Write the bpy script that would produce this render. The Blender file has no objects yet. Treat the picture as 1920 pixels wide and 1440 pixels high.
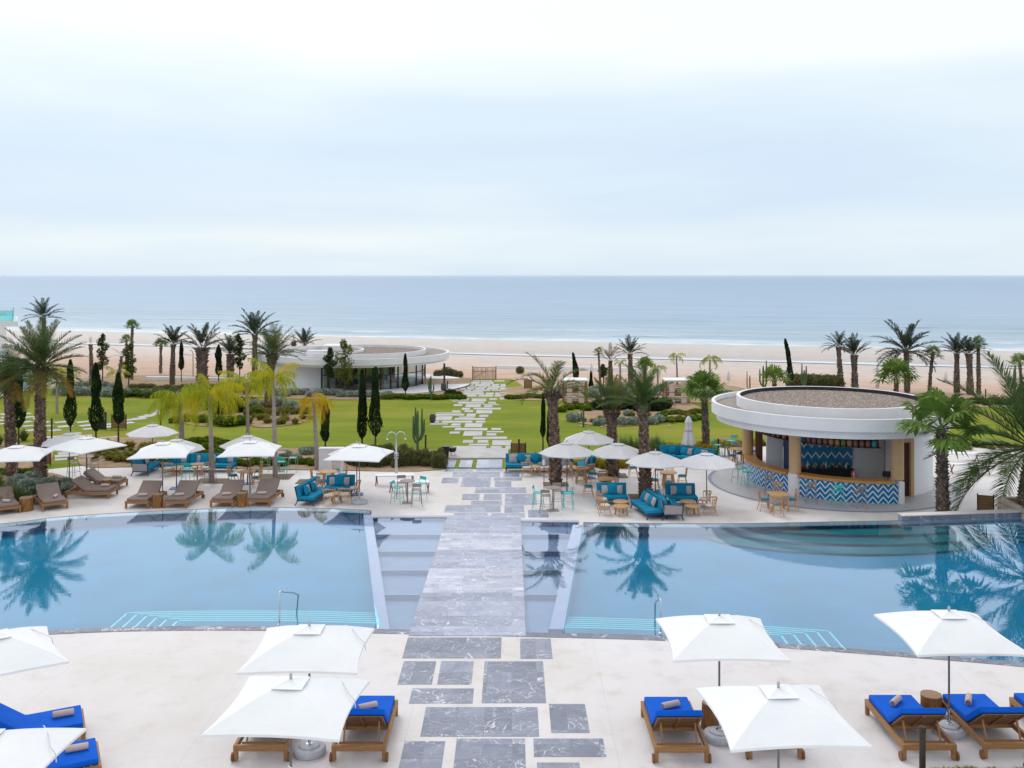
import bpy, bmesh, math, random
from mathutils import Vector, Matrix, noise
R = math.radians
sc = bpy.context.scene
COL = sc.collection
F = 1800.0; HZ = 516.0; CX = 960.0; H = 10.0     # focal length and horizon of the photograph in its own pixels, eye height
TZ = -0.8                                        # far terrace lies below the water line
DZ = 0.0                                         # near deck
WZ = -0.03                                       # pool water

def smooth(a, b, x):
    t = min(1, max(0, (x-a)/(b-a))); return t*t*(3-2*t)
def shore(X, d):
    return d + 0.31*X*smooth(60, 135, d)
def G(X, d):
    u = shore(X, d)
    return TZ - 0.0208*max(0.0, u-56)
def W(px, py, z=None):
    """ground point seen at a pixel of the photograph"""
    if z is not None:
        d = F*(H-z)/(py-HZ); return Vector(((px-CX)/F*d, d, z))
    d = 30.0
    for i in range(60):
        X = (px-CX)/F*d
        d = d*0.4 + 0.6*F*(H-G(X, d))/(py-HZ)
    X = (px-CX)/F*d
    return Vector((X, d, G(X, d)))
def T(px, py): return W(px, py, TZ)

# ---------------------------------------------------------------- materials
def _nt(name):
    m = bpy.data.materials.new(name); m.use_nodes = True
    nt = m.node_tree; nt.nodes.clear()
    return m, nt
def N(nt, t, **kw):
    n = nt.nodes.new(t)
    for k, v in kw.items():
        if k in n.inputs: n.inputs[k].default_value = v
        else: setattr(n, k, v)
    return n
def L(nt, a, b): nt.links.new(a, b)
def c4(c): return (c[0], c[1], c[2], 1)
def ramp(nt, fac, stops, interp='LINEAR'):
    r = nt.nodes.new('ShaderNodeValToRGB'); r.color_ramp.interpolation = interp
    e = r.color_ramp.elements
    while len(e) < len(stops): e.new(0.5)
    for i, (p, c) in enumerate(stops):
        e[i].position = p; e[i].color = c4(c)
    L(nt, fac, r.inputs[0]); return r.outputs[0]
def coord(nt, kind, scale=(1, 1, 1)):
    if kind == 'World':
        s = nt.nodes.new('ShaderNodeNewGeometry').outputs['Position']
    else:
        s = nt.nodes.new('ShaderNodeTexCoord').outputs[kind]
    mp = nt.nodes.new('ShaderNodeMapping'); mp.inputs['Scale'].default_value = scale
    L(nt, s, mp.inputs[0]); return mp.outputs[0]
def noisetex(nt, vec, scale, detail=4, rough=0.55, dist=0.0):
    n = nt.nodes.new('ShaderNodeTexNoise'); n.inputs['Scale'].default_value = scale
    n.inputs['Detail'].default_value = detail; n.inputs['Roughness'].default_value = rough
    n.inputs['Distortion'].default_value = dist
    L(nt, vec, n.inputs['Vector']); return n.outputs[0]
def mixc(nt, fac, a, b, mode='MIX'):
    m = nt.nodes.new('ShaderNodeMix'); m.data_type = 'RGBA'; m.blend_type = mode
    for k, v in ((0, fac), (6, a), (7, b)):
        if hasattr(v, 'is_linked'): L(nt, v, m.inputs[k])
        else: m.inputs[k].default_value = v if k == 0 else c4(v)
    return m.outputs[2]
def math_(nt, op, a, b=None, c=None, clamp=False):
    m = nt.nodes.new('ShaderNodeMath'); m.operation = op; m.use_clamp = clamp
    for i, v in enumerate((a, b, c)):
        if v is None: continue
        if hasattr(v, 'is_linked'): L(nt, v, m.inputs[i])
        else: m.inputs[i].default_value = v
    return m.outputs[0]
def finish(nt, color, rough=0.8, bump=None, bstr=0.3, bdist=0.02, metallic=0.0, spec=0.5, extra=None):
    p = nt.nodes.new('ShaderNodeBsdfPrincipled')
    if hasattr(color, 'is_linked'): L(nt, color, p.inputs['Base Color'])
    else: p.inputs['Base Color'].default_value = c4(color)
    if hasattr(rough, 'is_linked'): L(nt, rough, p.inputs['Roughness'])
    else: p.inputs['Roughness'].default_value = rough
    p.inputs['Metallic'].default_value = metallic
    p.inputs['Specular IOR Level'].default_value = spec
    if bump is not None:
        b = nt.nodes.new('ShaderNodeBump'); b.inputs['Strength'].default_value = bstr
        b.inputs['Distance'].default_value = bdist
        L(nt, bump, b.inputs['Height']); L(nt, b.outputs[0], p.inputs['Normal'])
    if extra: extra(p)
    o = nt.nodes.new('ShaderNodeOutputMaterial'); L(nt, p.outputs[0], o.inputs[0])
    return p
def simple(name, c1, c2=None, scale=4, rough=0.7, bump=0.0, kind='Object', stretch=(1, 1, 1), metallic=0.0, spec=0.4, bdist=0.01):
    m, nt = _nt(name)
    v = coord(nt, kind, stretch)
    n = noisetex(nt, v, scale, 6, 0.6)
    col = ramp(nt, n, [(0.3, c1), (0.7, c2 or c1)])
    finish(nt, col, rough, n if bump else None, bump, bdist, metallic, spec)
    return m
def leaf(name, stops, rough=0.5, trans=0.35):
    m, nt = _nt(name)
    a = nt.nodes.new('ShaderNodeAttribute'); a.attribute_name = 'tone'
    col = ramp(nt, a.outputs['Fac'], stops)
    p = nt.nodes.new('ShaderNodeBsdfPrincipled'); L(nt, col, p.inputs['Base Color'])
    p.inputs['Roughness'].default_value = 0.65; p.inputs['Specular IOR Level'].default_value = 0.12
    t = nt.nodes.new('ShaderNodeBsdfTranslucent'); L(nt, col, t.inputs['Color'])
    mx = nt.nodes.new('ShaderNodeMixShader'); mx.inputs[0].default_value = trans
    L(nt, p.outputs[0], mx.inputs[1]); L(nt, t.outputs[0], mx.inputs[2])
    o = nt.nodes.new('ShaderNodeOutputMaterial'); L(nt, mx.outputs[0], o.inputs[0])
    return m
def wood(name, c1, c2, scale=3, stretch=(1, 12, 12), rough=0.5):
    m, nt = _nt(name)
    v = coord(nt, 'Object', stretch)
    n = noisetex(nt, v, scale, 6, 0.65, 0.6)
    n2 = noisetex(nt, coord(nt, 'Object'), 1.3, 2)
    col = ramp(nt, n, [(0.3, c1), (0.7, c2)])
    col = mixc(nt, math_(nt, 'MULTIPLY', n2, 0.5), col, tuple(x*0.6 for x in c1))
    finish(nt, col, rough, n, 0.15, 0.004, 0, 0.35)
    return m

M = {}
M['teak'] = wood('teak', (0.27, 0.125, 0.045), (0.46, 0.24, 0.10))
M['teak_slat'] = wood('teak_slat', (0.17, 0.075, 0.025), (0.30, 0.14, 0.05))
M['oak'] = wood('oak', (0.50, 0.27, 0.12), (0.66, 0.40, 0.20), stretch=(4, 4, 1))
M['signwood'] = wood('signwood', (0.20, 0.11, 0.035), (0.30, 0.17, 0.06), stretch=(1, 1, 14))
M['redwood'] = wood('redwood', (0.20, 0.07, 0.035), (0.33, 0.13, 0.07), stretch=(8, 8, 1))
M['stick'] = wood('stick', (0.28, 0.13, 0.07), (0.48, 0.27, 0.16), stretch=(10, 10, 1))
M['counter'] = wood('counter', (0.52, 0.25, 0.07), (0.66, 0.36, 0.12), stretch=(2, 2, 12))
M['stump'] = wood('stump', (0.16, 0.07, 0.02), (0.42, 0.21, 0.06), scale=4, stretch=(3, 3, 1))
def ringwood():
    m, nt = _nt('ringwood')
    v = coord(nt, 'Object', (1, 1, 0.01))
    w = N(nt, 'ShaderNodeTexWave', wave_type='RINGS', rings_direction='SPHERICAL')
    w.inputs['Scale'].default_value = 9; w.inputs['Distortion'].default_value = 3; w.inputs['Detail'].default_value = 3
    L(nt, v, w.inputs['Vector'])
    col = ramp(nt, w.outputs[1], [(0, (0.22, 0.12, 0.07)), (1, (0.42, 0.27, 0.17))])
    finish(nt, col, 0.7); return m
M['ringwood'] = ringwood()
def fabric(name, c, var=0.12, rough=0.9, sc_=60):
    m, nt = _nt(name)
    v = coord(nt, 'Object')
    n = noisetex(nt, v, 2.2, 3); f = noisetex(nt, v, sc_, 2)
    a = tuple(x*(1-var) for x in c); b = tuple(min(1, x*(1+var)) for x in c)
    col = ramp(nt, n, [(0.3, a), (0.7, b)])
    h = math_(nt, 'ADD', math_(nt, 'MULTIPLY', n, 3.0), math_(nt, 'MULTIPLY', f, 0.15))
    finish(nt, col, rough, h, 0.35, 0.02, 0, 0.2); return m
M['canvas'] = fabric('canvas_white', (0.83, 0.83, 0.86), 0.02)
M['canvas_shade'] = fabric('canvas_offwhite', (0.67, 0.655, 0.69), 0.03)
M['blue'] = fabric('royal_blue_fabric', (0.002, 0.11, 0.62), 0.08)
M['taupe'] = fabric('taupe_fabric', (0.265, 0.205, 0.185), 0.05)
M['teal'] = fabric('teal_fabric', (0.006, 0.215, 0.37), 0.12)
M['greycush'] = fabric('grey_fabric', (0.42, 0.38, 0.40), 0.1)
M['mesh'] = fabric('grey_mesh', (0.36, 0.31, 0.31), 0.04)
M['whitecush'] = fabric('cream_fabric', (0.72, 0.66, 0.62), 0.05)
M['towel'] = fabric('towel_beige', (0.60, 0.47, 0.43), 0.07, 0.95, 140)
M['towel_edge'] = fabric('towel_roll_end', (0.33, 0.22, 0.20), 0.3, 0.95, 90)
M['steel'] = simple('steel', (0.55, 0.56, 0.58), (0.65, 0.66, 0.68), 3, 0.22, metallic=1.0)
M['polemetal'] = simple('pole_grey', (0.16, 0.15, 0.16), (0.2, 0.19, 0.2), 3, 0.4, metallic=0.3)
M['polewood'] = simple('pole_brown', (0.10, 0.04, 0.03), (0.14, 0.06, 0.045), 5, 0.5)
M['navy'] = simple('navy_metal', (0.008, 0.045, 0.12), (0.012, 0.06, 0.15), 3, 0.45)
M['bluemetal'] = simple('blue_metal', (0.03, 0.12, 0.32), (0.04, 0.16, 0.38), 3, 0.45)
M['turq'] = simple('turquoise_metal', (0.03, 0.47, 0.45), (0.05, 0.55, 0.52), 3, 0.45)
M['greymetal'] = simple('grey_metal', (0.24, 0.20, 0.19), (0.30, 0.26, 0.25), 3, 0.5)
M['sage'] = simple('sage_metal', (0.22, 0.38, 0.36), (0.26, 0.42, 0.40), 3, 0.5)
M['dark'] = simple('dark_metal', (0.018, 0.018, 0.022), (0.03, 0.03, 0.035), 4, 0.5)
M['bronze'] = simple('bronze_metal', (0.035, 0.026, 0.02), (0.05, 0.038, 0.03), 4, 0.5)
M['basecon'] = simple('base_concrete', (0.40, 0.41, 0.44), (0.52, 0.53, 0.56), 9, 0.7, 0.2)
M['render'] = simple('white_render', (0.76, 0.76, 0.80), (0.83, 0.83, 0.86), 1.2, 0.85, 0.08, 'World')
M['brightwall'] = simple('inner_render', (0.86, 0.84, 0.88), (0.90, 0.88, 0.91), 1.2, 0.8, 0.0, 'World')
M['rendergrey'] = simple('grey_render', (0.55, 0.53, 0.55), (0.62, 0.60, 0.62), 1.2, 0.85, 0.05, 'World')
M['tan'] = simple('tan_render', (0.56, 0.37, 0.20), (0.62, 0.42, 0.24), 2, 0.75, 0.05)
M['beigewall'] = simple('beige_render', (0.50, 0.36, 0.25), (0.58, 0.43, 0.31), 2, 0.85, 0.1, 'World')
M['tarfloor'] = simple('roof_screed', (0.24, 0.21, 0.19), (0.36, 0.32, 0.29), 1.6, 0.9, 0.1, 'World')
M['gutter'] = simple('gutter_tar', (0.02, 0.018, 0.025), (0.035, 0.03, 0.04), 3, 0.7)
M['black'] = simple('black_plastic', (0.012, 0.012, 0.015), (0.02, 0.02, 0.024), 3, 0.35)
M['bottle_g'] = simple('bottle_green', (0.02, 0.07, 0.03), (0.04, 0.12, 0.05), 3, 0.12)
M['bottle_r'] = simple('bottle_red', (0.35, 0.03, 0.03), (0.5, 0.06, 0.04), 3, 0.15)
M['bottle_w'] = simple('bottle_clear', (0.5, 0.55, 0.55), (0.6, 0.65, 0.65), 3, 0.12)
M['jar_a'] = simple('jar_rose', (0.12, 0.05, 0.05), (0.24, 0.12, 0.11), 9, 0.3)
M['jar_b'] = simple('jar_amber', (0.25, 0.13, 0.05), (0.38, 0.20, 0.09), 9, 0.3)
M['jar_c'] = simple('jar_green', (0.05, 0.14, 0.03), (0.1, 0.22, 0.06), 9, 0.3)
M['jar_d'] = simple('jar_teal', (0.02, 0.2, 0.2), (0.04, 0.3, 0.3), 9, 0.3)
M['shelfdark'] = wood('shelf_dark', (0.05, 0.018, 0.014), (0.10, 0.035, 0.028))
M['doorbrown'] = wood('door_brown', (0.09, 0.035, 0.02), (0.15, 0.06, 0.04), stretch=(8, 8, 1))
M['paintwhite'] = simple('paint_white', (0.75, 0.75, 0.75), (0.8, 0.8, 0.8), 3, 0.6)
M['nosing'] = simple('nosing_tile', (0.44, 0.38, 0.42), (0.50, 0.44, 0.46), 3, 0.5)
M['wetslate'] = simple('slate_wet', (0.05, 0.05, 0.06), (0.10, 0.09, 0.10), 5, 0.35, 0.2, 'World')
M['cactus'] = simple('cactus_green', (0.05, 0.11, 0.05), (0.09, 0.16, 0.07), 6, 0.6, 0.3)
M['pit'] = simple('pit_soil', (0.13, 0.10, 0.08), (0.24, 0.19, 0.15), 5, 0.95, 0.5, 'World')
M['creamstone'] = simple('cream_stone', (0.52, 0.44, 0.37), (0.66, 0.58, 0.50), 4, 0.85, 0.3, 'World')
M['rock'] = simple('rock', (0.40, 0.32, 0.26), (0.55, 0.46, 0.38), 4, 0.9, 0.5)

# ---------------------------------------------------------------- mesh builder
class MB:
    def __init__(s): s.v = []; s.f = []; s.t = []; s.mi = []; s.cm = 0
    def add(s, vs, fs, tone=None):
        b = len(s.v); s.v.extend(vs)
        for f in fs: s.f.append(tuple(i+b for i in f)); s.mi.append(s.cm)
        s.t.extend([0.5 if tone is None else tone]*len(vs))
    def box(s, c, size, rz=0, rx=0, ry=0, taper=1.0):
        x, y, z = size[0]/2, size[1]/2, size[2]/2
        m = Matrix.Translation(c) @ Matrix.Rotation(rz, 4, 'Z') @ Matrix.Rotation(ry, 4, 'Y') @ Matrix.Rotation(rx, 4, 'X')
        vs = [m @ Vector((a*x*(taper if k < 0 else 1), b*y*(taper if k < 0 else 1), k*z)) for k in (-1, 1) for b in (-1, 1) for a in (-1, 1)]
        s.add(vs, [(0, 2, 3, 1), (4, 5, 7, 6), (0, 1, 5, 4), (2, 6, 7, 3), (0, 4, 6, 2), (1, 3, 7, 5)])
        return s
    def beam(s, a, b, w, h=None, up=Vector((0, 0, 1))):
        a = Vector(a); b = Vector(b); h = h or w
        d = (b-a).normalized(); sx = d.cross(up)
        if sx.length < 1e-4: sx = d.cross(Vector((0, 1, 0)))
        sx.normalize(); sy = sx.cross(d)
        vs = [p+sx*i*w/2+sy*j*h/2 for p in (a, b) for j in (-1, 1) for i in (-1, 1)]
        s.add(vs, [(0, 1, 3, 2), (4, 6, 7, 5), (0, 4, 5, 1), (2, 3, 7, 6), (0, 2, 6, 4), (1, 5, 7, 3)])
        return s
    def tube(s, pts, r, n=8, caps=True, tone=None):
        pts = [Vector(p) for p in pts]
        rs = r if isinstance(r, (list, tuple)) else [r]*len(pts)
        vs = []; fs = []; px = None
        for i, p in enumerate(pts):
            d = (pts[min(i+1, len(pts)-1)]-pts[max(i-1, 0)]).normalized()
            if px is None:
                px = d.cross(Vector((0, 0, 1)))
                if px.length < 1e-3: px = Vector((1, 0, 0))
            px = (px-d*px.dot(d)).normalized(); py = d.cross(px)
            for k in range(n):
                a = 2*math.pi*k/n; vs.append(p+(px*math.cos(a)+py*math.sin(a))*rs[i])
        for i in range(len(pts)-1):
            for k in range(n):
                k2 = (k+1) % n; fs.append((i*n+k, i*n+k2, (i+1)*n+k2, (i+1)*n+k))
        if caps:
            fs.append(tuple(range(n-1, -1, -1))); fs.append(tuple((len(pts)-1)*n+k for k in range(n)))
        s.add(vs, fs, tone); return s
    def lathe(s, prof, n=24, c=(0, 0, 0), a0=0, a1=2*math.pi, caps=True):
        full = abs(a1-a0-2*math.pi) < 1e-6
        m = n if full else n+1; vs = []; fs = []
        for (r, z) in prof:
            for k in range(m):
                a = a0+(a1-a0)*k/n; vs.append(Vector((c[0]+r*math.cos(a), c[1]+r*math.sin(a), c[2]+z)))
        for i in range(len(prof)-1):
            for k in range(n):
                k2 = (k+1) % m; fs.append((i*m+k, i*m+k2, (i+1)*m+k2, (i+1)*m+k))
        if caps and full:
            if prof[0][0] > 1e-4: fs.append(tuple(range(m-1, -1, -1)))
            if prof[-1][0] > 1e-4: fs.append(tuple((len(prof)-1)*m+k for k in range(m)))
        s.add(vs, fs); return s
    def prism(s, poly, z0, z1):
        n = len(poly)
        vs = [Vector((p[0], p[1], z0)) for p in poly]+[Vector((p[0], p[1], z1)) for p in poly]
        fs = [tuple(range(n-1, -1, -1)), tuple(range(n, 2*n))]
        for i in range(n): fs.append((i, (i+1) % n, n+(i+1) % n, n+i))
        s.add(vs, fs); return s
    def extrude_x(s, poly, x0, x1):
        n = len(poly)
        vs = [Vector((x0, p[0], p[1])) for p in poly]+[Vector((x1, p[0], p[1])) for p in poly]
        fs = [tuple(range(n-1, -1, -1)), tuple(range(n, 2*n))]
        for i in range(n): fs.append((i, (i+1) % n, n+(i+1) % n, n+i))
        s.add(vs, fs); return s
    def pillow(s, c, w, h, t, rot=Matrix.Identity(4), n=7):
        m = Matrix.Translation(c) @ rot
        vs = []; fs = []
        for sd in (-1, 1):
            for j in range(n+1):
                for i in range(n+1):
                    u = i/n*2-1; v = j/n*2-1
                    k = max(0, (1-u*u)*(1-v*v))**0.35
                    e = 1-0.06*(1-abs(u))*abs(v)-0.06*(1-abs(v))*abs(u)
                    vs.append(m @ Vector((u*w/2*e, sd*t/2*k, v*h/2*e)))
        q = (n+1)*(n+1)
        for j in range(n):
            for i in range(n):
                a = j*(n+1)+i; fs.append((a, a+1, a+n+2, a+n+1)); fs.append((q+a, q+a+n+1, q+a+n+2, q+a+1))
        s.add(vs, fs); return s
    def build(s, name, mat, parent=None, smooth=None, bevel=0, seg=2, weld=False):
        me = bpy.data.meshes.new(name)
        me.from_pydata([tuple(v) for v in s.v], [], s.f)
        mats = mat if isinstance(mat, (list, tuple)) else [mat]
        for x in mats: me.materials.append(M[x] if isinstance(x, str) else x)
        if len(mats) > 1: me.polygons.foreach_set('material_index', s.mi)
        if any(t != 0.5 for t in s.t):
            at = me.attributes.new('tone', 'FLOAT', 'POINT'); at.data.foreach_set('value', s.t)
        if weld:
            bm = bmesh.new(); bm.from_mesh(me); bmesh.ops.remove_doubles(bm, verts=bm.verts, dist=1e-4)
            bmesh.ops.recalc_face_normals(bm, faces=bm.faces); bm.to_mesh(me); bm.free()
        me.update()
        if smooth:
            me.shade_smooth()
            try: me.set_sharp_from_angle(angle=R(smooth))
            except Exception: pass
        o = bpy.data.objects.new(name, me); COL.objects.link(o)
        if parent is not None: o.parent = parent
        if bevel:
            b = o.modifiers.new('bevel', 'BEVEL'); b.width = bevel; b.segments = seg; b.limit_method = 'ANGLE'
        return o

def tag(o, label=None, cat=None, group=None, kind=None):
    if label: o['label'] = label
    if cat: o['category'] = cat
    if group: o['group'] = group
    if kind: o['kind'] = kind
    return o
def thing(name, loc, rz, label, cat, group=None):
    o = bpy.data.objects.new(name, None); COL.objects.link(o)
    o.location = loc; o.rotation_euler = (0, 0, rz); o.empty_display_size = 0.2
    return tag(o, label, cat, group)
def struct(o): o['kind'] = 'structure'; return o
CH = {}
def kids(o): return [c for c in o.children]
def copy_tree(o, loc=None, rz=None, label=None, scale=None, mats=None, name=None, group=None):
    def rec(a, p):
        c = a.copy(); COL.objects.link(c)
        if p is not None:
            c.parent = p; c.matrix_parent_inverse = a.matrix_parent_inverse.copy()
        for ch in list(a.children): rec(ch, c)
        return c
    c = rec(o, None)
    if loc is not None: c.location = loc
    if rz is not None: c.rotation_euler = (0, 0, rz)
    if scale is not None: c.scale = (scale,)*3 if not isinstance(scale, (tuple, list)) else scale
    if label: c['label'] = label
    if group: c['group'] = group
    return c
# ---------------------------------------------------------------- camera, sky, sun
cam = bpy.data.cameras.new('camera'); co = bpy.data.objects.new('camera', cam); COL.objects.link(co)
co.location = (0, 0, H); co.rotation_euler = (R(90), 0, 0)
cam.sensor_width = 36; cam.lens = F/1920*36; cam.shift_y = (HZ-720)/1920; cam.clip_end = 90000; cam.clip_start = 0.5
sc.camera = co
w = bpy.data.worlds.new('World'); sc.world = w; w.use_nodes = True
nt = w.node_tree; nt.nodes.clear()
sky = nt.nodes.new('ShaderNodeTexSky'); sky.sky_type = 'NISHITA'; sky.sun_disc = False
SUN_EL, SUN_ROT = R(47), R(-28)
sky.sun_elevation = SUN_EL; sky.sun_rotation = SUN_ROT; sky.air_density = 1.2; sky.dust_density = 2.5
b1 = nt.nodes.new('ShaderNodeBackground'); b1.inputs[1].default_value = 0.10; L(nt, sky.outputs[0], b1.inputs[0])
# overcast cloud deck: soft layered noise in the direction of view
tc = nt.nodes.new('ShaderNodeTexCoord')
sep = nt.nodes.new('ShaderNodeSeparateXYZ'); L(nt, tc.outputs['Generated'], sep.inputs[0])
z = math_(nt, 'MAXIMUM', sep.outputs[2], 0.0)
zz = math_(nt, 'ADD', z, 0.10)
px = math_(nt, 'DIVIDE', sep.outputs[0], zz); py = math_(nt, 'DIVIDE', sep.outputs[1], zz)
cmb = nt.nodes.new('ShaderNodeCombineXYZ'); L(nt, px, cmb.inputs[0]); L(nt, py, cmb.inputs[1])
cl = noisetex(nt, cmb.outputs[0], 0.55, 5, 0.5, 0.4)
mp = nt.nodes.new('ShaderNodeMapping'); mp.inputs['Scale'].default_value = (1.6, 1.6, 9); mp.inputs['Location'].default_value = (2.3, 0.4, 0.9)
L(nt, tc.outputs['Generated'], mp.inputs[0])
cl2 = noisetex(nt, mp.outputs[0], 1.1, 4, 0.5, 0.5)
# brighter overhead than low down, as under a thin overcast
alt = ramp(nt, z, [(0.0, (0.50,)*3), (0.035, (0.58,)*3), (0.06, (0.36,)*3), (0.13, (0.30,)*3), (0.18, (0.55,)*3), (0.235, (1.05,)*3), (1.0, (0.95,)*3)])
f = math_(nt, 'ADD', alt, math_(nt, 'MULTIPLY', math_(nt, 'SUBTRACT', cl2, 0.5), 0.95))
f = math_(nt, 'ADD', f, math_(nt, 'MULTIPLY', math_(nt, 'SUBTRACT', cl, 0.5), 0.45), clamp=True)
ccol = ramp(nt, f, [(0.0, (0.63, 0.79, 1.0)), (0.35, (0.74, 0.88, 1.02)), (0.65, (0.86, 0.97, 1.04)), (1.0, (1.03, 1.07, 1.07))])
b2 = nt.nodes.new('ShaderNodeBackground'); b2.inputs[1].default_value = 1.0; L(nt, ccol, b2.inputs[0])
mx = nt.nodes.new('ShaderNodeMixShader'); mx.inputs[0].default_value = 0.9
L(nt, b1.outputs[0], mx.inputs[1]); L(nt, b2.outputs[0], mx.inputs[2])
wo = nt.nodes.new('ShaderNodeOutputWorld'); L(nt, mx.outputs[0], wo.inputs[0])
sun = bpy.data.lights.new('sun', 'SUN'); sun.energy = 1.1; sun.angle = R(28); sun.color = (1.0, 0.96, 0.91)
so = bpy.data.objects.new('sun', sun); COL.objects.link(so)
so.rotation_euler = (R(90)-SUN_EL, 0, -SUN_ROT + math.pi)
so.rotation_euler = Vector((math.sin(SUN_ROT)*math.cos(SUN_EL), math.cos(SUN_ROT)*math.cos(SUN_EL), math.sin(SUN_EL))).to_track_quat('Z', 'Y').to_euler()
sc.view_settings.view_transform = 'Standard'; sc.view_settings.look = 'None'
sc.view_settings.exposure = 0.0; sc.view_settings.gamma = 1.0
sc.cycles.use_adaptive_sampling = True; sc.cycles.use_denoising = True
sc.cycles.max_bounces = 8; sc.cycles.transparent_max_bounces = 16; sc.cycles.diffuse_bounces = 5
sc.cycles.caustics_reflective = False; sc.cycles.caustics_refractive = False

# ---------------------------------------------------------------- ground materials
def deckmat():
    m, nt = _nt('deck_concrete')
    v = coord(nt, 'World')
    n = noisetex(nt, v, 0.22, 5, 0.6); n2 = noisetex(nt, v, 1.4, 6, 0.65); n3 = noisetex(nt, v, 30, 3)
    col = ramp(nt, n, [(0.32, (0.63, 0.58, 0.565)), (0.5, (0.69, 0.65, 0.66)), (0.68, (0.71, 0.68, 0.715))])
    st = ramp(nt, n2, [(0.25, (0.84, 0.81, 0.76)), (0.48, (1, 1, 1)), (0.7, (1.03, 1.03, 1.03))])
    col = mixc(nt, 1.0, col, st, 'MULTIPLY')
    # hairline expansion joints every 4.5 m
    sp = nt.nodes.new('ShaderNodeSeparateXYZ'); L(nt, v, sp.inputs[0])
    j = None
    for o_, off in ((sp.outputs[0], 1.3), (sp.outputs[1], 0.4)):
        a = math_(nt, 'ABSOLUTE', math_(nt, 'SUBTRACT', math_(nt, 'FRACT', math_(nt, 'DIVIDE', math_(nt, 'ADD', o_, off+100), 4.5)), 0.5))
        b = math_(nt, 'GREATER_THAN', a, 0.4985)
        j = b if j is None else math_(nt, 'MAXIMUM', j, b)
    col = mixc(nt, math_(nt, 'MULTIPLY', j, 0.35), col, (0.42, 0.38, 0.34))
    finish(nt, col, ramp(nt, n2, [(0.3, (0.45,)*3), (0.6, (0.75,)*3)]), n3, 0.08, 0.004, 0, 0.35); return m
M['deck'] = deckmat()
def marble(name, wet=0.0, tile=0.62, kind='World', bright=1.0, courses=None, warm=False):
    m, nt = _nt(name)
    v = coord(nt, kind)
    br = nt.nodes.new('ShaderNodeTexBrick'); br.inputs['Scale'].default_value = 1.0
    br.inputs['Brick Width'].default_value = courses[0] if courses else tile; br.inputs['Row Height'].default_value = courses[1] if courses else tile
    br.offset = 0.5 if courses else 0.0
    br.inputs['Mortar Size'].default_value = 0.006; br.inputs['Color1'].default_value = (0.0,)*3+(1,); br.inputs['Color2'].default_value = (1,)*4
    br.inputs['Mortar'].default_value = (0.5,)*3+(1,); br.inputs['Bias'].default_value = 0.0
    L(nt, v, br.inputs['Vector'])
    off = nt.nodes.new('ShaderNodeVectorMath'); off.operation = 'MULTIPLY_ADD'
    L(nt, br.outputs[0], off.inputs[0]); off.inputs[1].default_value = (3.1, 7.3, 2.0); L(nt, v, off.inputs[2])
    a = noisetex(nt, off.outputs[0], 1.6, 5, 0.6, 1.2)
    base = ramp(nt, a, [(0.3, tuple(x*bright for x in (0.165, 0.18, 0.255))), (0.7, tuple(x*bright for x in (0.26, 0.275, 0.365)))])
    bv = mixc(nt, 1.0, base, ramp(nt, br.outputs[0], [(0.0, (0.80, 0.80, 0.82)), (1.0, (1.18, 1.18, 1.16))]), 'MULTIPLY')
    # white calcite veins: thin wandering lines in clusters
    vein = None
    for sc_, ds_, wd_ in ((0.7, 2.2, 0.013), (1.5, 3.0, 0.008)):
        d1 = nt.nodes.new('ShaderNodeTexNoise'); d1.inputs['Scale'].default_value = sc_; d1.inputs['Detail'].default_value = 3.5; d1.inputs['Roughness'].default_value = 0.5; d1.inputs['Distortion'].default_value = ds_
        L(nt, off.outputs[0], d1.inputs['Vector'])
        vn = math_(nt, 'ABSOLUTE', math_(nt, 'SUBTRACT', d1.outputs[0], 0.5))
        one = math_(nt, 'SUBTRACT', 1.0, math_(nt, 'DIVIDE', vn, wd_), clamp=True)
        vein = one if vein is None else math_(nt, 'MAXIMUM', vein, one)
    msk = noisetex(nt, off.outputs[0], 1.1, 3, 0.6)
    mk = ramp(nt, msk, [(0.42, (0.06,)*3), (0.60, (1,)*3)])
    vein = math_(nt, 'MULTIPLY', vein, mk)
    col = mixc(nt, vein, bv, (0.80, 0.80, 0.85))
    col = mixc(nt, math_(nt, 'MULTIPLY', br.outputs['Fac'], 0.30), col, (0.10, 0.10, 0.13))
    if warm: col = mixc(nt, 1.0, col, (1.0, 0.97, 0.90), 'MULTIPLY')
    rr = 0.35 if not wet else 0.12
    finish(nt, col, rr, a, 0.12, 0.01, 0, 0.5); return m
M['marble'] = marble('slate_marble')
M['weir_a'] = marble('weir_honed', 0.0, bright=1.55, courses=(1.9, 0.42))
M['weir_b'] = marble('weir_pale', 0.0, bright=2.15, courses=(1.6, 0.30), warm=True)
M['palestone'] = marble('pale_stone', 0.0, bright=1.75, tile=1.3)
def walkstone():
    m, nt = _nt('garden_path_stone')
    v = coord(nt, 'World')
    n = noisetex(nt, v, 0.8, 5, 0.6); n2 = noisetex(nt, v, 5, 4)
    col = ramp(nt, n, [(0.35, (0.40, 0.38, 0.39)), (0.65, (0.54, 0.52, 0.53))])
    col = mixc(nt, math_(nt, 'MULTIPLY', n2, 0.3), col, (0.42, 0.40, 0.40))
    finish(nt, col, 0.7, n2, 0.2, 0.01); return m
M['pathstone'] = walkstone()
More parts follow.
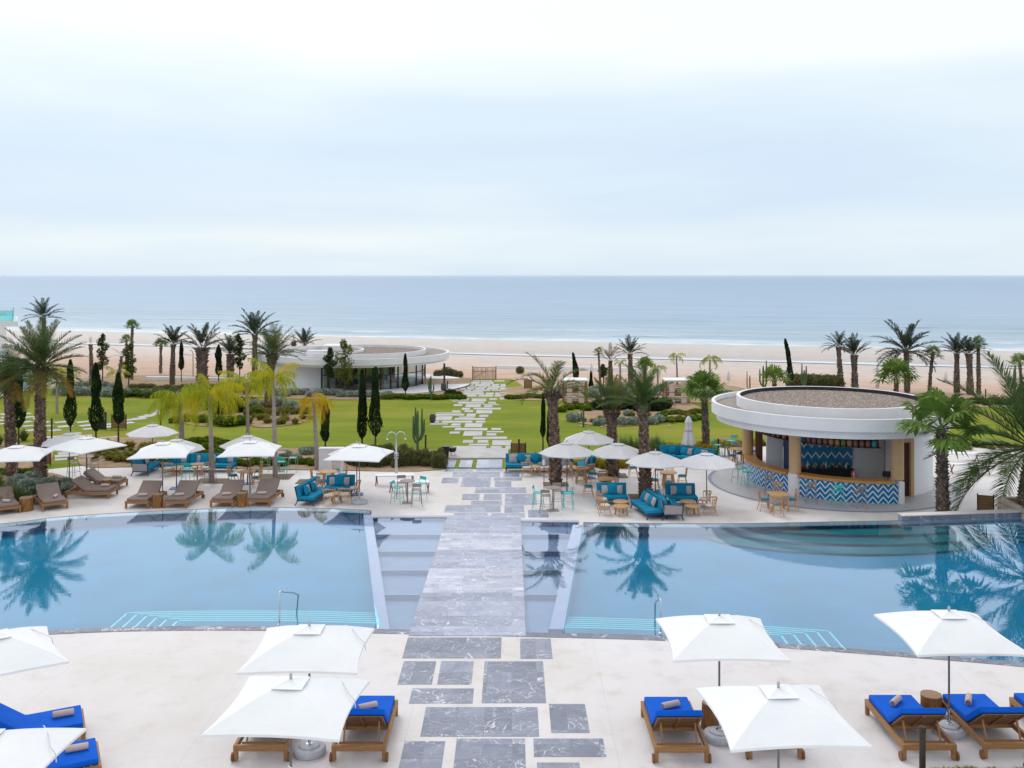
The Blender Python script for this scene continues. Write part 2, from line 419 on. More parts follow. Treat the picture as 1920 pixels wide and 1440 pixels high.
def lawnmat():
    m, nt = _nt('lawn_grass')
    v = coord(nt, 'World'); vs = coord(nt, 'World', (0.35, 1.6, 1))
    a = noisetex(nt, coord(nt, 'World', (0.5, 1.0, 1)), 0.17, 5, 0.62); b = noisetex(nt, vs, 0.9, 5, 0.65); c = noisetex(nt, v, 25, 4, 0.7)
    col = ramp(nt, a, [(0.34, (0.085, 0.155, 0.008)), (0.5, (0.19, 0.245, 0.016)), (0.64, (0.33, 0.285, 0.045))])
    col = mixc(nt, 0.42, col, ramp(nt, b, [(0.3, (0.13, 0.19, 0.01)), (0.7, (0.33, 0.32, 0.025))]))
    col = mixc(nt, math_(nt, 'MULTIPLY', c, 0.4), col, (0.10, 0.15, 0.008))
    finish(nt, col, 0.95, c, 0.5, 0.03, 0, 0.15); return m
M['lawn'] = lawnmat()
def soilmat():
    m, nt = _nt('bed_soil')
    v = coord(nt, 'World')
    a = noisetex(nt, v, 0.7, 6, 0.65); c = noisetex(nt, v, 12, 4, 0.7)
    col = ramp(nt, a, [(0.3, (0.30, 0.20, 0.12)), (0.65, (0.52, 0.38, 0.26))])
    col = mixc(nt, math_(nt, 'MULTIPLY', c, 0.5), col, (0.20, 0.13, 0.08))
    finish(nt, col, 0.95, c, 0.7, 0.04, 0, 0.1); return m
M['soil'] = soilmat()
SHX = 0.31/1.047; SHY = 1/1.047
def shorecoord(nt):
    """distance across the shore line, and along it"""
    g = nt.nodes.new('ShaderNodeNewGeometry'); sp = nt.nodes.new('ShaderNodeSeparateXYZ'); L(nt, g.outputs['Position'], sp.inputs[0])
    s = math_(nt, 'ADD', sp.outputs[1], math_(nt, 'MULTIPLY', sp.outputs[0], 0.31))
    t = math_(nt, 'SUBTRACT', sp.outputs[0], math_(nt, 'MULTIPLY', sp.outputs[1], 0.31))
    return s, t
def sandmat():
    m, nt = _nt('beach_sand')
    s, t = shorecoord(nt)
    v = coord(nt, 'World'); 
    cb = nt.nodes.new('ShaderNodeCombineXYZ'); L(nt, math_(nt, 'MULTIPLY', t, 0.12), cb.inputs[0]); L(nt, s, cb.inputs[1])
    n = noisetex(nt, cb.outputs[0], 0.12, 4, 0.55); n2 = noisetex(nt, v, 0.5, 6, 0.65)
    n4 = noisetex(nt, cb.outputs[0], 0.9, 5, 0.6)
    sw = math_(nt, 'ADD', s, math_(nt, 'MULTIPLY', math_(nt, 'SUBTRACT', n, 0.5), 14))
    k = math_(nt, 'DIVIDE', math_(nt, 'SUBTRACT', sw, 80), 160.0)
    def K(x): return (x-80)/160.0
    col = ramp(nt, k, [(K(88), (0.44, 0.30, 0.225)), (K(118), (0.57, 0.40, 0.315)), (K(130), (0.60, 0.49, 0.445)), (K(152), (0.575, 0.50, 0.475)), (K(162), (0.47, 0.415, 0.39)), (K(176), (0.53, 0.46, 0.43)), (K(200), (0.55, 0.49, 0.455))])
    col = mixc(nt, 1.0, col, ramp(nt, n2, [(0.3, (0.86, 0.84, 0.82)), (0.6, (1.03, 1.03, 1.03))]), 'MULTIPLY')
    # wheel and wave marks running along the shore
    mk = math_(nt, 'MULTIPLY', ramp(nt, n4, [(0.48, (0,)*3), (0.66, (1,)*3)]), 0.34)
    col = mixc(nt, mk, col, (0.42, 0.31, 0.25))
    rg = ramp(nt, k, [(K(120), (0.95,)*3), (K(150), (0.55,)*3), (K(200), (0.35,)*3)])
    finish(nt, col, rg, n2, 0.5, 0.12, 0, 0.35); return m
M['sand'] = sandmat()
def seamat():
    m, nt = _nt('sea_water')
    s, t = shorecoord(nt)
    cb = nt.nodes.new('ShaderNodeCombineXYZ'); L(nt, math_(nt, 'MULTIPLY', t, 0.30), cb.inputs[0]); L(nt, s, cb.inputs[1])
    v = cb.outputs[0]
    n1 = noisetex(nt, v, 0.35, 6, 0.66, 0.3); n2 = noisetex(nt, v, 0.045, 5, 0.6, 0.4); n3 = noisetex(nt, v, 0.006, 4, 0.6)
    k = math_(nt, 'DIVIDE', math_(nt, 'SUBTRACT', s, 209), 1600.0)
    base = ramp(nt, k, [(0.0, (0.34, 0.46, 0.56)), (0.05, (0.26, 0.40, 0.56)), (0.2, (0.22, 0.37, 0.58)), (0.5, (0.17, 0.31, 0.54)), (1.0, (0.14, 0.26, 0.48))])
    base = mixc(nt, math_(nt, 'MULTIPLY', ramp(nt, n2, [(0.35, (0,)*3), (0.6, (1,)*3)]), 0.45), base, (0.11, 0.21, 0.33))
    base = mixc(nt, math_(nt, 'MULTIPLY', n3, 0.5), base, (0.16, 0.28, 0.42))
    cb3 = nt.nodes.new('ShaderNodeCombineXYZ'); L(nt, math_(nt, 'MULTIPLY', t, 0.22), cb3.inputs[0]); L(nt, s, cb3.inputs[1])
    chop = ramp(nt, noisetex(nt, cb3.outputs[0], 0.16, 5, 0.7), [(0.5, (0,)*3), (0.66, (1,)*3)])
    base = mixc(nt, math_(nt, 'MULTIPLY', chop, 0.28), base, (0.08, 0.19, 0.30))
    base = mixc(nt, ramp(nt, math_(nt, 'DIVIDE', s, 16000.0), [(0.08, (0,)*3), (1.0, (1,)*3)]), base, (0.30, 0.42, 0.62))  # paler towards the horizon: distance haze put into the water colour
    # foam where the swell breaks
    ph = math_(nt, 'ADD', s, math_(nt, 'MULTIPLY', n2, 26))
    wv = math_(nt, 'FRACT', math_(nt, 'DIVIDE', ph, 21.0))
    crest = math_(nt, 'SUBTRACT', 1.0, math_(nt, 'DIVIDE', math_(nt, 'ABSOLUTE', math_(nt, 'SUBTRACT', wv, 0.5)), 0.07), clamp=True)
    cb2 = nt.nodes.new('ShaderNodeCombineXYZ'); L(nt, math_(nt, 'MULTIPLY', t, 0.8), cb2.inputs[0]); L(nt, s, cb2.inputs[1])
    gate = ramp(nt, noisetex(nt, cb2.outputs[0], 0.022, 3, 0.6), [(0.46, (0,)*3), (0.56, (1,)*3)])
    near = ramp(nt, k, [(0.0, (1,)*3), (0.035, (0.9,)*3), (0.075, (0,)*3)])
    foam = math_(nt, 'MULTIPLY', math_(nt, 'MULTIPLY', crest, gate), near)
    face = math_(nt, 'SUBTRACT', 1.0, math_(nt, 'DIVIDE', math_(nt, 'ABSOLUTE', math_(nt, 'SUBTRACT', wv, 0.40)), 0.10), clamp=True)
    fgate = ramp(nt, noisetex(nt, cb2.outputs[0], 0.03, 3, 0.6), [(0.36, (0,)*3), (0.48, (1,)*3)])
    nearf = ramp(nt, k, [(0.0, (1,)*3), (0.06, (0.8,)*3), (0.16, (0.15,)*3), (0.5, (0,)*3)])
    base = mixc(nt, math_(nt, 'MULTIPLY', math_(nt, 'MULTIPLY', face, fgate), math_(nt, 'MULTIPLY', nearf, 1.0)), base, (0.07, 0.17, 0.24))
    edge = ramp(nt, math_(nt, 'ADD', k, math_(nt, 'MULTIPLY', math_(nt, 'SUBTRACT', n2, 0.5), 0.022)), [(0.0, (0.9,)*3), (0.003, (0.7,)*3), (0.0065, (0.2,)*3), (0.03, (0.10,)*3), (0.06, (0,)*3)])
    lace = ramp(nt, n1, [(0.38, (0.35,)*3), (0.6, (1,)*3)])
    foam = math_(nt, 'MULTIPLY', math_(nt, 'ADD', foam, edge, clamp=True), lace)
    col = mixc(nt, foam, base, (0.86, 0.90, 0.93))
    h = math_(nt, 'ADD', math_(nt, 'MULTIPLY', n1, 0.25), n2)
    p = finish(nt, col, math_(nt, 'ADD', math_(nt, 'MULTIPLY', foam, 0.5), 0.30), h, 0.7, 0.9, 0, 0.5); return m
M['sea'] = seamat()
def tidemat():
    m, nt = _nt('tide_pool_water')
    v = coord(nt, 'World', (0.2, 1, 1)); n = noisetex(nt, v, 2, 3)
    finish(nt, (0.62, 0.68, 0.76), 0.12, n, 0.05, 0.02); return m
M['tide'] = tidemat()
def gravelmat():
    m, nt = _nt('roof_gravel')
    v = coord(nt, 'World')
    vo = nt.nodes.new('ShaderNodeTexVoronoi'); vo.inputs['Scale'].default_value = 15; L(nt, v, vo.inputs['Vector'])
    n = noisetex(nt, v, 1.1, 4)
    hs = nt.nodes.new('ShaderNodeSeparateColor'); L(nt, vo.outputs['Color'], hs.inputs[0])
    col = ramp(nt, hs.outputs[0], [(0, (0.12, 0.09, 0.075)), (0.45, (0.25, 0.195, 0.17)), (0.8, (0.38, 0.31, 0.275)), (1, (0.60, 0.52, 0.48))])
    col = mixc(nt, math_(nt, 'MULTIPLY', n, 0.3), col, (0.24, 0.20, 0.19))
    finish(nt, col, 0.9, vo.outputs['Distance'], 0.8, 0.05, 0, 0.2); return m
M['gravel'] = gravelmat()
def poolfloor():
    m, nt = _nt('pool_tile')
    v = coord(nt, 'World')
    a = noisetex(nt, v, 0.55, 5, 0.65); b = noisetex(nt, coord(nt, 'World', (0.6, 1.6, 1)), 2.2, 5, 0.6)
    col = ramp(nt, a, [(0.3, (0.008, 0.075, 0.16)), (0.7, (0.02, 0.125, 0.25))])
    col = mixc(nt, math_(nt, 'MULTIPLY', ramp(nt, b, [(0.45, (0,)*3), (0.7, (1,)*3)]), 0.35), col, (0.01, 0.09, 0.15))
    br = nt.nodes.new('ShaderNodeTexBrick'); br.inputs['Scale'].default_value = 1; br.offset = 0
    br.inputs['Brick Width'].default_value = 0.5; br.inputs['Row Height'].default_value = 0.5; br.inputs['Mortar Size'].default_value = 0.008
    L(nt, v, br.inputs['Vector'])
    col = mixc(nt, math_(nt, 'MULTIPLY', br.outputs['Fac'], 0.25), col, (0.01, 0.07, 0.12))
    finish(nt, col, 0.8, None); return m
M['poolfloor'] = poolfloor()
M['ledge2'] = simple('divider_stone', (0.15, 0.18, 0.28), (0.20, 0.23, 0.34), 2.5, 0.6, 0.05, 'World')
M['lipstone'] = simple('lip_stone', (0.09, 0.10, 0.14), (0.14, 0.15, 0.20), 2.5, 0.5, 0.05, 'World')
M['channel'] = simple('channel_stone', (0.045, 0.10, 0.19), (0.09, 0.15, 0.25), 1.5, 0.6, 0.1, 'World')
M['ledge'] = simple('ledge_stone', (0.36, 0.40, 0.52), (0.44, 0.48, 0.60), 2.5, 0.6, 0.05, 'World')
def watermat(name, tint, refl, bump, scale):
    m, nt = _nt(name)
    v = coord(nt, 'World', (0.8, 1.4, 1))
    n = noisetex(nt, v, scale, 3, 0.5); n2 = noisetex(nt, v, 0.3, 2)
    b = nt.nodes.new('ShaderNodeBump'); b.inputs['Strength'].default_value = bump; b.inputs['Distance'].default_value = 0.01
    L(nt, n, b.inputs['Height'])
    tr = nt.nodes.new('ShaderNodeBsdfTransparent'); tr.inputs[0].default_value = c4(tint)
    gl = nt.nodes.new('ShaderNodeBsdfGlossy'); gl.inputs['Roughness'].default_value = 0.015; gl.inputs['Color'].default_value = (0.97, 0.98, 1, 1)
    L(nt, b.outputs[0], gl.inputs['Normal'])
    fr = nt.nodes.new('ShaderNodeFresnel'); fr.inputs['IOR'].default_value = refl
    L(nt, mixc(nt, 1.0, mixc(nt, math_(nt, 'MULTIPLY', fr.outputs[0], 1.46, clamp=True), (0, 0, 0), (1, 1, 1)), (0.82, 0.86, 1.0), 'MULTIPLY'), gl.inputs['Color'])
    mx = nt.nodes.new('ShaderNodeAddShader'); L(nt, tr.outputs[0], mx.inputs[0]); L(nt, gl.outputs[0], mx.inputs[1])
    o = nt.nodes.new('ShaderNodeOutputMaterial'); L(nt, mx.outputs[0], o.inputs[0]); return m
M['water'] = watermat('pool_water', (0.34, 0.94, 1.0), 1.85, 0.07, 4.0)
M['chwater'] = watermat('channel_water', (0.92, 0.97, 1.0), 1.75, 0.02, 3.0)
def glassmat():
    m, nt = _nt('window_glass')
    tr = nt.nodes.new('ShaderNodeBsdfTransparent'); tr.inputs[0].default_value = (0.45, 0.58, 0.60, 1)
    gl = nt.nodes.new('ShaderNodeBsdfGlossy'); gl.inputs['Roughness'].default_value = 0.01
    fr = nt.nodes.new('ShaderNodeFresnel'); fr.inputs['IOR'].default_value = 1.5
    mx = nt.nodes.new('ShaderNodeMixShader'); L(nt, math_(nt, 'ADD', fr.outputs[0], 0.12), mx.inputs[0]); L(nt, tr.outputs[0], mx.inputs[1]); L(nt, gl.outputs[0], mx.inputs[2])
    o = nt.nodes.new('ShaderNodeOutputMaterial'); L(nt, mx.outputs[0], o.inputs[0]); return m
M['glass'] = glassmat()
def greenglass():
    m, nt = _nt('balcony_glass')
    tr = nt.nodes.new('ShaderNodeBsdfTransparent'); tr.inputs[0].default_value = (0.55, 0.85, 0.85, 1)
    gl = nt.nodes.new('ShaderNodeBsdfGlossy'); gl.inputs['Color'].default_value = (0.5, 0.9, 0.9, 1); gl.inputs['Roughness'].default_value = 0.1
    mx = nt.nodes.new('ShaderNodeMixShader'); mx.inputs[0].default_value = 0.25; L(nt, tr.outputs[0], mx.inputs[1]); L(nt, gl.outputs[0], mx.inputs[2])
    o = nt.nodes.new('ShaderNodeOutputMaterial'); L(nt, mx.outputs[0], o.inputs[0]); return m
M['greenglass'] = greenglass()
def chevmat(name, c1, c2, c3, wcol, dark=False, per=0.30, pitch=0.44, amp=0.21, off=0.0):
    """zigzag tiles: u along the wall, v up"""
    m, nt = _nt(name)
    uv = nt.nodes.new('ShaderNodeUVMap'); sp = nt.nodes.new('ShaderNodeSeparateXYZ'); L(nt, uv.outputs[0], sp.inputs[0])
    u, v = sp.outputs[0], sp.outputs[1]
    tri = math_(nt, 'ABSOLUTE', math_(nt, 'SUBTRACT', math_(nt, 'FRACT', math_(nt, 'DIVIDE', u, pitch)), 0.5))
    q = math_(nt, 'DIVIDE', math_(nt, 'ADD', v, math_(nt, 'ADD', math_(nt, 'MULTIPLY', tri, amp*2), off)), per)
    fr = math_(nt, 'FRACT', q)
    idx = math_(nt, 'FRACT', math_(nt, 'MULTIPLY', math_(nt, 'FLOOR', q), 0.5))
    n = noisetex(nt, uv.outputs[0], 3, 4)
    wid = nt.nodes.new('ShaderNodeTexWhiteNoise'); wid.noise_dimensions = '2D'
    sn = nt.nodes.new('ShaderNodeVectorMath'); sn.operation = 'SNAP'; sn.inputs[1].default_value = (0.11, 0.11, 1); L(nt, uv.outputs[0], sn.inputs[0]); L(nt, sn.outputs[0], wid.inputs['Vector'])
    colA = mixc(nt, n, c1, c2); colB = mixc(nt, math_(nt, 'MULTIPLY', wid.outputs[0], 0.7), colA, c3)
    is_w = math_(nt, 'LESS_THAN', fr, 0.20 if dark else 0.30)
    col = mixc(nt, is_w, colB, wcol)
    finish(nt, col, 0.25, None, spec=0.5); return m
M['chev'] = chevmat('chevron_tile', (0.002, 0.17, 0.50), (0.0, 0.27, 0.55), (0.002, 0.12, 0.34), (0.78, 0.80, 0.80), per=0.27, pitch=0.48, amp=0.28)
M['chevdark'] = chevmat('chevron_panel', (0.005, 0.27, 0.50), (0.003, 0.18, 0.38), (0.003, 0.12, 0.30), (0.62, 0.65, 0.64), True, per=0.55, pitch=0.41, amp=0.26, off=0.12)

# ---------------------------------------------------------------- ground sheets
def lerp_tab(tab, x):
    if x <= tab[0][0]:
        a, b = tab[0], tab[1]
    elif x >= tab[-1][0]:
        a, b = tab[-2], tab[-1]
    else:
        for a, b in zip(tab, tab[1:]):
            if a[0] <= x <= b[0]: break
    return a[1]+(b[1]-a[1])*(x-a[0])/(b[0]-a[0])
def cat_tab(tab):
    """smooth a polyline given as (x,y)"""
    out = []
    for i in range(len(tab)-1):
        p0 = tab[max(i-1, 0)]; p1 = tab[i]; p2 = tab[i+1]; p3 = tab[min(i+2, len(tab)-1)]
        for k in range(6):
            t = k/6
            def cr(a, b, c, d): return 0.5*((2*b)+(-a+c)*t+(2*a-5*b+4*c-d)*t*t+(-a+3*b-3*c+d)*t**3)
            out.append((cr(p0[0], p1[0], p2[0], p3[0]), cr(p0[1], p1[1], p2[1], p3[1])))
    out.append(tab[-1]); return out
# pool edges in plan (X, depth); near edge = outside of the slate coping
near_tab = cat_tab([(-34, 21.5), (-26, 23.6), (-20, 25.3), (-16.3, 26.1), (-13.04, 26.67), (-10.6, 26.95), (-7.2, 27.0), (-3.95, 26.8), (0.99, 26.5), (4.23, 26.24), (7.2, 25.75), (10.4, 25.1), (13.0, 24.5), (18, 23.0), (26, 20.2), (34, 17)])
far_tab = cat_tab([(-34, 33.0), (-26, 36.6), (-20.6, 38.7), (-19, 39.7), (-16.6, 40.45), (-12.8, 41.2), (-9.3, 41.4), (-5.9, 40.85), (-2.93, 39.7), (0.3, 39.15), (2.9, 38.9), (8.3, 38.7), (13.7, 39.05), (15.9, 39.2), (21.1, 39.9), (28, 41), (34, 42)])
def near(x): return lerp_tab(near_tab, x)
def far(x): return lerp_tab(far_tab, x)
def sheet(name, mat, x0, x1, lo, hi, z, nx=60, ny=1, flip=False):
    vs = []; fs = []
    for i in range(nx+1):
        x = x0+(x1-x0)*i/nx
        a = lo(x) if callable(lo) else lo; b = hi(x) if callable(hi) else hi
        for j in range(ny+1):
            y = a+(b-a)*j/ny; vs.append(Vector((x, y, z(x, y) if callable(z) else z)))
    for i in range(nx):
        for j in range(ny):
            q = i*(ny+1)+j; fs.append((q, q+ny+1, q+ny+2, q+1))
    mb = MB(); mb.add(vs, fs)
    return struct(mb.build(name, mat))
def wallstrip(name, mat, x0, x1, fn, z0, z1, nx=60):
    vs = []; fs = []
    for i in range(nx+1):
        x = x0+(x1-x0)*i/nx; y = fn(x); vs += [Vector((x, y, z0)), Vector((x, y, z1))]
    for i in range(nx): fs.append((2*i, 2*i+2, 2*i+3, 2*i+1))
    mb = MB(); mb.add(vs, fs); return mb
CO = 0.32
sheet('near_deck', 'deck', -34, 34, lambda x: 4.0, near, DZ, 120, 4)
# slate coping along the near edge
mb = MB(); n = 140; vs = []; fs = []
for i in range(n+1):
    x = -34+68*i/n; y = near(x); vs += [Vector((x, y, DZ+0.012)), Vector((x, y+CO, DZ+0.012)), Vector((x, y+CO, -0.16)), Vector((x, y, DZ-0.05))]
for i in range(n):
    for a, b in ((0, 1), (1, 2), (3, 0)):
        fs.append((4*i+a, 4*i+4+a, 4*i+4+b, 4*i+b))
mb.add(vs, fs); M['coping'] = marble('coping_slate', bright=0.72, tile=0.9); struct(mb.build('pool_coping', 'coping'))
sheet('pool_ledge', 'ledge', -34, 34, lambda x: near(x)+CO, lambda x: near(x)+CO+0.42, -0.17, 120)
wl = wallstrip('pool_wall', 'poolfloor', -34, 34, lambda x: near(x)+CO+0.42, -0.52, -0.17, 80)
wl2 = wallstrip('pool_wall', 'poolfloor', -34, -6.1, lambda x: far(x)-0.02, -0.52, -0.05, 50); wl.add(wl2.v, wl2.f)
wl2 = wallstrip('pool_wall', 'poolfloor', 2.9, 34, lambda x: far(x)-0.02, -0.52, -0.05, 60); wl.add(wl2.v, wl2.f)
struct(wl.build('pool_wall', 'poolfloor'))
sheet('pool_floor', 'poolfloor', -34, -5.8, lambda x: near(x)+CO+0.3, far, -0.5, 60, 4)
sheet('pool_floor', 'poolfloor', 2.5, 34, lambda x: near(x)+CO+0.3, far, -0.5, 60, 4)
sheet('pool_floor', 'poolfloor', -5.8, -3.4, lambda x: near(x)+CO+0.3, lambda x: 27+(x+3.42)/(-2.33)*12.6, -0.5, 10, 4)
sheet('pool_floor', 'poolfloor', 1.0, 2.5, lambda x: near(x)+CO+0.3, lambda x: 27+(x-1.02)/1.5*12.2, -0.5, 10, 4)
# far overflow lip at the water line, with its outer face down to the lower terrace
def lip(x0, x1, name='pool_overflow_edge'):
    mb = MB(); n = 70; vs = []; fs = []
    for i in range(n+1):
        x = x0+(x1-x0)*i/n; y = far(x)
        vs += [Vector((x, y-0.34, WZ-0.05)), Vector((x, y-0.06, WZ-0.008)), Vector((x, y+0.10, WZ+0.002)), Vector((x, y+0.12, TZ))]
    for i in range(n):
        for a in range(3): fs.append((4*i+a, 4*i+4+a, 4*i+5+a, 4*i+1+a))
    mb.add(vs, fs); return struct(mb.build(name, 'lipstone'))
lip(-34, -6.0); lip(2.9, 34)
# channels beside the central walk, and the walk itself stepping down towards the far terrace
SX0, SX1 = -2.86, 0.38
steps = [near(-1)-0.02, 30.2, 33.2, 36.0, 38.9, 42.4]
lev = [-0.0, -0.155, -0.31, -0.465, -0.62]
END = [(-6.6, 42.3), (-6.0, 42.3), (-3.0, 42.3), (0.4, 41.6), (2.9, 41.5), (3.3, 41.5)]
def divL(y): return -3.42+(y-27)*(-5.75+3.42)/(39.6-27)      # inner edges of the dividers
def divR(y): return 1.02+(y-27)*(2.52-1.02)/(39.2-27)
mb = MB()
names = ['weir_a', 'weir_b', 'weir_a', 'weir_b', 'weir_a']
for i in range(5):
    y0, y1 = steps[i], steps[i+1]; zt = lev[i]+0.015
    mb.cm = i % 2
    mb.box(((SX0+SX1)/2, (y0+y1)/2, (zt-1.4)/2), (SX1-SX0, y1-y0, 1.4+zt))
struct(mb.build('stone_walkway', ['weir_a', 'weir_b']))
# the main pool water is cut away over the channels
def water(name, x0, x1, lo, hi, z, mat='water', nx=50):
    return sheet(name, mat, x0, x1, lo, hi, z, nx)
mb = MB(); vs = []; fs = []
def strip_rows(rows):
    """rows of (y, xa, xb)"""
    vs = []; fs = []
    for y, a, b in rows: vs += [(a, y), (b, y)]
    return vs
# left main pool: from far left to the divider; right main pool: from the divider to far right
def pool_water(side):
    vs = []; fs = []; n = 70
    if side < 0:
        xs = [-34+(34-3.80)*i/n for i in range(n+1)]
    else:
        xs = [1.44+(34-1.44)*i/n for i in range(n+1)]
    for x in xs:
        a = near(x)+CO+0.42; b = far(x)-0.34
        if side < 0 and x > -6.2:
            b = min(b, 27+(x+3.78)/(-2.33)*12.6)
        if side > 0 and x < 3.0:
            b = min(b, 27+(x-1.42)/1.50*12.2)
        b = max(b, a+0.01)
        vs += [Vector((x, a, WZ)), Vector((x, b, WZ))]
    for i in range(n): fs.append((2*i, 2*i+2, 2*i+3, 2*i+1))
    mb = MB(); mb.add(vs, fs); return struct(mb.build('pool_water', 'water'))
pool_water(-1); pool_water(1)
# shallow water over the ledges: too thin to be tinted
def shallow(x0, x1, lo, hi, n=60):
    sheet('shallow_water', 'chwater', x0, x1, lo, hi, WZ, n)
shallow(-34, -3.80, lambda x: near(x)+CO, lambda x: near(x)+CO+0.42)
shallow(1.44, 34, lambda x: near(x)+CO, lambda x: near(x)+CO+0.42)
shallow(-34, -6.2, lambda x: far(x)-0.34, lambda x: far(x)-0.05); shallow(2.95, 34, lambda x: far(x)-0.34, lambda x: far(x)-0.05)
for fn_, w_, ye in ((divL, -0.36, 40.4), (divR, 0.40, 38.6)):
    mb = MB(); q = [(fn_(27.2), 27.2), (fn_(27.2)+w_, 27.2), (fn_(ye)+w_, ye), (fn_(ye), ye)]
    if w_ < 0: q = q[::-1]
    mb.add([Vector((a, b, WZ)) for a, b in q], [(0, 1, 2, 3)]); struct(mb.build('shallow_water', 'chwater'))
# dividers (stone tops just awash) and stepped channel beds with their own water
for sgn, fn, w in ((-1, divL, -0.36), (1, divR, 0.40)):
    mb = MB(); pts = [(26.95, 0), (40.4 if sgn < 0 else 38.7, 1)]
    for z0, z1 in ((-1.3, WZ-0.045),):
        a, b = pts[0][0], pts[1][0]
        poly = [(fn(a), a), (fn(a)+w, a), (fn(b)+w, b), (fn(b), b)]
        if sgn < 0: poly = poly[::-1]
        mb.prism(poly, z0, z1)
    struct(mb.build('pool_divider', 'ledge2'))
    edge = SX0 if sgn < 0 else SX1
    bed = MB(); wt = MB()
    for i in range(5):
        y0 = steps[i]+(0.30 if i == 0 else 0); y1 = min(steps[i+1], 42.3 if sgn < 0 else 41.5)
        zb = lev[i]-0.20; zw = lev[i]-0.035
        q = [(edge, y0), (fn(y0), y0), (fn(y1), y1), (edge, y1)]
        if sgn > 0: q = [(fn(y0), y0), (edge, y0), (edge, y1), (fn(y1), y1)]
        q = q[::-1]
        bed.prism(q, -1.25, zb)
        lp = [(edge, y1-0.05), (fn(y1), y1-0.05), (fn(y1), y1+0.0), (edge, y1+0.0)]
        if sgn > 0: lp = [(fn(y1), y1-0.05), (edge, y1-0.05), (edge, y1), (fn(y1), y1)]
        bed.prism(lp[::-1], zb, zw-0.004)
        wt.add([Vector((p[0], p[1], zw)) for p in q], [(0, 1, 2, 3)])
    struct(bed.build('channel_bed', 'channel')); struct(wt.build('channel_water', 'chwater'))
# far terrace, lower than the water
def terr_back(x):
    return lerp_tab([(-40, 50), (-27, 52.6), (-24, 54.6), (-20, 54.9), (-9, 54.3), (-4.5, 53.6), (-3.6, 53.4), (0.6, 53.4), (3, 55.0), (7, 55.4), (9.5, 56.5), (12, 60), (16, 62.5), (24, 62), (34, 60), (45, 58)], x)
sheet('far_terrace', 'deck', -40, 45, lambda x: far(max(-34, min(34, x)))-0.05 if not (-6.3 < x < 2.95) else lerp_tab(END, x), terr_back, TZ, 340, 4)
mb = MB(); vs = []; fs = []
for i in range(41):
    x = -6.3+9.2*i/40; y = lerp_tab(END, x); vs += [Vector((x, y-0.14, -0.652)), Vector((x, y-0.12, -0.63)), Vector((x, y+0.16, -0.63)), Vector((x, y+0.17, TZ))]
for i in range(40):
    for a in range(3): fs.append((4*i+a, 4*i+4+a, 4*i+5+a, 4*i+1+a))
mb.add(vs, fs); struct(mb.build('channel_lip', 'ledge'))
# terrain down to the sea
def gz(off): return lambda x, y: G(x, y)+off
def grid(name, mat, x0, x1, y0, y1, nx, ny, off):
    return sheet(name, mat, x0, x1, y0, y1, gz(off), nx, ny)
grid('beach', 'sand', -260, 260, 50, 330, 130, 110, -0.06)
sheet('sea_bed', 'sand', -400, 400, 329, 600, lambda x, y: -9.0, 4, 2)
sheet('lawn', 'lawn', -62, 62, lambda x: 52.0, lambda x: lerp_tab([(-62, 96), (-45, 97), (-30, 96), (-22, 95.5), (-9, 89.5), (-6.2, 91), (-5.6, 110), (0.6, 111), (1.6, 92), (8, 88), (14, 88), (24, 88), (40, 84), (62, 80)], x), gz(-0.012), 124, 44)
# sea: fine near the shore, coarse to the horizon
SEA = -4.0
mb = MB()
for (x0, x1, y0, y1, nx, ny) in ((-2600, 2600, 120, 3200, 1, 1),):
    pass
vs = [Vector((x, y, SEA)) for y in (130, 330, 900, 3000, 12000, 80000) for x in (-60000, -3000, -400, 400, 3000, 60000)]
fs = []
for j in range(5):
    for i in range(5):
        q = j*6+i; fs.append((q, q+1, q+7, q+6))
mb.add(vs, fs)
struct(mb.build('sea', 'sea'))
# breaking swell: low rounded ridges of water parallel to the shore
def swell(cx, s0, length, h, wdt, seed):
    rnd = random.Random(seed); mb = MB(); n = 40; m = 8
    vs = []; fs = []
    for i in range(n+1):
        t = -length/2+length*i/n
        x = cx+t*0.955; base = s0-0.31*x+1.6*noise.noise(Vector((t*0.03, seed, 0)))*2
        hh = h*math.sin(math.pi*i/n)**0.7*(0.6+0.5*noise.noise(Vector((t*0.08, seed*3, 1))))
        for j in range(m+1):
            u = j/m*2-1
            vs.append(Vector((x+0.3*u*wdt, base+u*wdt, SEA-0.03+max(0.0, hh*math.cos(u*1.5))*(1.0))))
    for i in range(n):
        for j in range(m):
            q = i*(m+1)+j; fs.append((q, q+m+1, q+m+2, q+1))
    mb.add(vs, fs); return mb
mbs = MB()
for (cx, s0, ln, h, wd, sd) in ((-8, 236, 60, 0.55, 3.2, 1), (52, 232, 70, 0.6, 3.0, 2), (14, 262, 60, 0.6, 3.5, 3), (95, 245, 60, 0.7, 3.5, 4), (-70, 250, 50, 0.5, 3.0, 5), (130, 290, 80, 0.7, 4, 6), (-30, 280, 60, 0.5, 4, 7), (60, 310, 90, 0.6, 5, 8), (-120, 275, 80, 0.5, 4, 9)):
    s = swell(cx, s0, ln, h, wd, sd); mbs.add(s.v, s.f)
struct(mbs.build('waves', 'sea', smooth=60))
# shallow tidal run left on the wet sand
vs = []; fs = []
for i in range(121):
    X = -190+380*i/120
    def yy(s): 
        d = s-0.31*X
        return d
    c_ = 155.5+1.3*noise.noise(Vector((X*0.02, 3.3, 0)))
    wd_ = 1.9+1.4*noise.noise(Vector((X*0.05, 9.1, 0)))
    for k in (-1, 1):
        d = yy(c_+k*wd_); vs.append(Vector((X, d, G(X, d)+0.02)))
for i in range(120): fs.append((2*i, 2*i+2, 2*i+3, 2*i+1))
mb = MB(); mb.add(vs, fs); struct(mb.build('tidal_stream', 'tide'))
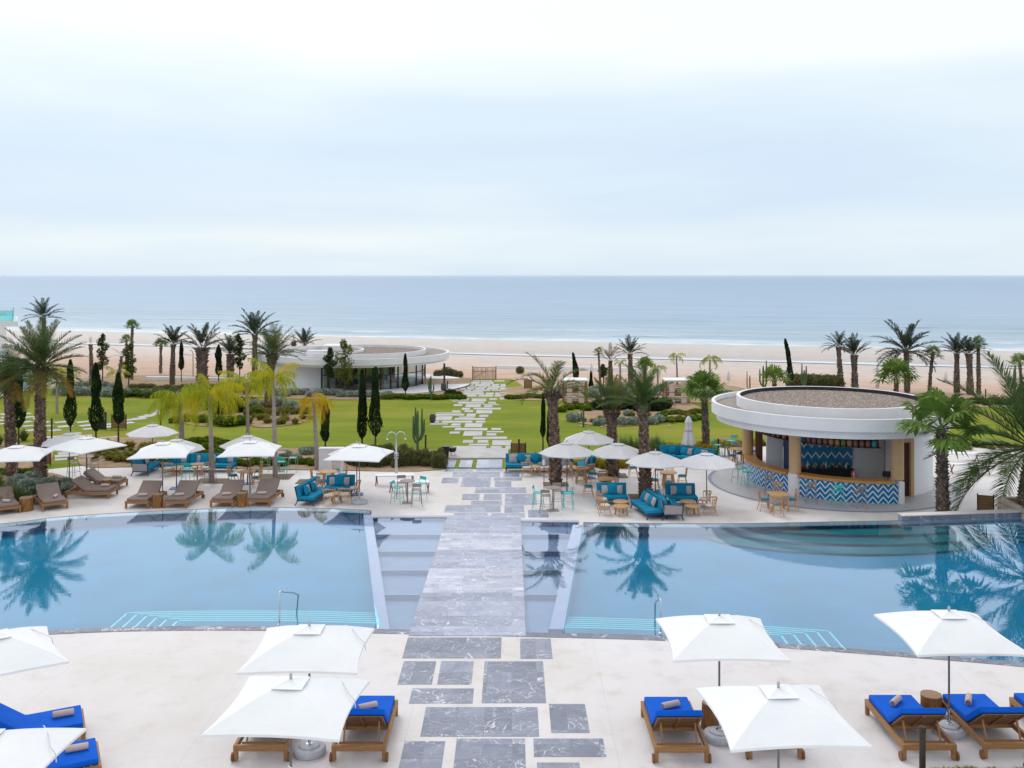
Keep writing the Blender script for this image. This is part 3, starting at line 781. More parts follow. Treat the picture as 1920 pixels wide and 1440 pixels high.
# ---------------------------------------------------------------- slabs set in the paving
def slabs(name, rects, z, mat, th=0.0):
    """rects: (x0, x1, y0, y1) in plan"""
    mb = MB()
    for (a, b, c, d) in rects:
        if th: mb.box(((a+b)/2, (c+d)/2, z+th/2-0.05), (b-a, d-c, th+0.1))
        else: mb.add([Vector((a, c, z)), Vector((b, c, z)), Vector((b, d, z)), Vector((a, d, z))], [(0, 1, 2, 3)])
    return struct(mb.build(name, mat))
def rowd(y): return F*H/(y-HZ)
near_slabs = [(-2.87, -0.29, 1195.5, 1234.5), (-2.80, -1.96, 1240, 1283.7), (-1.83, -0.99, 1240, 1283.7), (-0.71, 0.80, 1240, 1318.7),
              (0.22, 1.06, 1197.5, 1235.5), (-2.41, -0.92, 1291, 1319.5), (-1.99, 0.59, 1326, 1381.5), (0.86, 1.70, 1320, 1374.5),
              (-2.30, -1.43, 1390, 1452), (-1.19, 0.28, 1385, 1452), (0.46, 1.96, 1385, 1419.5), (0.51, 1.38, 1430, 1470)]
slabs('slate_paving', [(a, b, rowd(d), rowd(c)) for a, b, c, d in near_slabs], DZ+0.004, 'marble')
def AX(v): return 820+v/8
def AY(v): return 830+v/8
fs_ = [(125, 525, 396, 430), (590, 975, 390, 425), (240, 930, 443, 510), (1000, 1225, 440, 510), (78, 310, 530, 605), (372, 790, 525, 660), (858, 1262, 525, 566),
       (872, 1100, 583, 660), (575, 1325, 675, 752), (382, 620, 773, 857), (705, 955, 773, 857), (1025, 1480, 773, 930), (510, 960, 875, 927), (125, 940, 942, 1042),
       (1018, 1290, 945, 1048), (255, 740, 1060, 1108), (820, 1305, 1065, 1120), (1372, 1655, 1015, 1118)]
def prect(xa, xb, ya, yb, zfun=None):
    """pixel rectangle (front edge width) -> plan rectangle on the terrain"""
    p = W(xa, yb, zfun); q = W(xb, yb, zfun); r_ = W(xa, ya, zfun)
    m1 = W((xa+xb)/2, (ya+yb)/2, zfun).y
    k = m1
    return ((xa-CX)/F*k, (xb-CX)/F*k, q.y, r_.y)
M['marble_far'] = marble('slate_marble_far', bright=1.28)
slabs('slate_paving', [(q[0]-0.03, q[1]+0.03, q[2]-0.05, q[3]+0.05) for q in [prect(AX(a), AX(b), AY(c), AY(d), TZ) for a, b, c, d in fs_]], TZ+0.005, 'marble_far')
gs = [(80, 275, 272, 380), (335, 525, 272, 380), (590, 975, 265, 389)]
slabs('slate_paving', [prect(AX(a), AX(b), AY(c), AY(d), TZ) for a, b, c, d in gs], TZ, 'palestone', 0.05)
pl = [(150, 1065, 118, 248)]
slabs('stone_path', [prect(AX(a), AX(b), AY(c), AY(d)) for a, b, c, d in pl], TZ, 'pathstone', 0.08)
# winding garden path: single slabs laid in the grass
z2 = [(1470, 1730, 1185, 1208), (1757, 1845, 1185, 1208), (1868, 1920, 1183, 1206), (1595, 1750, 1168, 1180), (1550, 1632, 1140, 1160), (1660, 1745, 1140, 1160), (1770, 1920, 1142, 1178),
      (1625, 1885, 1115, 1132), (1727, 1805, 1090, 1106), (1727, 1860, 1073, 1083), (1452, 1532, 1077, 1092), (1555, 1700, 1075, 1107), (1490, 1738, 1050, 1067), (1763, 1840, 1050, 1064),
      (1397, 1540, 1036, 1045), (1565, 1700, 1015, 1043), (1465, 1538, 1016, 1031), (1305, 1442, 1015, 1024), (1393, 1625, 996, 1010), (1648, 1722, 996, 1010), (1330, 1375, 996, 1010),
      (1490, 1722, 975, 989), (1348, 1472, 963, 989), (1578, 1650, 943, 962), (1673, 1745, 951, 966), (1520, 1645, 965, 972), (1350, 1565, 944, 957), (1345, 1545, 934, 940), (1650, 1775, 917, 940),
      (1470, 1536, 919, 930), (1562, 1630, 917, 930), (1543, 1608, 899, 913), (1630, 1838, 898, 911), (1710, 1775, 881, 893), (1572, 1688, 872, 893), (1482, 1550, 872, 885), (1700, 1825, 870, 877),
      (1517, 1715, 855, 867), (1740, 1802, 855, 866), (1470, 1598, 846, 851), (1617, 1728, 830, 851), (1452, 1515, 828, 840), (1537, 1598, 828, 840), (1750, 1808, 828, 839), (1828, 1887, 822, 836)]
rr = []
for a, b, c, d in z2:
    x0, x1, y0, y1 = prect(480+a/4, 480+b/4, 540+c/4, 540+d/4)
    rr.append((x0, x1, y0, y1))
mb = MB()
for (a, b, c, d) in rr:
    z = G((a+b)/2, (c+d)/2); mb.box(((a+b)/2, (c+d)/2-0.1, z-0.01), (b-a-0.04, (d-c)*0.93-0.04, 0.06))
rnd = random.Random(5)
yrow = 816
while yrow > 692:
    c = (yrow-690)/126
    xa = lerp_tab([(690, 1640), (712, 1610), (735, 1460), (752, 1490), (780, 1530), (816, 1560)], yrow)
    xb = lerp_tab([(690, 1840), (705, 1880), (760, 1888), (816, 1890)], yrow)
    hh = rnd.choice([9, 12, 15]); x = xa+rnd.uniform(0, 20)
    while x < xb:
        wd = rnd.uniform(50, 170); e = min(x+wd, xb+rnd.uniform(-10, 6))
        if e-x > 20 and rnd.random() < 0.93:
            q = prect(480+x/4, 480+e/4, 540+(yrow-hh)/4, 540+yrow/4)
            z = G((q[0]+q[1])/2, (q[2]+q[3])/2); mb.box(((q[0]+q[1])/2, (q[2]+q[3])/2, z-0.005), (q[1]-q[0]-0.06, (q[3]-q[2])*0.86, 0.06))
        x = e+rnd.uniform(5, 11)
    yrow -= hh+2.2
struct(mb.build('stone_path', 'pathstone'))
# crossing path of diamond slabs on the left lawn
mb = MB(); rnd = random.Random(11)
a0 = W(-60, 778); a1 = W(150, 802)
ax = Vector((1, 0.55, 0)).normalized()
def dslab(cx, cy, l, w_, ang):
    z = G(cx, cy); mb.box((cx, cy, z-0.005), (l*0.95, w_*0.9, 0.06), rz=ang)
ends = [((-70, 776), (40, 790)), ((40, 790), (150, 808)), ((150, 808), (245, 790)), ((245, 790), (300, 772))]
for (p, q) in ends:
    P, Q = W(*p), W(*q); n = int((Q-P).length/1.55)
    for i in range(n):
        c = P.lerp(Q, (i+0.5)/n)
        for k in (-1, 0, 1):
            if rnd.random() < 0.13: continue
            dslab(c.x+rnd.uniform(-.2, .2), c.y+k*2.1+rnd.uniform(-.2, .2)+(0.9 if i % 2 else 0), rnd.uniform(0.8, 1.15), rnd.uniform(0.75, 0.95), 0.7)
P, Q = W(160, 818), W(120, 868)
for i in range(9):
    c = P.lerp(Q, (i+0.5)/9)
    for k in (-1.6, -0.2, 1.2):
        dslab(c.x+k*1.35+rnd.uniform(-.15, .15), c.y+rnd.uniform(-.15, .15)+(0.5 if k == -.2 else 0), rnd.uniform(1.0, 1.4), rnd.uniform(0.7, 0.95), 0.5)
struct(mb.build('stone_path', 'pathstone'))
# planted beds: soil patches lying on the grass or the terrace
def patch(name, pts, mat='soil', off=0.03, z=None, sub=3):
    P = [W(x, y, z) for x, y in pts]
    ctr = sum(P, Vector())/len(P); m = len(P)*4
    Q = []
    n = len(P)
    for i in range(n):
        a, b, c, d = P[i-1], P[i], P[(i+1) % n], P[(i+2) % n]
        for k in range(4):
            t = k/4; Q.append(0.5*((2*b)+(-a+c)*t+(2*a-5*b+4*c-d)*t*t+(-a+3*b-3*c+d)*t**3))
    vs = [ctr]; fs = []
    for r_ in range(1, sub+1):
        for q in Q: vs.append(ctr.lerp(q, r_/sub))
    for v in vs: v.z = (G(v.x, v.y) if z is None else z)+off
    for i in range(m):
        j = (i+1) % m; fs.append((0, 1+i, 1+j))
        for r_ in range(1, sub): fs.append((1+(r_-1)*m+i, 1+r_*m+i, 1+r_*m+j, 1+(r_-1)*m+j))
    mb = MB(); mb.add(vs, fs); return struct(mb.build(name, mat))
patch('dune_soil', [(100, 738), (140, 712), (250, 704), (400, 705), (520, 712), (520, 738), (400, 742), (250, 740)], off=0.02)
patch('planting_bed', [(465, 782), (500, 762), (560, 757), (590, 768), (575, 790), (520, 800), (475, 800)])
patch('planting_bed', [(395, 800), (330, 788), (360, 760), (440, 748), (480, 760), (470, 790)])
patch('planting_bed', [(1075, 790), (1095, 768), (1160, 752), (1250, 748), (1310, 762), (1300, 780), (1230, 793), (1150, 800)])
patch('planting_bed', [(1340, 890), (1060, 890), (965, 893), (940, 862), (1000, 853), (1120, 850), (1200, 838), (1340, 838)], off=-0.005+0.04, z=TZ-0.06)
patch('planting_bed', [(150, 872), (170, 826), (260, 822), (420, 838), (600, 842), (700, 845), (830, 846), (828, 881), (600, 882), (420, 879), (260, 876)], off=0.03)
patch('planting_bed', [(-120, 900), (-100, 835), (0, 830), (85, 838), (98, 860), (60, 884), (0, 892)], off=0.03)
patch('planting_bed', [(-80, 960), (-60, 900), (0, 893), (70, 885), (120, 893), (140, 912), (105, 940), (60, 948), (0, 955)], off=0.02, z=TZ)
patch('planting_bed', [(100, 742), (150, 728), (260, 724), (440, 722), (620, 722), (640, 742), (820, 741), (860, 742), (870, 730), (845, 745), (640, 750), (440, 744), (260, 741)])
patch('planting_bed', [(950, 748), (950, 728), (1060, 722), (1200, 720), (1330, 722), (1400, 730), (1390, 752), (1200, 756), (1060, 752)])
# tree pits in the terrace
for (x, y, w_) in ((397, 902, 1.1), (516, 894, 1.25), (1148, 892, 1.1), (583, 903, 1.0), (1210, 932, 1.1), (1042, 908, 0.9)):
    p = T(x, y); mb = MB(); mb.add([Vector((p.x+a*w_*0.72, p.y+b*w_*0.6, TZ+0.006)) for a, b in ((-1, -1), (1, -1), (1, 1), (-1, 1))], [(0, 1, 2, 3)])
    struct(mb.build('tree_pit', 'pit'))
# lettering on the coping near the left steps
tx = bpy.data.curves.new('coping_lettering', 'FONT'); tx.body = 'NO DIVING'; tx.size = 0.24; tx.extrude = 0.001; tx.materials.append(M['paintwhite'])
to = bpy.data.objects.new('coping_lettering', tx); COL.objects.link(to); to.location = (-11.30, near(-11.3)+0.07, DZ+0.014); to.rotation_euler = (0, 0, R(5)); to.scale = (0.82, 0.8, 1)
struct(to)
mb = MB(); mb.lathe([(0.07, 0), (0.095, 0)], 20, caps=False); mb.beam((-0.06, 0.06, 0), (0.06, -0.06, 0), 0.02, 0.001)
o = mb.build('coping_lettering', 'paintwhite'); o.location = (-11.46, near(-11.4)+0.15, DZ+0.015); struct(o)
# ---------------------------------------------------------------- sun loungers
def lounger(name, label, fabricmat, group, length=2.15, width=1.12):
    """foot end at y=0 (local), head at y=+length"""
    t = thing(name, (0, 0, 0), 0, label, 'sun lounger', group)
    Wd = width; fz = 0.28; hy = 1.22
    mb = MB()
    for s in (-1, 1): mb.box((s*(Wd/2-0.035), length/2, fz), (0.07, length, 0.12))
    mb.box((0, 0.035, fz), (Wd-0.14, 0.07, 0.12)); mb.box((0, length-0.035, fz), (Wd-0.14, 0.07, 0.12)); mb.box((0, hy-0.02, fz-0.01), (Wd-0.14, 0.06, 0.09))
    mb.build('frame', 'teak', t, bevel=0.008)
    for s in (-1, 1):
        MB().box((s*(Wd/2-0.045), 0.05, 0.11), (0.085, 0.085, 0.22)).build('leg', 'teak', t, bevel=0.006)
        lg = MB().box((s*(Wd/2-0.045), length-0.06, 0.12), (0.085, 0.09, 0.20)).build('leg', 'teak', t, bevel=0.006)
        wh = MB(); wh.tube([(s*(Wd/2+0.00), length-0.05, 0.09), (s*(Wd/2+0.04), length-0.05, 0.09)], 0.09, 16); wh.build('wheel', 'teak_slat', t, smooth=40)
    mb = MB(); n = 9
    for i in range(n): mb.box((0, 0.12+i*(hy-0.2)/(n-1), fz+0.045), (Wd-0.15, 0.085, 0.02))
    mb.build('seat_slats', 'teak_slat', t)
    # raised back
    ang = R(38); bl = 0.80; c, s_ = math.cos(ang), math.sin(ang)
    def bp(x, u, v): return Vector((x, hy+0.02+u*c-v*s_, fz+0.03+u*s_+v*c))
    mb = MB()
    for s in (-1, 1): mb.beam(bp(s*(Wd/2-0.13), 0, 0), bp(s*(Wd/2-0.13), bl, 0), 0.05, 0.035)
    mb.beam(bp(0, 0.0, -0.01), bp(0, bl, -0.01), 0.05, 0.03)
    for i in range(10):
        u = 0.04+i*(bl-0.08)/9; mb.beam(bp(-(Wd/2-0.15), u, 0.012), bp(Wd/2-0.15, u, 0.012), 0.02, 0.056, up=Vector((0, c, s_)))
    bk = mb.build('backrest', 'teak_slat', t)
    mb = MB()
    for s in (-1, 1): mb.beam(bp(s*(Wd/2-0.2), 0.52, -0.02), Vector((s*(Wd/2-0.2), hy+0.62, fz-0.03)), 0.035, 0.03)
    mb.beam(Vector((-(Wd/2-0.1), hy+0.62, fz-0.03)), Vector((Wd/2-0.1, hy+0.62, fz-0.03)), 0.035, 0.035)
    mb.build('back_support', 'teak', bk)
    # mattress: one bent cushion
    th = 0.12; prof = []
    base = [(0.06, 0.0), (hy-0.06, 0.0), (hy+0.04, 0.02)]
    lo = [Vector((0, 0.05, fz+0.06)), Vector((0, hy-0.08, fz+0.06)), bp(0, 0.06, 0.04), bp(0, bl+0.02, 0.04)]
    hi = [Vector((0, 0.05, fz+0.06+th)), Vector((0, hy-0.13, fz+0.06+th)), bp(0, 0.03, 0.04+th+0.0), bp(0, bl+0.02, 0.04+th)]
    hi[2] = Vector((0, hy-0.06, fz+0.06+th+0.012))
    poly = [(p.y, p.z) for p in lo]+[(p.y, p.z) for p in reversed(hi)]
    mb = MB(); mb.extrude_x(poly, -(Wd/2-0.07), Wd/2-0.07)
    mb.build('mattress', fabricmat, t, bevel=0.028, seg=3, smooth=50)
    return t
def towel(label, group):
    mb = MB(); L_ = 0.42; r0 = 0.068; n = 18; vs = []; fs = []
    t = thing('rolled_towel', (0, 0, 0), 0, label, 'towel', group)
    pr = [(-L_/2, r0*0.86), (-L_/2+0.012, r0*0.98), (-L_*0.2, r0), (L_*0.2, r0*1.02), (L_/2-0.012, r0), (L_/2, r0*0.88)]
    mb.tube([(x, 0, r0) for x, _ in pr], [r for _, r in pr], n)
    tr_ = mb.build('towel_roll', 'towel', t, smooth=60)
    for s in (-1, 1):
        pts = [(s*(L_/2+0.002), math.cos(a)*(0.052-0.0018*a), r0+math.sin(a)*(0.052-0.0018*a)) for a in [k*0.55 for k in range(44)]]
        MB().tube(pts, 0.005, 4).build('spiral_edge', 'towel_edge', tr_)
    return t
tw0 = towel('x', 'rolled towels on the loungers'); tw_used = [False]
def put_towel(lo, lx, ly, ang, label):
    global tw0
    th = lo.rotation_euler.z; c, s = math.cos(th), math.sin(th)
    loc = (lo.location.x+lx*c-ly*s, lo.location.y+lx*s+ly*c, lo.location.z+0.285+0.06+0.118)
    if not tw_used[0]: o = tw0; tw_used[0] = True
    else: o = copy_tree(tw0)
    o.location = loc; o.rotation_euler = (0, 0, th+ang); o['label'] = label
    return o
GL = 'teak loungers with blue mattresses on the near deck'
LB = lounger('sun_lounger', 'x', 'blue', GL)
bl = [(-3.15, 21.86, 180, 'blue teak lounger half under the second front parasol, beside the slate paving', (0.02, 0.75, 28), 'rolled towel on the blue lounger left of the slate paving'),
      (-5.17, 21.86, 180, 'teak lounger almost wholly hidden beneath the front left-centre parasol', None, ''),
      (3.48, 21.80, 180, 'blue teak lounger with its slatted back to us, right of the slate paving', (-0.02, 0.62, 24), 'rolled towel on the lounger right of the slate paving'),
      (5.44, 21.95, 180, 'teak lounger mostly covered by the front right-centre parasol, only its rear frame showing', None, ''),
      (8.60, 21.9, 180, 'blue teak lounger behind the dark bollard, with a wide slatted back', (0.05, 0.52, 48), 'rolled towel on the lounger behind the bollard'),
      (10.30, 21.95, 180, 'blue teak lounger with the parasol base at its left side', (0.1, 0.5, 62), 'rolled towel on the lounger right of the parasol pole'),
      (11.95, 22.0, 180, 'blue teak lounger cut off by the right edge, only its foot end visible', None, ''),
      (-9.32, 20.93, 117, 'blue lounger turned sideways at the left edge, the farther one of that pair', (0.02, 0.42, 88), 'rolled towel on the farther of the two sideways left loungers'),
      (-8.34, 19.42, 117, 'blue lounger turned sideways at the bottom left corner, under the parasol tip', (0.02, 0.42, 88), 'rolled towel on the nearer of the two sideways left loungers')]
for i, (x, y, a, lab, tw, tl) in enumerate(bl):
    o = LB if i == 0 else copy_tree(LB)
    o.location = (x, y, DZ); o.rotation_euler = (0, 0, R(a)); o['label'] = lab
    if tw: put_towel(o, tw[0], tw[1], R(tw[2]), tl)
GT = 'teak loungers with taupe mattresses along the far pool edge'
LT = lounger('sun_lounger', 'x', 'taupe', GT)
tl_ = [(-22.75, 43.3, 37, 'taupe lounger at the left edge, partly out of the frame', (0.05, 0.5, -55)),
       (-21.0, 44.15, 37, 'taupe lounger angled right, beside the round-topped stump by the blue-green shrubs', (0.1, 0.55, 60)),
       (-19.45, 46.9, 90, 'taupe lounger set sideways with its wheels to the left, the nearer of two', (0.1, 0.45, 90)),
       (-19.75, 48.85, 90, 'taupe lounger set sideways behind its twin, next to the bar table with grey stools', (0.1, 0.4, 90)),
       (-17.37, 44.4, -3, 'taupe lounger left of the stump table, first of the four facing the pool', (0.05, 0.55, 18)),
       (-15.62, 44.45, -3, 'taupe lounger right of the stump table, second of the four facing the pool', (0.0, 0.55, 22)),
       (-13.50, 44.6, -3, 'taupe lounger below the slanting yellow palm trunk, third of the four facing the pool', (0.05, 0.55, 20)),
       (-11.83, 44.75, -3, 'taupe lounger nearest the teal sofa, last of the four facing the pool', (0.0, 0.55, 14))]
for i, (x, y, a, lab, tw) in enumerate(tl_):
    o = LT if i == 0 else copy_tree(LT)
    o.location = (x, y, TZ); o.rotation_euler = (0, 0, R(a)); o['label'] = lab
    put_towel(o, tw[0], tw[1], R(tw[2]), 'rolled towel on the '+lab.split(',')[0])
# ---------------------------------------------------------------- tree-stump side tables
def stump(loc, r, h, label, seed):
    rnd = random.Random(seed); mb = MB(); n = 28; m = 8; vs = []; fs = []
    def rad(a, z): return r*(1+0.10*noise.noise(Vector((math.cos(a)*1.5+seed, math.sin(a)*1.5, z*1.2)))+0.08*noise.noise(Vector((math.cos(a)*4, math.sin(a)*4+seed, z))))*(1.0+0.12*(1-z/h)**3)
    for j in range(m+1):
        z = h*j/m
        for k in range(n): a = 2*math.pi*k/n; vs.append(Vector((rad(a, z)*math.cos(a), rad(a, z)*math.sin(a), z)))
    for j in range(m):
        for k in range(n): fs.append((j*n+k, j*n+(k+1) % n, (j+1)*n+(k+1) % n, (j+1)*n+k))
    mb.add(vs, fs)
    t = thing('stump_table', loc, seed, label, 'side table', 'tree stump side tables')
    mb.build('stump', 'stump', t, smooth=50)
    mb = MB(); mb.add([Vector((rad(2*math.pi*k/n, h)*0.97*math.cos(2*math.pi*k/n), rad(2*math.pi*k/n, h)*0.97*math.sin(2*math.pi*k/n), h+0.012)) for k in range(n)]+[Vector((rad(2*math.pi*k/n, h)*math.cos(2*math.pi*k/n), rad(2*math.pi*k/n, h)*math.sin(2*math.pi*k/n), h-0.002)) for k in range(n)], [tuple(range(n))]+[(k, n+k, n+(k+1) % n, (k+1) % n) for k in range(n)])
    mb.build('cut_top', 'ringwood', t, smooth=30)
    return t
stump((4.42, 21.2, DZ), 0.21, 0.56, 'gnarled stump table between the right lounger and the parasol base', 1)
stump((9.50, 21.75, DZ), 0.24, 0.50, 'wide stump table between the two blue loungers by the bollard', 2)
p = T(49, 957); stump(p, 0.30, 0.60, 'reddish stump table between the two leftmost taupe loungers', 3)
p = T(296, 951); stump((p.x, p.y, TZ), 0.235, 0.62, 'stump table between the first and second pool-facing taupe loungers', 4)
p = T(454, 949); stump((p.x, p.y, TZ), 0.245, 0.62, 'stump table between the third and fourth pool-facing taupe loungers', 5)
p = T(200, 920); stump((p.x, p.y, TZ), 0.22, 0.55, 'stump table half hidden between the two sideways taupe loungers', 6)

# ---------------------------------------------------------------- parasols
def canopy_mesh(n, rad, hc, he, sag, vent=True):
    """n ribs; fabric pulled taut between ribs; edge curves inwards"""
    mb = MB(); m = 8; seg = 6; vs = []; fs = []
    off = math.pi/4 if n == 4 else 0
    def pt(f, a, t):
        # f: angular position between ribs 0..1 (a: rib angle, step)
        a0, a1 = a
        p0 = Vector((math.cos(a0), math.sin(a0), 0))*rad; p1 = Vector((math.cos(a1), math.sin(a1), 0))*rad
        e = p0.lerp(p1, f); k = 4*f*(1-f)
        e = e*(1-sag*k)
        q = e*t
        z = hc+(he-hc)*(t**1.32)-0.02*k*t*(1-t)*4
        return Vector((q.x, q.y, z))
    for i in range(n):
        a = (off+2*math.pi*i/n, off+2*math.pi*(i+1)/n); b = len(vs)
        for j in range(m+1):
            for s in range(seg+1): vs.append(pt(s/seg, a, 0.02+0.98*j/m))
        for j in range(m):
            for s in range(seg):
                q = b+j*(seg+1)+s; fs.append((q, q+seg+1, q+seg+2, q+1))
        # hem
        b2 = len(vs)
        for s in range(seg+1):
            p = pt(s/seg, a, 1.0); vs.append(p+Vector((0, 0, -0.045 if rad > 1 else -0.012)))
        for s in range(seg):
            q = b+m*(seg+1)+s; fs.append((q, b2+s, b2+s+1, q+1))
    mb.add(vs, fs); return mb
def parasol(kind, label, group):
    t = thing('parasol', (0, 0, 0), 0, label, 'parasol', group)
    if kind == 'square': n, rad, hc, he, sag, cm, pm = 4, 1.76, 2.64, 2.17, 0.08, 'canvas', 'polemetal'
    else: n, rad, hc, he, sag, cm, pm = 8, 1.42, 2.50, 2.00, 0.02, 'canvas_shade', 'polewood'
    po = MB().tube([(0, 0, 0.1), (0, 0, hc+0.05)], 0.024, 10).build('pole', pm, t, smooth=40)
    cn = canopy_mesh(n, rad, hc, he, sag).build('canopy', cm, t, smooth=7, weld=True)
    v = canopy_mesh(n, rad*0.235, hc+0.03, hc-0.045, 0.02).build('vent', cm, cn, smooth=7, weld=True)
    MB().lathe([(0.03, hc+0.04), (0.03, hc+0.1), (0.018, hc+0.13), (0.0, hc+0.14)], 10).build('finial', 'basecon', cn, smooth=40)
    mb = MB()
    for i in range(n):
        a = (math.pi/4 if n == 4 else 0)+2*math.pi*i/n
        e = Vector((math.cos(a)*rad*0.97, math.sin(a)*rad*0.97, he-0.03)); mid = Vector((e.x*0.5, e.y*0.5, hc+(he-hc)*0.46-0.035))
        mb.tube([(0, 0, hc-0.04), mid, e], 0.011, 5); mb.tube([(0, 0, hc-0.55), mid], 0.009, 5)
    mb.build('ribs', pm, cn)
    if kind == 'square':
        b = MB().lathe([(0.0, 0.0), (0.335, 0.0), (0.36, 0.03), (0.36, 0.11), (0.33, 0.145), (0.22, 0.16), (0.22, 0.185), (0.20, 0.20), (0.0, 0.20)], 32).build('base', 'basecon', t, smooth=40)
        c = MB().lathe([(0.075, 0.2), (0.075, 0.215), (0.033, 0.22), (0.033, 0.5), (0.026, 0.52)], 16); c.build('pole_sleeve', 'steel', po, smooth=40)
        k = MB().tube([(0.03, 0, 0.42), (0.075, 0, 0.42)], 0.012, 8); k.build('knob', 'dark', po)
        mb = MB()
        for sx in (1,):
            a = -math.pi/4+math.pi/2
            mb.tube([(0.60, 0.98, 2.335), (0.72, 0.80, 2.375), (0.86, 0.62, 2.345), (1.04, 0.30, 2.30), (1.17, 0.22, 2.22), (1.19, 0.22, 2.08)], 0.010, 4)
        mb.build('tie_strap', 'canvas_shade', cn)
    else:
        MB().box((0, 0, 0.012), (0.62, 0.62, 0.024)).build('base', 'bluemetal', t)
        MB().tube([(0, 0, 0.024), (0, 0, 0.42)], 0.034, 10).build('pole_sleeve', 'bluemetal', po)
    return t
GS = 'white square parasols'; GO = 'off-white octagonal parasols on brown poles'
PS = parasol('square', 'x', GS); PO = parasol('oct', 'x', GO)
ns = [(-4.24, 20.09, 0, 'white square parasol in front of the left handrail, its disc base showing beside a lounger'),
      (-4.02, 17.45, -4, 'white square parasol left of the slate paving, nearest of the two overlapping ones'),
      (4.47, 20.7, 0, 'white square parasol by the right handrail, over the bare deck'),
      (4.74, 17.08, 3, 'white square parasol front right of centre, with a fold strap at its left corner'),
      (9.55, 20.98, 0, 'white square parasol at right over two blue loungers, its whole pole visible'),
      (-10.65, 19.75, 35.6, 'white square parasol cut by the left edge beside the near coping'),
      (-8.55, 15.4, 0, 'white square parasol in the bottom left corner above the blue loungers'),
      (-4.07, 14.05, 0, 'white square parasol showing only its top edge at the bottom of the picture')]
for i, (x, y, a, lab) in enumerate(ns):
    o = PS if i == 0 else copy_tree(PS)
    o.location = (x, y, DZ); o.rotation_euler = (0, 0, R(a)); o['label'] = lab
    if x < 0: o.scale = (0.96, 0.96, 1)
for (px, py, a, lab) in [(31, 946, 12, 'white square parasol at the left edge before the thick date palm'), (162, 924, 62, 'white square parasol over the sideways taupe loungers'),
                         (305, 938, 8, 'white square parasol between the first two pool-facing taupe loungers'), (469, 934, 6, 'white square parasol behind the third and fourth pool-facing loungers'),
                         (674, 944, -8, 'white square parasol on a round white base beside the spindle chairs')]:
    o = copy_tree(PS); o.location = T(px, py); o.rotation_euler = (0, 0, R(a)); o['label'] = lab; o.scale = (1.07, 1.07, 1.05)
for i, (px, py, a, lab) in enumerate([(130, 901, 0, 'off-white parasol behind the sideways loungers, left of the grass-tuft bed'), (286, 880, 10, 'off-white parasol standing alone on the lawn edge, farthest at left'),
                      (331, 916, 4, 'off-white parasol over the long left sofa, partly behind a white one'), (464, 907, 12, 'off-white parasol at the right end of the long left sofa, behind a white one'),
                      (669, 927, 6, 'off-white parasol behind the white one beside the plain white wall'), (1063, 924, 3, 'off-white parasol behind the tall sparse palm trunk, over the long right sofa'),
                      (1104, 896, 14, 'off-white parasol farthest back, right of the tall sparse palm'), (1159, 926, 8, 'off-white parasol between two palm trunks, over the dining tables'),
                      (1229, 946, 2, 'off-white parasol above the back-to-back teal sofas'), (1325, 950, 10, 'off-white parasol nearest the round bar building')]):
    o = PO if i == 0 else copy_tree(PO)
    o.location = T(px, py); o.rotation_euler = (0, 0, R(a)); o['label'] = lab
# the closed one
t = thing('closed_parasol', T(1291, 864), 0, 'grey-white closed parasol behind the angled teal sofa', 'parasol')
MB().tube([(0, 0, 0), (0, 0, 2.66)], 0.024, 8).build('pole', 'polewood', t)
mb = MB(); vs = []; n = 24
prof = [(0.03, 2.62), (0.12, 2.5), (0.19, 2.25), (0.15, 2.2), (0.17, 1.9), (0.25, 1.4), (0.36, 1.0), (0.34, 0.95)]
for r_, z_ in prof:
    for k in range(n): a = 2*math.pi*k/n; rr_ = r_*(1+0.22*math.cos(6*a)*(1 if z_ < 2.3 else 0.4)); vs.append(Vector((rr_*math.cos(a), rr_*math.sin(a), z_)))
fs = []
for j in range(len(prof)-1):
    for k in range(n): fs.append((j*n+k, (j+1)*n+k, (j+1)*n+(k+1) % n, j*n+(k+1) % n))
mb.add(vs, fs); mb.build('canopy', 'canvas_shade', t, smooth=35)
MB().tube([(0, 0, 1.72), (0, 0, 1.8)], 0.23, 12).build('strap', 'greycush', t)
MB().box((0, 0, 0.012), (0.6, 0.6, 0.024)).build('base', 'bluemetal', t)

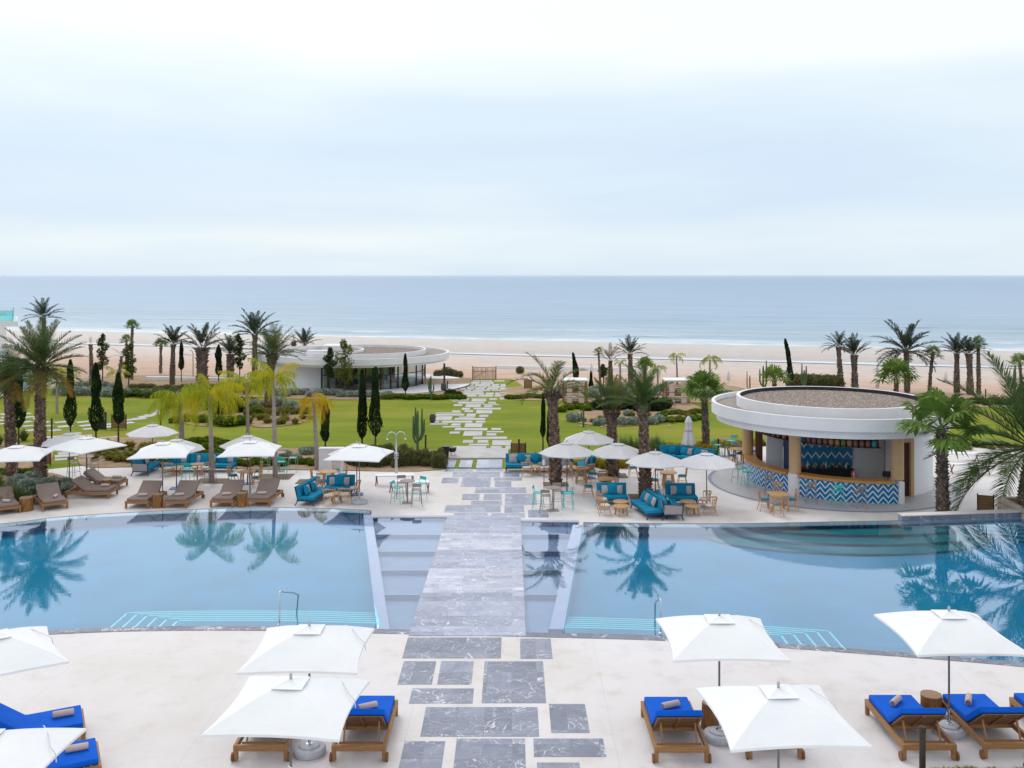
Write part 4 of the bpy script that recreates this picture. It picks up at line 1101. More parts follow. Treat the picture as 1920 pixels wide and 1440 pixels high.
# ---------------------------------------------------------------- sofas
def sofa(n, mw, label, cushions, ends=(False, False), group='teal outdoor sofas', mesh_back=True):
    """seat runs along x, front faces -y; origin at the middle of the front legs"""
    t = thing('sofa', (0, 0, 0), 0, label, 'sofa', group)
    Wd = n*mw; D = 0.88
    mb = MB(); mb.box((0, D/2, 0.24), (Wd, D-0.06, 0.05))
    mb.beam((-Wd/2+0.02, D-0.10, 0.24), (-Wd/2+0.02, D+0.06, 0.86), 0.035); mb.beam((Wd/2-0.02, D-0.10, 0.24), (Wd/2-0.02, D+0.06, 0.86), 0.035)
    mb.beam((-Wd/2, D+0.06, 0.86), (Wd/2, D+0.06, 0.86), 0.035)
    mb.build('frame', 'navy', t)
    MB().add([], []) 
    fr_ = [c for c in bpy.data.objects if c.parent == t][0]
    b = MB(); b.beam((-Wd/2+0.04, D+0.02, 0.56), (Wd/2-0.04, D+0.02, 0.56), 0.012, 0.56, up=Vector((0, 0.24, 1))); b.build('back_panel', 'mesh', t)
    for sx in (-1, 1):
        MB().beam((sx*(Wd/2-0.08), 0.08, 0.24), (sx*(Wd/2-0.0), -0.0, 0.0), 0.04).build('leg', 'navy', fr_)
        MB().beam((sx*(Wd/2-0.08), D-0.08, 0.24), (sx*(Wd/2-0.0), D+0.06, 0.0), 0.04).build('leg', 'navy', fr_)
    for sx, e in zip((-1, 1), ends):
        if e:
            mb = MB(); mb.beam((sx*Wd/2, 0.05, 0.24), (sx*Wd/2, 0.0, 0.66), 0.035); mb.beam((sx*Wd/2, 0.0, 0.66), (sx*Wd/2, D+0.03, 0.72), 0.035)
            mb.build('arm_frame', 'navy', t)
            MB().box((sx*(Wd/2), D/2+0.01, 0.47), (0.014, D-0.1, 0.40)).build('side_panel', 'mesh', t)
    for i in range(n):
        x = -Wd/2+mw*(i+0.5)
        MB().box((x, D/2-0.02, 0.35), (mw-0.01, D-0.02, 0.17)).build('seat_cushion', 'teal', t, bevel=0.05, seg=3, smooth=50)
        MB().box((x, D-0.10, 0.65), (mw-0.02, 0.17, 0.50), rx=R(-13)).build('back_cushion', 'teal', t, bevel=0.055, seg=3, smooth=50)
    for (x, y, ang, m, sz, lean) in cushions:
        r_ = Matrix.Rotation(R(lean), 4, 'X') @ Matrix.Rotation(R(ang), 4, 'Y')
        MB().pillow((x, y, 0.44+sz*0.5*(1.25 if abs(ang) > 20 else 0.93)), sz, sz, 0.17, r_).build('pillow', m, t, smooth=60)
    return t
def rot_place(o, p, rz): o.location = p; o.rotation_euler = (0, 0, R(rz)); return o
cu = [(-1.45, 0.60, 0, 'greycush', 0.48, -16), (-1.0, 0.52, 45, 'teal', 0.46, -18), (-0.68, 0.60, 0, 'greycush', 0.44, -16), (-0.22, 0.52, 40, 'teal', 0.46, -18), (0.35, 0.6, 0, 'greycush', 0.46, -16), (0.95, 0.58, 10, 'teal', 0.46, -16), (1.45, 0.6, 0, 'greycush', 0.46, -16)]
p = T(1012, 886); rot_place(sofa(3, 1.25, 'long three-section teal sofa beside the wooden sign board, behind the tall sparse palm', cu), p, 0)
cu = [(-1.35, 0.58, 0, 'teal', 0.46, -16), (-0.95, 0.6, 0, 'greycush', 0.34, -14), (0.0, 0.56, 0, 'greycush', 0.42, -16), (0.22, 0.5, 0, 'teal', 0.48, -18), (0.62, 0.58, 0, 'greycush', 0.42, -16), (1.35, 0.56, 0, 'teal', 0.5, -16), (1.62, 0.56, 0, 'greycush', 0.4, -16)]
p = T(370, 886); rot_place(sofa(3, 1.28, 'long three-section teal sofa along the left hedge, behind the tall pale palm trunk', cu), p, 0)
c2 = [(-0.30, 0.52, 0, 'greycush', 0.42, -16), (0.0, 0.46, 0, 'teal', 0.50, -18), (0.28, 0.52, 0, 'greycush', 0.42, -16)]
p = T(1150, 948); rot_place(sofa(1, 1.42, 'teal loveseat facing us behind the pair of round coffee tables, left of the back-to-back sofas', c2), p, 0)
p = T(1281, 949); rot_place(sofa(1, 1.42, 'teal loveseat facing us right of the back-to-back sofas', c2), p, 0)
p = T(633, 931); rot_place(sofa(1, 1.42, 'teal loveseat facing us beneath the white parasol with the round base', c2), p, 0)
c3 = [(-0.72, 0.5, 15, 'teal', 0.46, -20), (-0.45, 0.56, 0, 'greycush', 0.42, -16), (0.15, 0.5, 20, 'teal', 0.46, -18), (0.42, 0.56, 0, 'greycush', 0.42, -16)]
def side_sofa(n, mw, label, cush, near_px, facing, ends=(False, False)):
    """a sofa running away from us; near_px = pixel of the middle of its near end on the ground"""
    q = T(*near_px); s = sofa(n, mw, label, cush, ends)
    L_ = n*mw
    if facing == 'L': s.rotation_euler = (0, 0, R(-90)); s.location = (q.x-0.44, q.y+L_/2, TZ)   # front to -x
    else: s.rotation_euler = (0, 0, R(90)); s.location = (q.x+0.44, q.y+L_/2, TZ)
    return s
s1 = side_sofa(2, 1.1, 'teal sofa facing left of the back-to-back pair at the pool edge', c3, (1222, 976), 'L')
s1.rotation_euler.z += R(12)
s2 = side_sofa(2, 1.1, 'teal sofa facing right of the back-to-back pair, grey mesh panel towards us', c3, (1263, 976), 'R', (True, False))
s3 = side_sofa(2, 1.1, 'teal sofa facing right at the pool edge, between the loungers and the spindle chairs', c3, (578, 950), 'R')
s3.rotation_euler.z += R(-10)
s4 = side_sofa(2, 1.0, 'teal sofa with a grey mesh end panel, left of the long left sofa', [(0.3, 0.56, 0, 'greycush', 0.42, -16)], (262, 893), 'R', (True, False))
s5 = side_sofa(1, 1.35, 'short teal sofa seen side on at the right end of the long right sofa', [(-0.25, 0.5, 0, 'teal', 0.48, -20), (0.2, 0.5, 0, 'greycush', 0.42, -18)], (1100, 888), 'L')
p = T(1295, 872); rot_place(sofa(2, 1.2, 'teal sofa set at an angle under the closed parasol', c3), p, -42)
p = T(1262, 868); rot_place(sofa(1, 1.2, 'teal loveseat joined to the angled sofa, in front of the yellow-green hedge', [(0.1, 0.5, 0, 'teal', 0.44, -16)]), p, 6)

# ---------------------------------------------------------------- spindle chairs
def spindle(name, label, cush, group, armchair=False, h=0.92):
    """front faces -y; origin under the seat centre"""
    t = thing(name, (0, 0, 0), 0, label, 'chair', group)
    sw = 0.56 if armchair else 0.48; sd = 0.5 if armchair else 0.46; sh = 0.38 if armchair else 0.45
    o = MB().lathe([(0, 0), (0.5, 0), (0.52, 0.02), (0.5, 0.035), (0, 0.035)], 20).build('seat', 'oak', t, smooth=40); o.scale = (sw, sd, 1); o.location = (0, 0, sh)
    for sx in (-1, 1):
        for sy in (-1, 1):
            MB().tube([(sx*sw*0.36, sy*sd*0.34, sh), (sx*sw*0.52, sy*sd*0.56, 0)], [0.021, 0.014], 7).build('leg', 'oak', t, smooth=50)
    mb = MB(); z = sh*0.45
    for sx in (-1, 1): mb.tube([(sx*sw*0.45, -sd*0.46, z), (sx*sw*0.45, sd*0.46, z)], 0.011, 5)
    mb.tube([(-sw*0.45, 0, z), (sw*0.45, 0, z)], 0.011, 5)
    mb.build('stretcher', 'oak', t)
    mb = MB(); top = h if not armchair else 0.72
    nb = 9; ends = []
    for i in range(nb):
        u = i/(nb-1)*2-1
        if armchair:
            a = u*R(80); b = Vector((math.sin(a)*sw*0.44, math.cos(a)*sd*0.44, sh+0.03)); e = Vector((math.sin(a)*sw*0.56, math.cos(a)*sd*0.62, top+0.06*(1-abs(u))))
        else:
            b = Vector((u*sw*0.36, sd*0.42, sh+0.03)); e = Vector((u*sw*0.48, sd*0.62-0.05*u*u, top))
        ends.append(e); mb.tube([b, e], 0.010 if 0 < i < nb-1 else 0.015, 5)
    mb.build('spindles', 'oak', t)
    mb = MB()
    for a_, b_ in zip(ends, ends[1:]): mb.beam(a_, b_+(b_-a_)*0.08, 0.025, 0.075 if not armchair else 0.055)
    mb.build('top_rail', 'oak', t)
    if cush:
        o = MB().lathe([(0, 0), (0.46, 0), (0.5, 0.025), (0.46, 0.055), (0, 0.06)], 18).build('cushion', cush, t, smooth=60); o.scale = (sw*0.93, sd*0.93, 1); o.location = (0, 0, sh+0.035)
    return t
GA = 'low spindle armchairs with cream cushions'; GD = 'spindle dining chairs with teal cushions'
CA = spindle('spindle_armchair', 'x', 'whitecush', GA, True); CD = spindle('spindle_chair', 'x', 'teal', GD)
used = {}
def place(proto, p, rz, label, z=None):
    if id(proto) not in used: used[id(proto)] = 1; o = proto
    else: o = copy_tree(proto)
    o.location = (p[0], p[1], TZ if z is None else z); o.rotation_euler = (0, 0, R(rz)); o['label'] = label
    return o
# rz: 0 = facing us, 180 = back to us, 90 = facing right, -90 = facing left
for px, py, rz, lab in [(988, 892, 180, 'spindle armchair with its back to us, leftmost before the long right sofa'), (1021, 892, 178, 'spindle armchair with its back to us, second before the long right sofa'),
                        (1060, 892, 183, 'spindle armchair with its back to us, just right of the tall sparse palm trunk'), (1134, 965, 90, 'spindle armchair facing right, nearest the pool beside the two round coffee tables'),
                        (1129, 953, 94, 'spindle armchair facing right, behind another, beside the two round coffee tables'), (1332, 965, -92, 'spindle armchair facing left, right of the coffee tables by the mesh-ended sofa'),
                        (1321, 953, -80, 'spindle armchair facing left, behind another near the blue parasol plate'), (617, 946, 186, 'spindle armchair with its back to us, left of a pair at the pool edge'),
                        (646, 944, 172, 'spindle armchair with its back to us, right of a pair at the pool edge'), (665, 931, -86, 'spindle armchair facing left, by the pole of the parasol with a round base'),
                        (314, 893, 176, 'spindle armchair with its back to us, under the parasol over the long left sofa'), (387, 892, 200, 'spindle armchair just left of the tall pale palm trunk')]:
    place(CA, T(px, py), rz, lab)
for px, py, rz, lab in [(1089, 908, 180, 'dining chair with its back to us at the round table beside the blue parasol plate'), (1079, 899, 100, 'dining chair left behind the round table beside the blue parasol plate'),
                        (1103, 931, 92, 'dining chair facing right at the round table before the two palm trunks'), (1133, 920, 4, 'dining chair behind the round table before the two palm trunks'),
                        (1146, 932, -84, 'dining chair right of the round table before the two palm trunks'), (1112, 906, 20, 'dining chair facing us between the two round dining tables'),
                        (1187, 894, 90, 'dining chair seen side on, left of the second thick palm trunk'), (1227, 918, 90, 'dining chair facing right, at the table behind the loveseat'), (1256, 905, -6, 'dining chair behind the table behind the loveseat'),
                        (1279, 910, -92, 'dining chair facing left, at the table behind the loveseat'), (1253, 922, 176, 'dining chair with its back to us, at the table behind the loveseat'), (1236, 897, 20, 'dining chair mostly hidden by the parasol pole behind the back-to-back sofas'),
                        (1433, 957, 92, 'dining chair left of the wooden table below the bar counter'), (1484, 957, -92, 'dining chair right of the wooden table below the bar counter'), (1457, 966, 180, 'dining chair nearest us at the wooden table below the bar counter'), (1461, 944, 0, 'dining chair against the bar counter side of the wooden table'),
                        (592, 914, 88, 'dining chair facing right at the round table before the plain white wall'), (605, 921, 168, 'dining chair with its back to us at the round table before the plain white wall'),
                        (642, 908, -70, 'dining chair facing left at the round table before the plain white wall'), (629, 899, 0, 'dining chair against the plain white wall'),
                        (437, 909, 80, 'dining chair facing right behind the third pool-facing lounger'), (482, 901, -60, 'dining chair behind the last pool-facing lounger, the farther one'), (481, 914, -100, 'dining chair close behind the last pool-facing lounger'),
                        (1373, 870, 60, 'dining chair left of the small round table behind the bar counter end'), (1388, 866, -30, 'dining chair right of the small round table behind the bar counter end'), (1413, 862, -60, 'dining chair seen through the open bar'), (1380, 846, 10, 'dining chair beyond the small round table near the bar')]:
    place(CD, T(px, py), rz, lab)

# ---------------------------------------------------------------- tables
def rtable(name, r, h, legr, label, cat, group, mat='oak', nleg=4):
    t = thing(name, (0, 0, 0), 0, label, cat, group)
    MB().lathe([(0, h-0.04), (r*0.97, h-0.04), (r, h-0.02), (r, h-0.005), (r-0.01, h), (0, h)], 36).build('tabletop', mat, t, smooth=40)
    for k in range(nleg):
        a = math.pi/4+k*2*math.pi/nleg
        MB().tube([(math.cos(a)*r*0.62, math.sin(a)*r*0.62, h-0.04), (math.cos(a)*r*0.80, math.sin(a)*r*0.80, 0)], [legr*1.25, legr], 10).build('leg', mat, t, smooth=50)
    return t
CT = rtable('coffee_table', 0.37, 0.43, 0.035, 'x', 'coffee table', 'low round wooden coffee tables')
DT = rtable('dining_table', 0.46, 0.76, 0.04, 'x', 'dining table', 'round wooden dining tables')
for px, py, lab in [(1165, 966, 'round wooden coffee table nearest the left-facing sofa'), (1164, 957, 'round wooden coffee table partly behind another, before the left loveseat'), (1299, 966, 'round wooden coffee table beside the sofa with the mesh panel'),
                    (1290, 957, 'round wooden coffee table before the right loveseat'), (631, 941, 'round wooden coffee table between two armchairs and the loveseat'), (1003, 889, 'round wooden coffee table between the first two armchairs before the long right sofa'),
                    (1037, 889, 'round wooden coffee table behind the tall sparse palm trunk'), (1068, 889, 'round wooden coffee table at the right end of the long right sofa'), (332, 890, 'round wooden coffee table in front of the long left sofa, left one'), (372, 889, 'round wooden coffee table in front of the long left sofa, right one')]:
    place(CT, T(px, py), 20, lab)
for px, py, lab in [(1090, 904, 'round wooden dining table beside the blue parasol plate'), (1136, 926, 'round wooden dining table before the two palm trunks'), (1253, 913, 'round wooden dining table behind the right loveseat'),
                    (616, 911, 'round wooden dining table before the plain white wall'), (462, 911, 'round wooden dining table behind the pool-facing loungers'), (1384, 866, 'small round wooden table beyond the bar counter end')]:
    place(DT, T(px, py), 0, lab)
t = thing('square_table', T(1459, 956), 0.05, 'square wooden table with two chairs below the bar counter', 'table')
MB().box((0, 0, 0.74), (0.85, 0.8, 0.045)).build('tabletop', 'oak', t, bevel=0.01)
for a in (-1, 1):
    for b in (-1, 1): MB().box((a*0.36, b*0.33, 0.36), (0.07, 0.07, 0.72)).build('leg', 'oak', t)
# bar tables and stools
def bartable(label, group, top, leg, r=0.36, h=1.06):
    t = thing('bar_table', (0, 0, 0), 0, label, 'bar table', group)
    MB().lathe([(0, h-0.025), (r, h-0.025), (r, h), (0, h)], 32).build('tabletop', top, t, smooth=40)
    MB().tube([(0, 0, 0.02), (0, 0, h-0.02)], 0.035, 10).build('post', leg, t, smooth=40)
    MB().box((0, 0, 0.012), (0.5, 0.5, 0.02)).build('base', leg, t)
    return t
def stool(mat, label, group):
    t = thing('bar_stool', (0, 0, 0), 0, label, 'bar stool', group)
    s = 0.20; sh = 0.76
    MB().box((0, 0, sh), (0.42, 0.40, 0.03)).build('seat', mat, t, bevel=0.008)
    for sx in (-1, 1):
        for sy in (-1, 1):
            MB().tube([(sx*0.19, sy*0.18, sh), (sx*0.25, sy*0.25, 0)], 0.013, 6).build('leg', mat, t)
    mb = MB(); z = 0.3
    for a, b in (((-1, -1), (1, -1)), ((1, -1), (1, 1)), ((1, 1), (-1, 1)), ((-1, 1), (-1, -1))):
        mb.tube([(a[0]*0.226, a[1]*0.223, z), (b[0]*0.226, b[1]*0.223, z)], 0.009, 5)
    mb.build('footrest', mat, t)
    mb = MB()
    for sx in (-1, 1): mb.tube([(sx*0.19, 0.18, sh), (sx*0.20, 0.235, sh+0.30)], 0.012, 5)
    bf = mb.build('back_frame', mat, t)
    MB().box((0, 0.232, sh+0.235), (0.42, 0.016, 0.15), rx=R(-8)).build('backrest', mat, bf, bevel=0.006)
    return t
BT = bartable('x', 'round bar tables with steel posts', 'greymetal', 'greymetal')
SG = stool('greymetal', 'x', 'grey metal bar stools'); ST = stool('turq', 'x', 'turquoise metal bar stools'); SS = stool('sage', 'x', 'grey-green legged bar stools')
for px, py, lab in [(764, 943, 'bar table with four stools between the pool walkway and the shower'), (1037, 957, 'bar table beside the slate paving, before the tall sparse palm'), (163, 893, 'bar table with grey stools behind the sideways loungers'),
                    (370, 908, 'bar table in front of the long left sofa'), (524, 884, 'bar table partly behind the leaning pale palm trunk'), (1359, 856, 'bar table with turquoise stools behind the bar building')]:
    place(BT, T(px, py), 8, lab)
for px, py, rz, lab in [(745, 944, 75, 'turquoise bar stool left of the bar table near the shower'), (787, 936, -40, 'turquoise bar stool behind right of the bar table near the shower'), (1009, 954, 80, 'turquoise bar stool left of the bar table beside the slate paving'),
                        (1065, 955, -100, 'turquoise bar stool right of the bar table beside the slate paving'), (352, 905, 170, 'turquoise bar stool before the long left sofa'), (527, 892, 180, 'turquoise bar stool right of the leaning pale palm trunk'),
                        (1345, 858, 60, 'turquoise bar stool left of the bar table behind the bar building'), (1371, 850, -60, 'turquoise bar stool right of the bar table behind the bar building'), (1402, 913, 115, 'turquoise bar stool at the left curve of the bar counter'), (1571, 950, 176, 'turquoise bar stool at the middle of the bar counter')]:
    place(ST, T(px, py), rz, lab)
for px, py, rz, lab in [(753, 934, 10, 'grey bar stool behind the bar table near the shower'), (781, 948, 190, 'grey bar stool with its back to us at the bar table near the shower'), (1023, 960, 172, 'grey bar stool with its back to us beside the slate paving'), (1046, 950, 10, 'grey bar stool hidden behind the bar table beside the slate paving'),
                        (138, 895, 60, 'grey bar stool left of the bar table behind the sideways loungers'), (174, 897, -130, 'grey bar stool right of the bar table behind the sideways loungers'), (394, 907, -100, 'grey bar stool beside the tall pale palm trunk'),
                        (1444, 929, 158, 'grey bar stool left of the white pillar at the bar counter'), (1521, 944, 172, 'grey bar stool right of the white pillar at the bar counter'), (1612, 953, 184, 'grey bar stool at the right part of the bar counter')]:
    place(SG, T(px, py), rz, lab)
for px, py, rz, lab in [(1384, 906, 115, 'brown and green bar stool at the left tip of the bar counter'), (497, 883, 90, 'grey-green bar stool left of the leaning pale palm trunk'), (549, 884, -90, 'grey-green bar stool farthest right of the leaning pale palm trunk')]:
    place(SS, T(px, py), rz, lab)
# benches: white canvas slung on crossed wooden legs
def bench(label):
    t = thing('canvas_bench', (0, 0, 0), 0, label, 'bench', 'white canvas benches with crossed legs')
    MB().box((0, 0, 0.50), (2.0, 0.55, 0.07)).build('seat', 'whitecush' if 0 else 'canvas', t, bevel=0.03, seg=3, smooth=50)
    for sx in (-1, 1):
        MB().beam((sx*0.95, -0.28, 0), (sx*0.95, 0.30, 0.52), 0.05, 0.035).build('leg', 'redwood', t)
        MB().beam((sx*0.90, 0.28, 0), (sx*0.90, -0.30, 0.52), 0.05, 0.035).build('leg', 'redwood', t)
    return t
BN = bench('x')
for px, py, rz, lab in [(740, 909, 4, 'white canvas bench on crossed legs behind the bar table, the farther one'), (768, 922, -3, 'white canvas bench on crossed legs just behind the bar table'), (1818, 888, -8, 'white canvas bench right of the bar building, the nearer one'), (1800, 866, -6, 'white canvas bench right of the bar building, the farther one')]:
    place(BN, T(px, py), rz, lab)
# low seat cube under the bench
t = MB().box((0, 0, 0.17), (0.3, 0.3, 0.34)).build('side_box', 'dark'); t.location = T(1826, 887); tag(t, 'dark box standing under the nearer right canvas bench', 'box')
# ---------------------------------------------------------------- round bar building
def ring(c, r, z0, z1, th=0.16, n=96):
    return MB().lathe([(r-th, z0), (r, z0), (r, z1), (r-th, z1), (r-th, z0)], n, (c[0], c[1], 0), caps=False)
def disc(c, r, z, n=96):
    mb = MB(); mb.add([Vector((c[0]+r*math.cos(2*math.pi*k/n), c[1]+r*math.sin(2*math.pi*k/n), z)) for k in range(n)], [tuple(range(n))]); return mb
BC = (16.5, 49.9); KC = (17.8, 50.65)
bar = thing('bar_building', (BC[0], BC[1], TZ), 0, 'round white beach bar with a gravel roof and blue zigzag counter', 'bar building')
def B(mb, name, mat, par=bar, **k):
    o = mb.build(name, mat, None, **k); o.parent = par
    o.matrix_parent_inverse = Matrix.Translation(par.location).inverted() if par is bar or par.parent is None else Matrix.Translation(bar.location).inverted() @ Matrix.Identity(4)
    return o
def child(mb, name, mat, par, origin, **k):
    o = mb.build(name, mat, None, **k); o.parent = par; o.matrix_parent_inverse = Matrix.Translation(origin).inverted(); return o
O = bar.location.copy()
def Bc(mb, name, mat, **k): return child(mb, name, mat, bar, O, **k)
roof = MB(); roof.add(ring(BC, 6.0, 2.81, 3.39).v, ring(BC, 6.0, 2.81, 3.39).f)
r2 = ring(BC, 5.74, 2.44, 2.81, 0.3); roof.add(r2.v, r2.f)
roof.lathe([(5.5, 2.46), (0.01, 2.46)], 96, (BC[0], BC[1], 0), caps=False)
roof.lathe([(6.0-0.01, 2.812), (5.6, 2.812)], 96, (BC[0], BC[1], 0), caps=False)
Bc(roof, 'roof_slab', 'render', smooth=35)
Bc(disc(BC, 5.86, 3.16), 'lower_roof', 'tarfloor')
Bc(ring(BC, 4.71, 3.10, 3.70, 0.17), 'roof_parapet', 'render', smooth=35)
Bc(MB().lathe([(4.55, 3.685), (4.52, 3.685), (4.52, 3.49), (4.30, 3.485)], 96, (BC[0], BC[1], 0), caps=False), 'roof_gutter', 'gutter')
Bc(disc(BC, 4.46, 3.51), 'roof_gravel', 'gravel')
# counter with zigzag tiles
def arcwall(c, r, a0, a1, z0, z1, n=60, uv=True):
    mb = MB(); vs = []; fs = []
    for i in range(n+1):
        a = R(a0+(a1-a0)*i/n); vs += [Vector((c[0]+r*math.cos(a), c[1]+r*math.sin(a), z0)), Vector((c[0]+r*math.cos(a), c[1]+r*math.sin(a), z1))]
    for i in range(n): fs.append((2*i, 2*i+2, 2*i+3, 2*i+1))
    mb.add(vs, fs); return mb
def setuv(o, fn):
    me = o.data; uv = me.uv_layers.new(name='UVMap')
    for l in me.loops:
        p = me.vertices[l.vertex_index].co; uv.data[l.index].uv = fn(p)
CT_ = TZ+1.08
cw = arcwall(KC, 5.30, 156, 275, TZ+0.0, CT_-0.13); o = Bc(cw, 'counter_front', 'chev')
setuv(o, lambda p: (math.atan2(p.y-KC[1], p.x-KC[0])%(2*math.pi)*5.3, p.z-TZ))
def arcslab(c, r0, r1, a0, a1, z0, z1, n=50):
    mb = MB(); vs = []; fs = []
    for i in range(n+1):
        a = R(a0+(a1-a0)*i/n)
        for r_, z_ in ((r0, z0), (r1, z0), (r1, z1), (r0, z1)): vs.append(Vector((c[0]+r_*math.cos(a), c[1]+r_*math.sin(a), z_)))
    for i in range(n):
        for k in range(4): fs.append((4*i+k, 4*i+4+k, 4*i+4+(k+1) % 4, 4*i+(k+1) % 4))
    fs.append((0, 1, 2, 3)); fs.append((4*n+3, 4*n+2, 4*n+1, 4*n)); mb.add(vs, fs); return mb
Bc(arcslab(KC, 4.75, 5.42, 156, 217.3, CT_-0.13, CT_), 'counter_top', 'counter')
Bc(arcslab(KC, 4.75, 5.42, 222.7, 272.5, CT_-0.13, CT_), 'counter_top', 'counter')
Bc(arcwall(KC, 4.8, 156, 275, TZ, CT_-0.13), 'counter_back', 'rendergrey')
for (x, y, r_) in ((12.85, 52.3, 0.29), (13.92, 47.22, 0.29), (18.36, 45.75, 0.30)):
    Bc(MB().lathe([(r_, CT_), (r_, 2.47)], 32, (x, y, 0), caps=False), 'column', 'tan', smooth=40)
Bc(MB().lathe([(0.30, TZ), (0.30, CT_-0.0)], 32, (13.86, 47.14, 0), caps=True), 'pillar_base', 'render', smooth=40)
Bc(MB().box((18.40, 45.52, (TZ+CT_)/2-0.02), (0.26, 0.42, 1.04)), 'pillar_base', 'render')
# inner walls
o = Bc(MB().box((16.15, 50.0, (2.46+TZ)/2), (3.1, 0.22, 2.46-TZ-0.01)), 'zigzag_panel', 'chevdark')
setuv(o, lambda p: (p.x, p.z-TZ))
Bc(MB().box((14.0, 51.2, 0.83), (0.86, 0.2, 3.25)), 'inner_wall', 'brightwall')
Bc(MB().box((14.5, 50.6, 0.83), (0.12, 1.0, 3.24)), 'inner_pier', 'navy')
Bc(MB().box((13.35, 51.9, 0.83), (0.22, 0.7, 3.24)), 'inner_door', 'doorbrown')
Bc(MB().box((18.65, 50.12, 0.83), (1.86, 0.16, 3.25)), 'inner_wall', 'brightwall')
Bc(MB().box((19.55, 49.4, 0.83), (0.3, 1.3, 3.24)), 'door_surround', 'tan')
Bc(MB().box((16.15, 49.62, -0.38), (2.9, 0.5, 0.82)), 'back_bar_cabinet', 'black')
ow = arcwall(KC, 4.05, -64, 85, TZ, 2.46, 60); Bc(ow, 'outer_wall', 'render', smooth=40)
# door beside the right column
fr = Bc(MB().box((19.52, 46.93, 0.62), (0.16, 0.3, 2.84)).box((19.18, 46.90, 1.98), (0.55, 0.25, 0.22)), 'door_frame', 'tan')
Bc(MB().box((19.17, 47.05, 0.48), (0.58, 0.08, 2.6)), 'door', 'doorbrown')
Bc(MB().box((18.85, 47.6, 0.83), (0.12, 1.4, 3.24)), 'inner_wall', 'brightwall')
# paved circle round the bar
o = disc(BC, 6.02, TZ+0.006).build('bar_floor', M['tarpale'] if 'tarpale' in M else simple('bar_floor_concrete', (0.42, 0.41, 0.44), (0.50, 0.48, 0.51), 0.8, 0.45, 0.03, 'World')); struct(o)
o = MB().lathe([(6.02, TZ+0.011), (6.20, TZ+0.011)], 120, (BC[0], BC[1], 0), caps=False).build('slate_inlay', simple('inlay_slate', (0.20, 0.22, 0.34), (0.27, 0.29, 0.42), 2, 0.5, 0, 'World')); struct(o)
# hanging glass shelf with jars
sh = thing('hanging_shelf', (KC[0], KC[1], 1.75), 0, 'dark curved shelf hung from the bar ceiling above the counter', 'shelf')
for a0, a1, nm in ((180, 218, 'left'), (223, 268, 'right')):
    child(arcslab(KC, 4.45, 4.80, a0, a1, 1.72, 1.76, 30), 'shelf_board', 'shelfdark', sh, sh.location)
    child(arcwall(KC, 4.45, a0, a1, 1.76, 2.44, 30), 'shelf_back', 'shelfdark', sh, sh.location)
def jar(label, mat, a, g='jars on the hanging shelf'):
    t = thing('storage_jar', (KC[0]+4.64*math.cos(R(a)), KC[1]+4.64*math.sin(R(a)), 1.76), 0, label, 'jar', g)
    MB().lathe([(0, 0.001), (0.11, 0.001), (0.125, 0.03), (0.125, 0.24), (0.09, 0.29)], 14).build('jar_body', mat, t, smooth=40)
    MB().lathe([(0.09, 0.29), (0.10, 0.295), (0.10, 0.34), (0, 0.36)], 14).build('lid', 'shelfdark', t, smooth=40)
cols = ['jar_a', 'jar_a', 'jar_a', 'jar_a', 'jar_b', 'jar_b', 'jar_c', 'jar_b', 'jar_a', 'jar_a', 'jar_a', 'jar_d']
nmc = {'jar_a': 'rose-grey', 'jar_b': 'amber', 'jar_c': 'green', 'jar_d': 'teal'}
for i, c_ in enumerate(cols): jar('%s jar on the shelf right of the front bar column' % nmc[c_], c_, 226.5+i*3.45)
for i in range(7): jar('%s jar on the shelf left of the front bar column' % nmc[['jar_a', 'jar_b'][i % 2]], ['jar_a', 'jar_b'][i % 2], 184+i*5)
# bottles on the back bar, and the till
def bottle(x, y, z, mat, label, h=0.32):
    o = MB().lathe([(0, 0), (0.04, 0), (0.042, 0.02), (0.042, h*0.58), (0.016, h*0.74), (0.014, h), (0, h)], 12).build('bottle', mat, smooth=40)
    o.location = (x, y, z); tag(o, label, 'bottle', 'bottles on the back bar')
for i in range(14):
    m_ = ['bottle_g', 'bottle_r', 'bottle_w', 'bottle_g', 'jar_b'][i % 5]
    bottle(14.85+i*0.2, 49.55+0.12*(i % 2), 0.03, m_, {'bottle_g': 'dark green', 'bottle_r': 'red', 'bottle_w': 'clear', 'jar_b': 'amber'}[m_]+' bottle on the black cabinet before the dark zigzag panel', 0.3+0.05*(i % 3))
for i, m_ in enumerate(('bottle_r', 'bottle_w', 'bottle_r')):
    bottle(16.35+i*0.10, 46.15+0.05*i, CT_, m_, ('red' if m_ == 'bottle_r' else 'clear')+' bottle standing on the wooden counter top', 0.34)
t = thing('coffee_machine', (17.98, 45.95, CT_), 0, 'black coffee machine on the counter beside the right tan column', 'coffee machine')
MB().box((0, 0, 0.20), (0.42, 0.3, 0.26)).build('body', 'black', t, bevel=0.04)
MB().box((0.08, -0.02, 0.04), (0.16, 0.2, 0.08)).build('cup_tray', 'steel', t); MB().tube([(-0.12, -0.15, 0.16), (-0.12, -0.24, 0.12)], 0.015, 8).build('handle', 'steel', t)

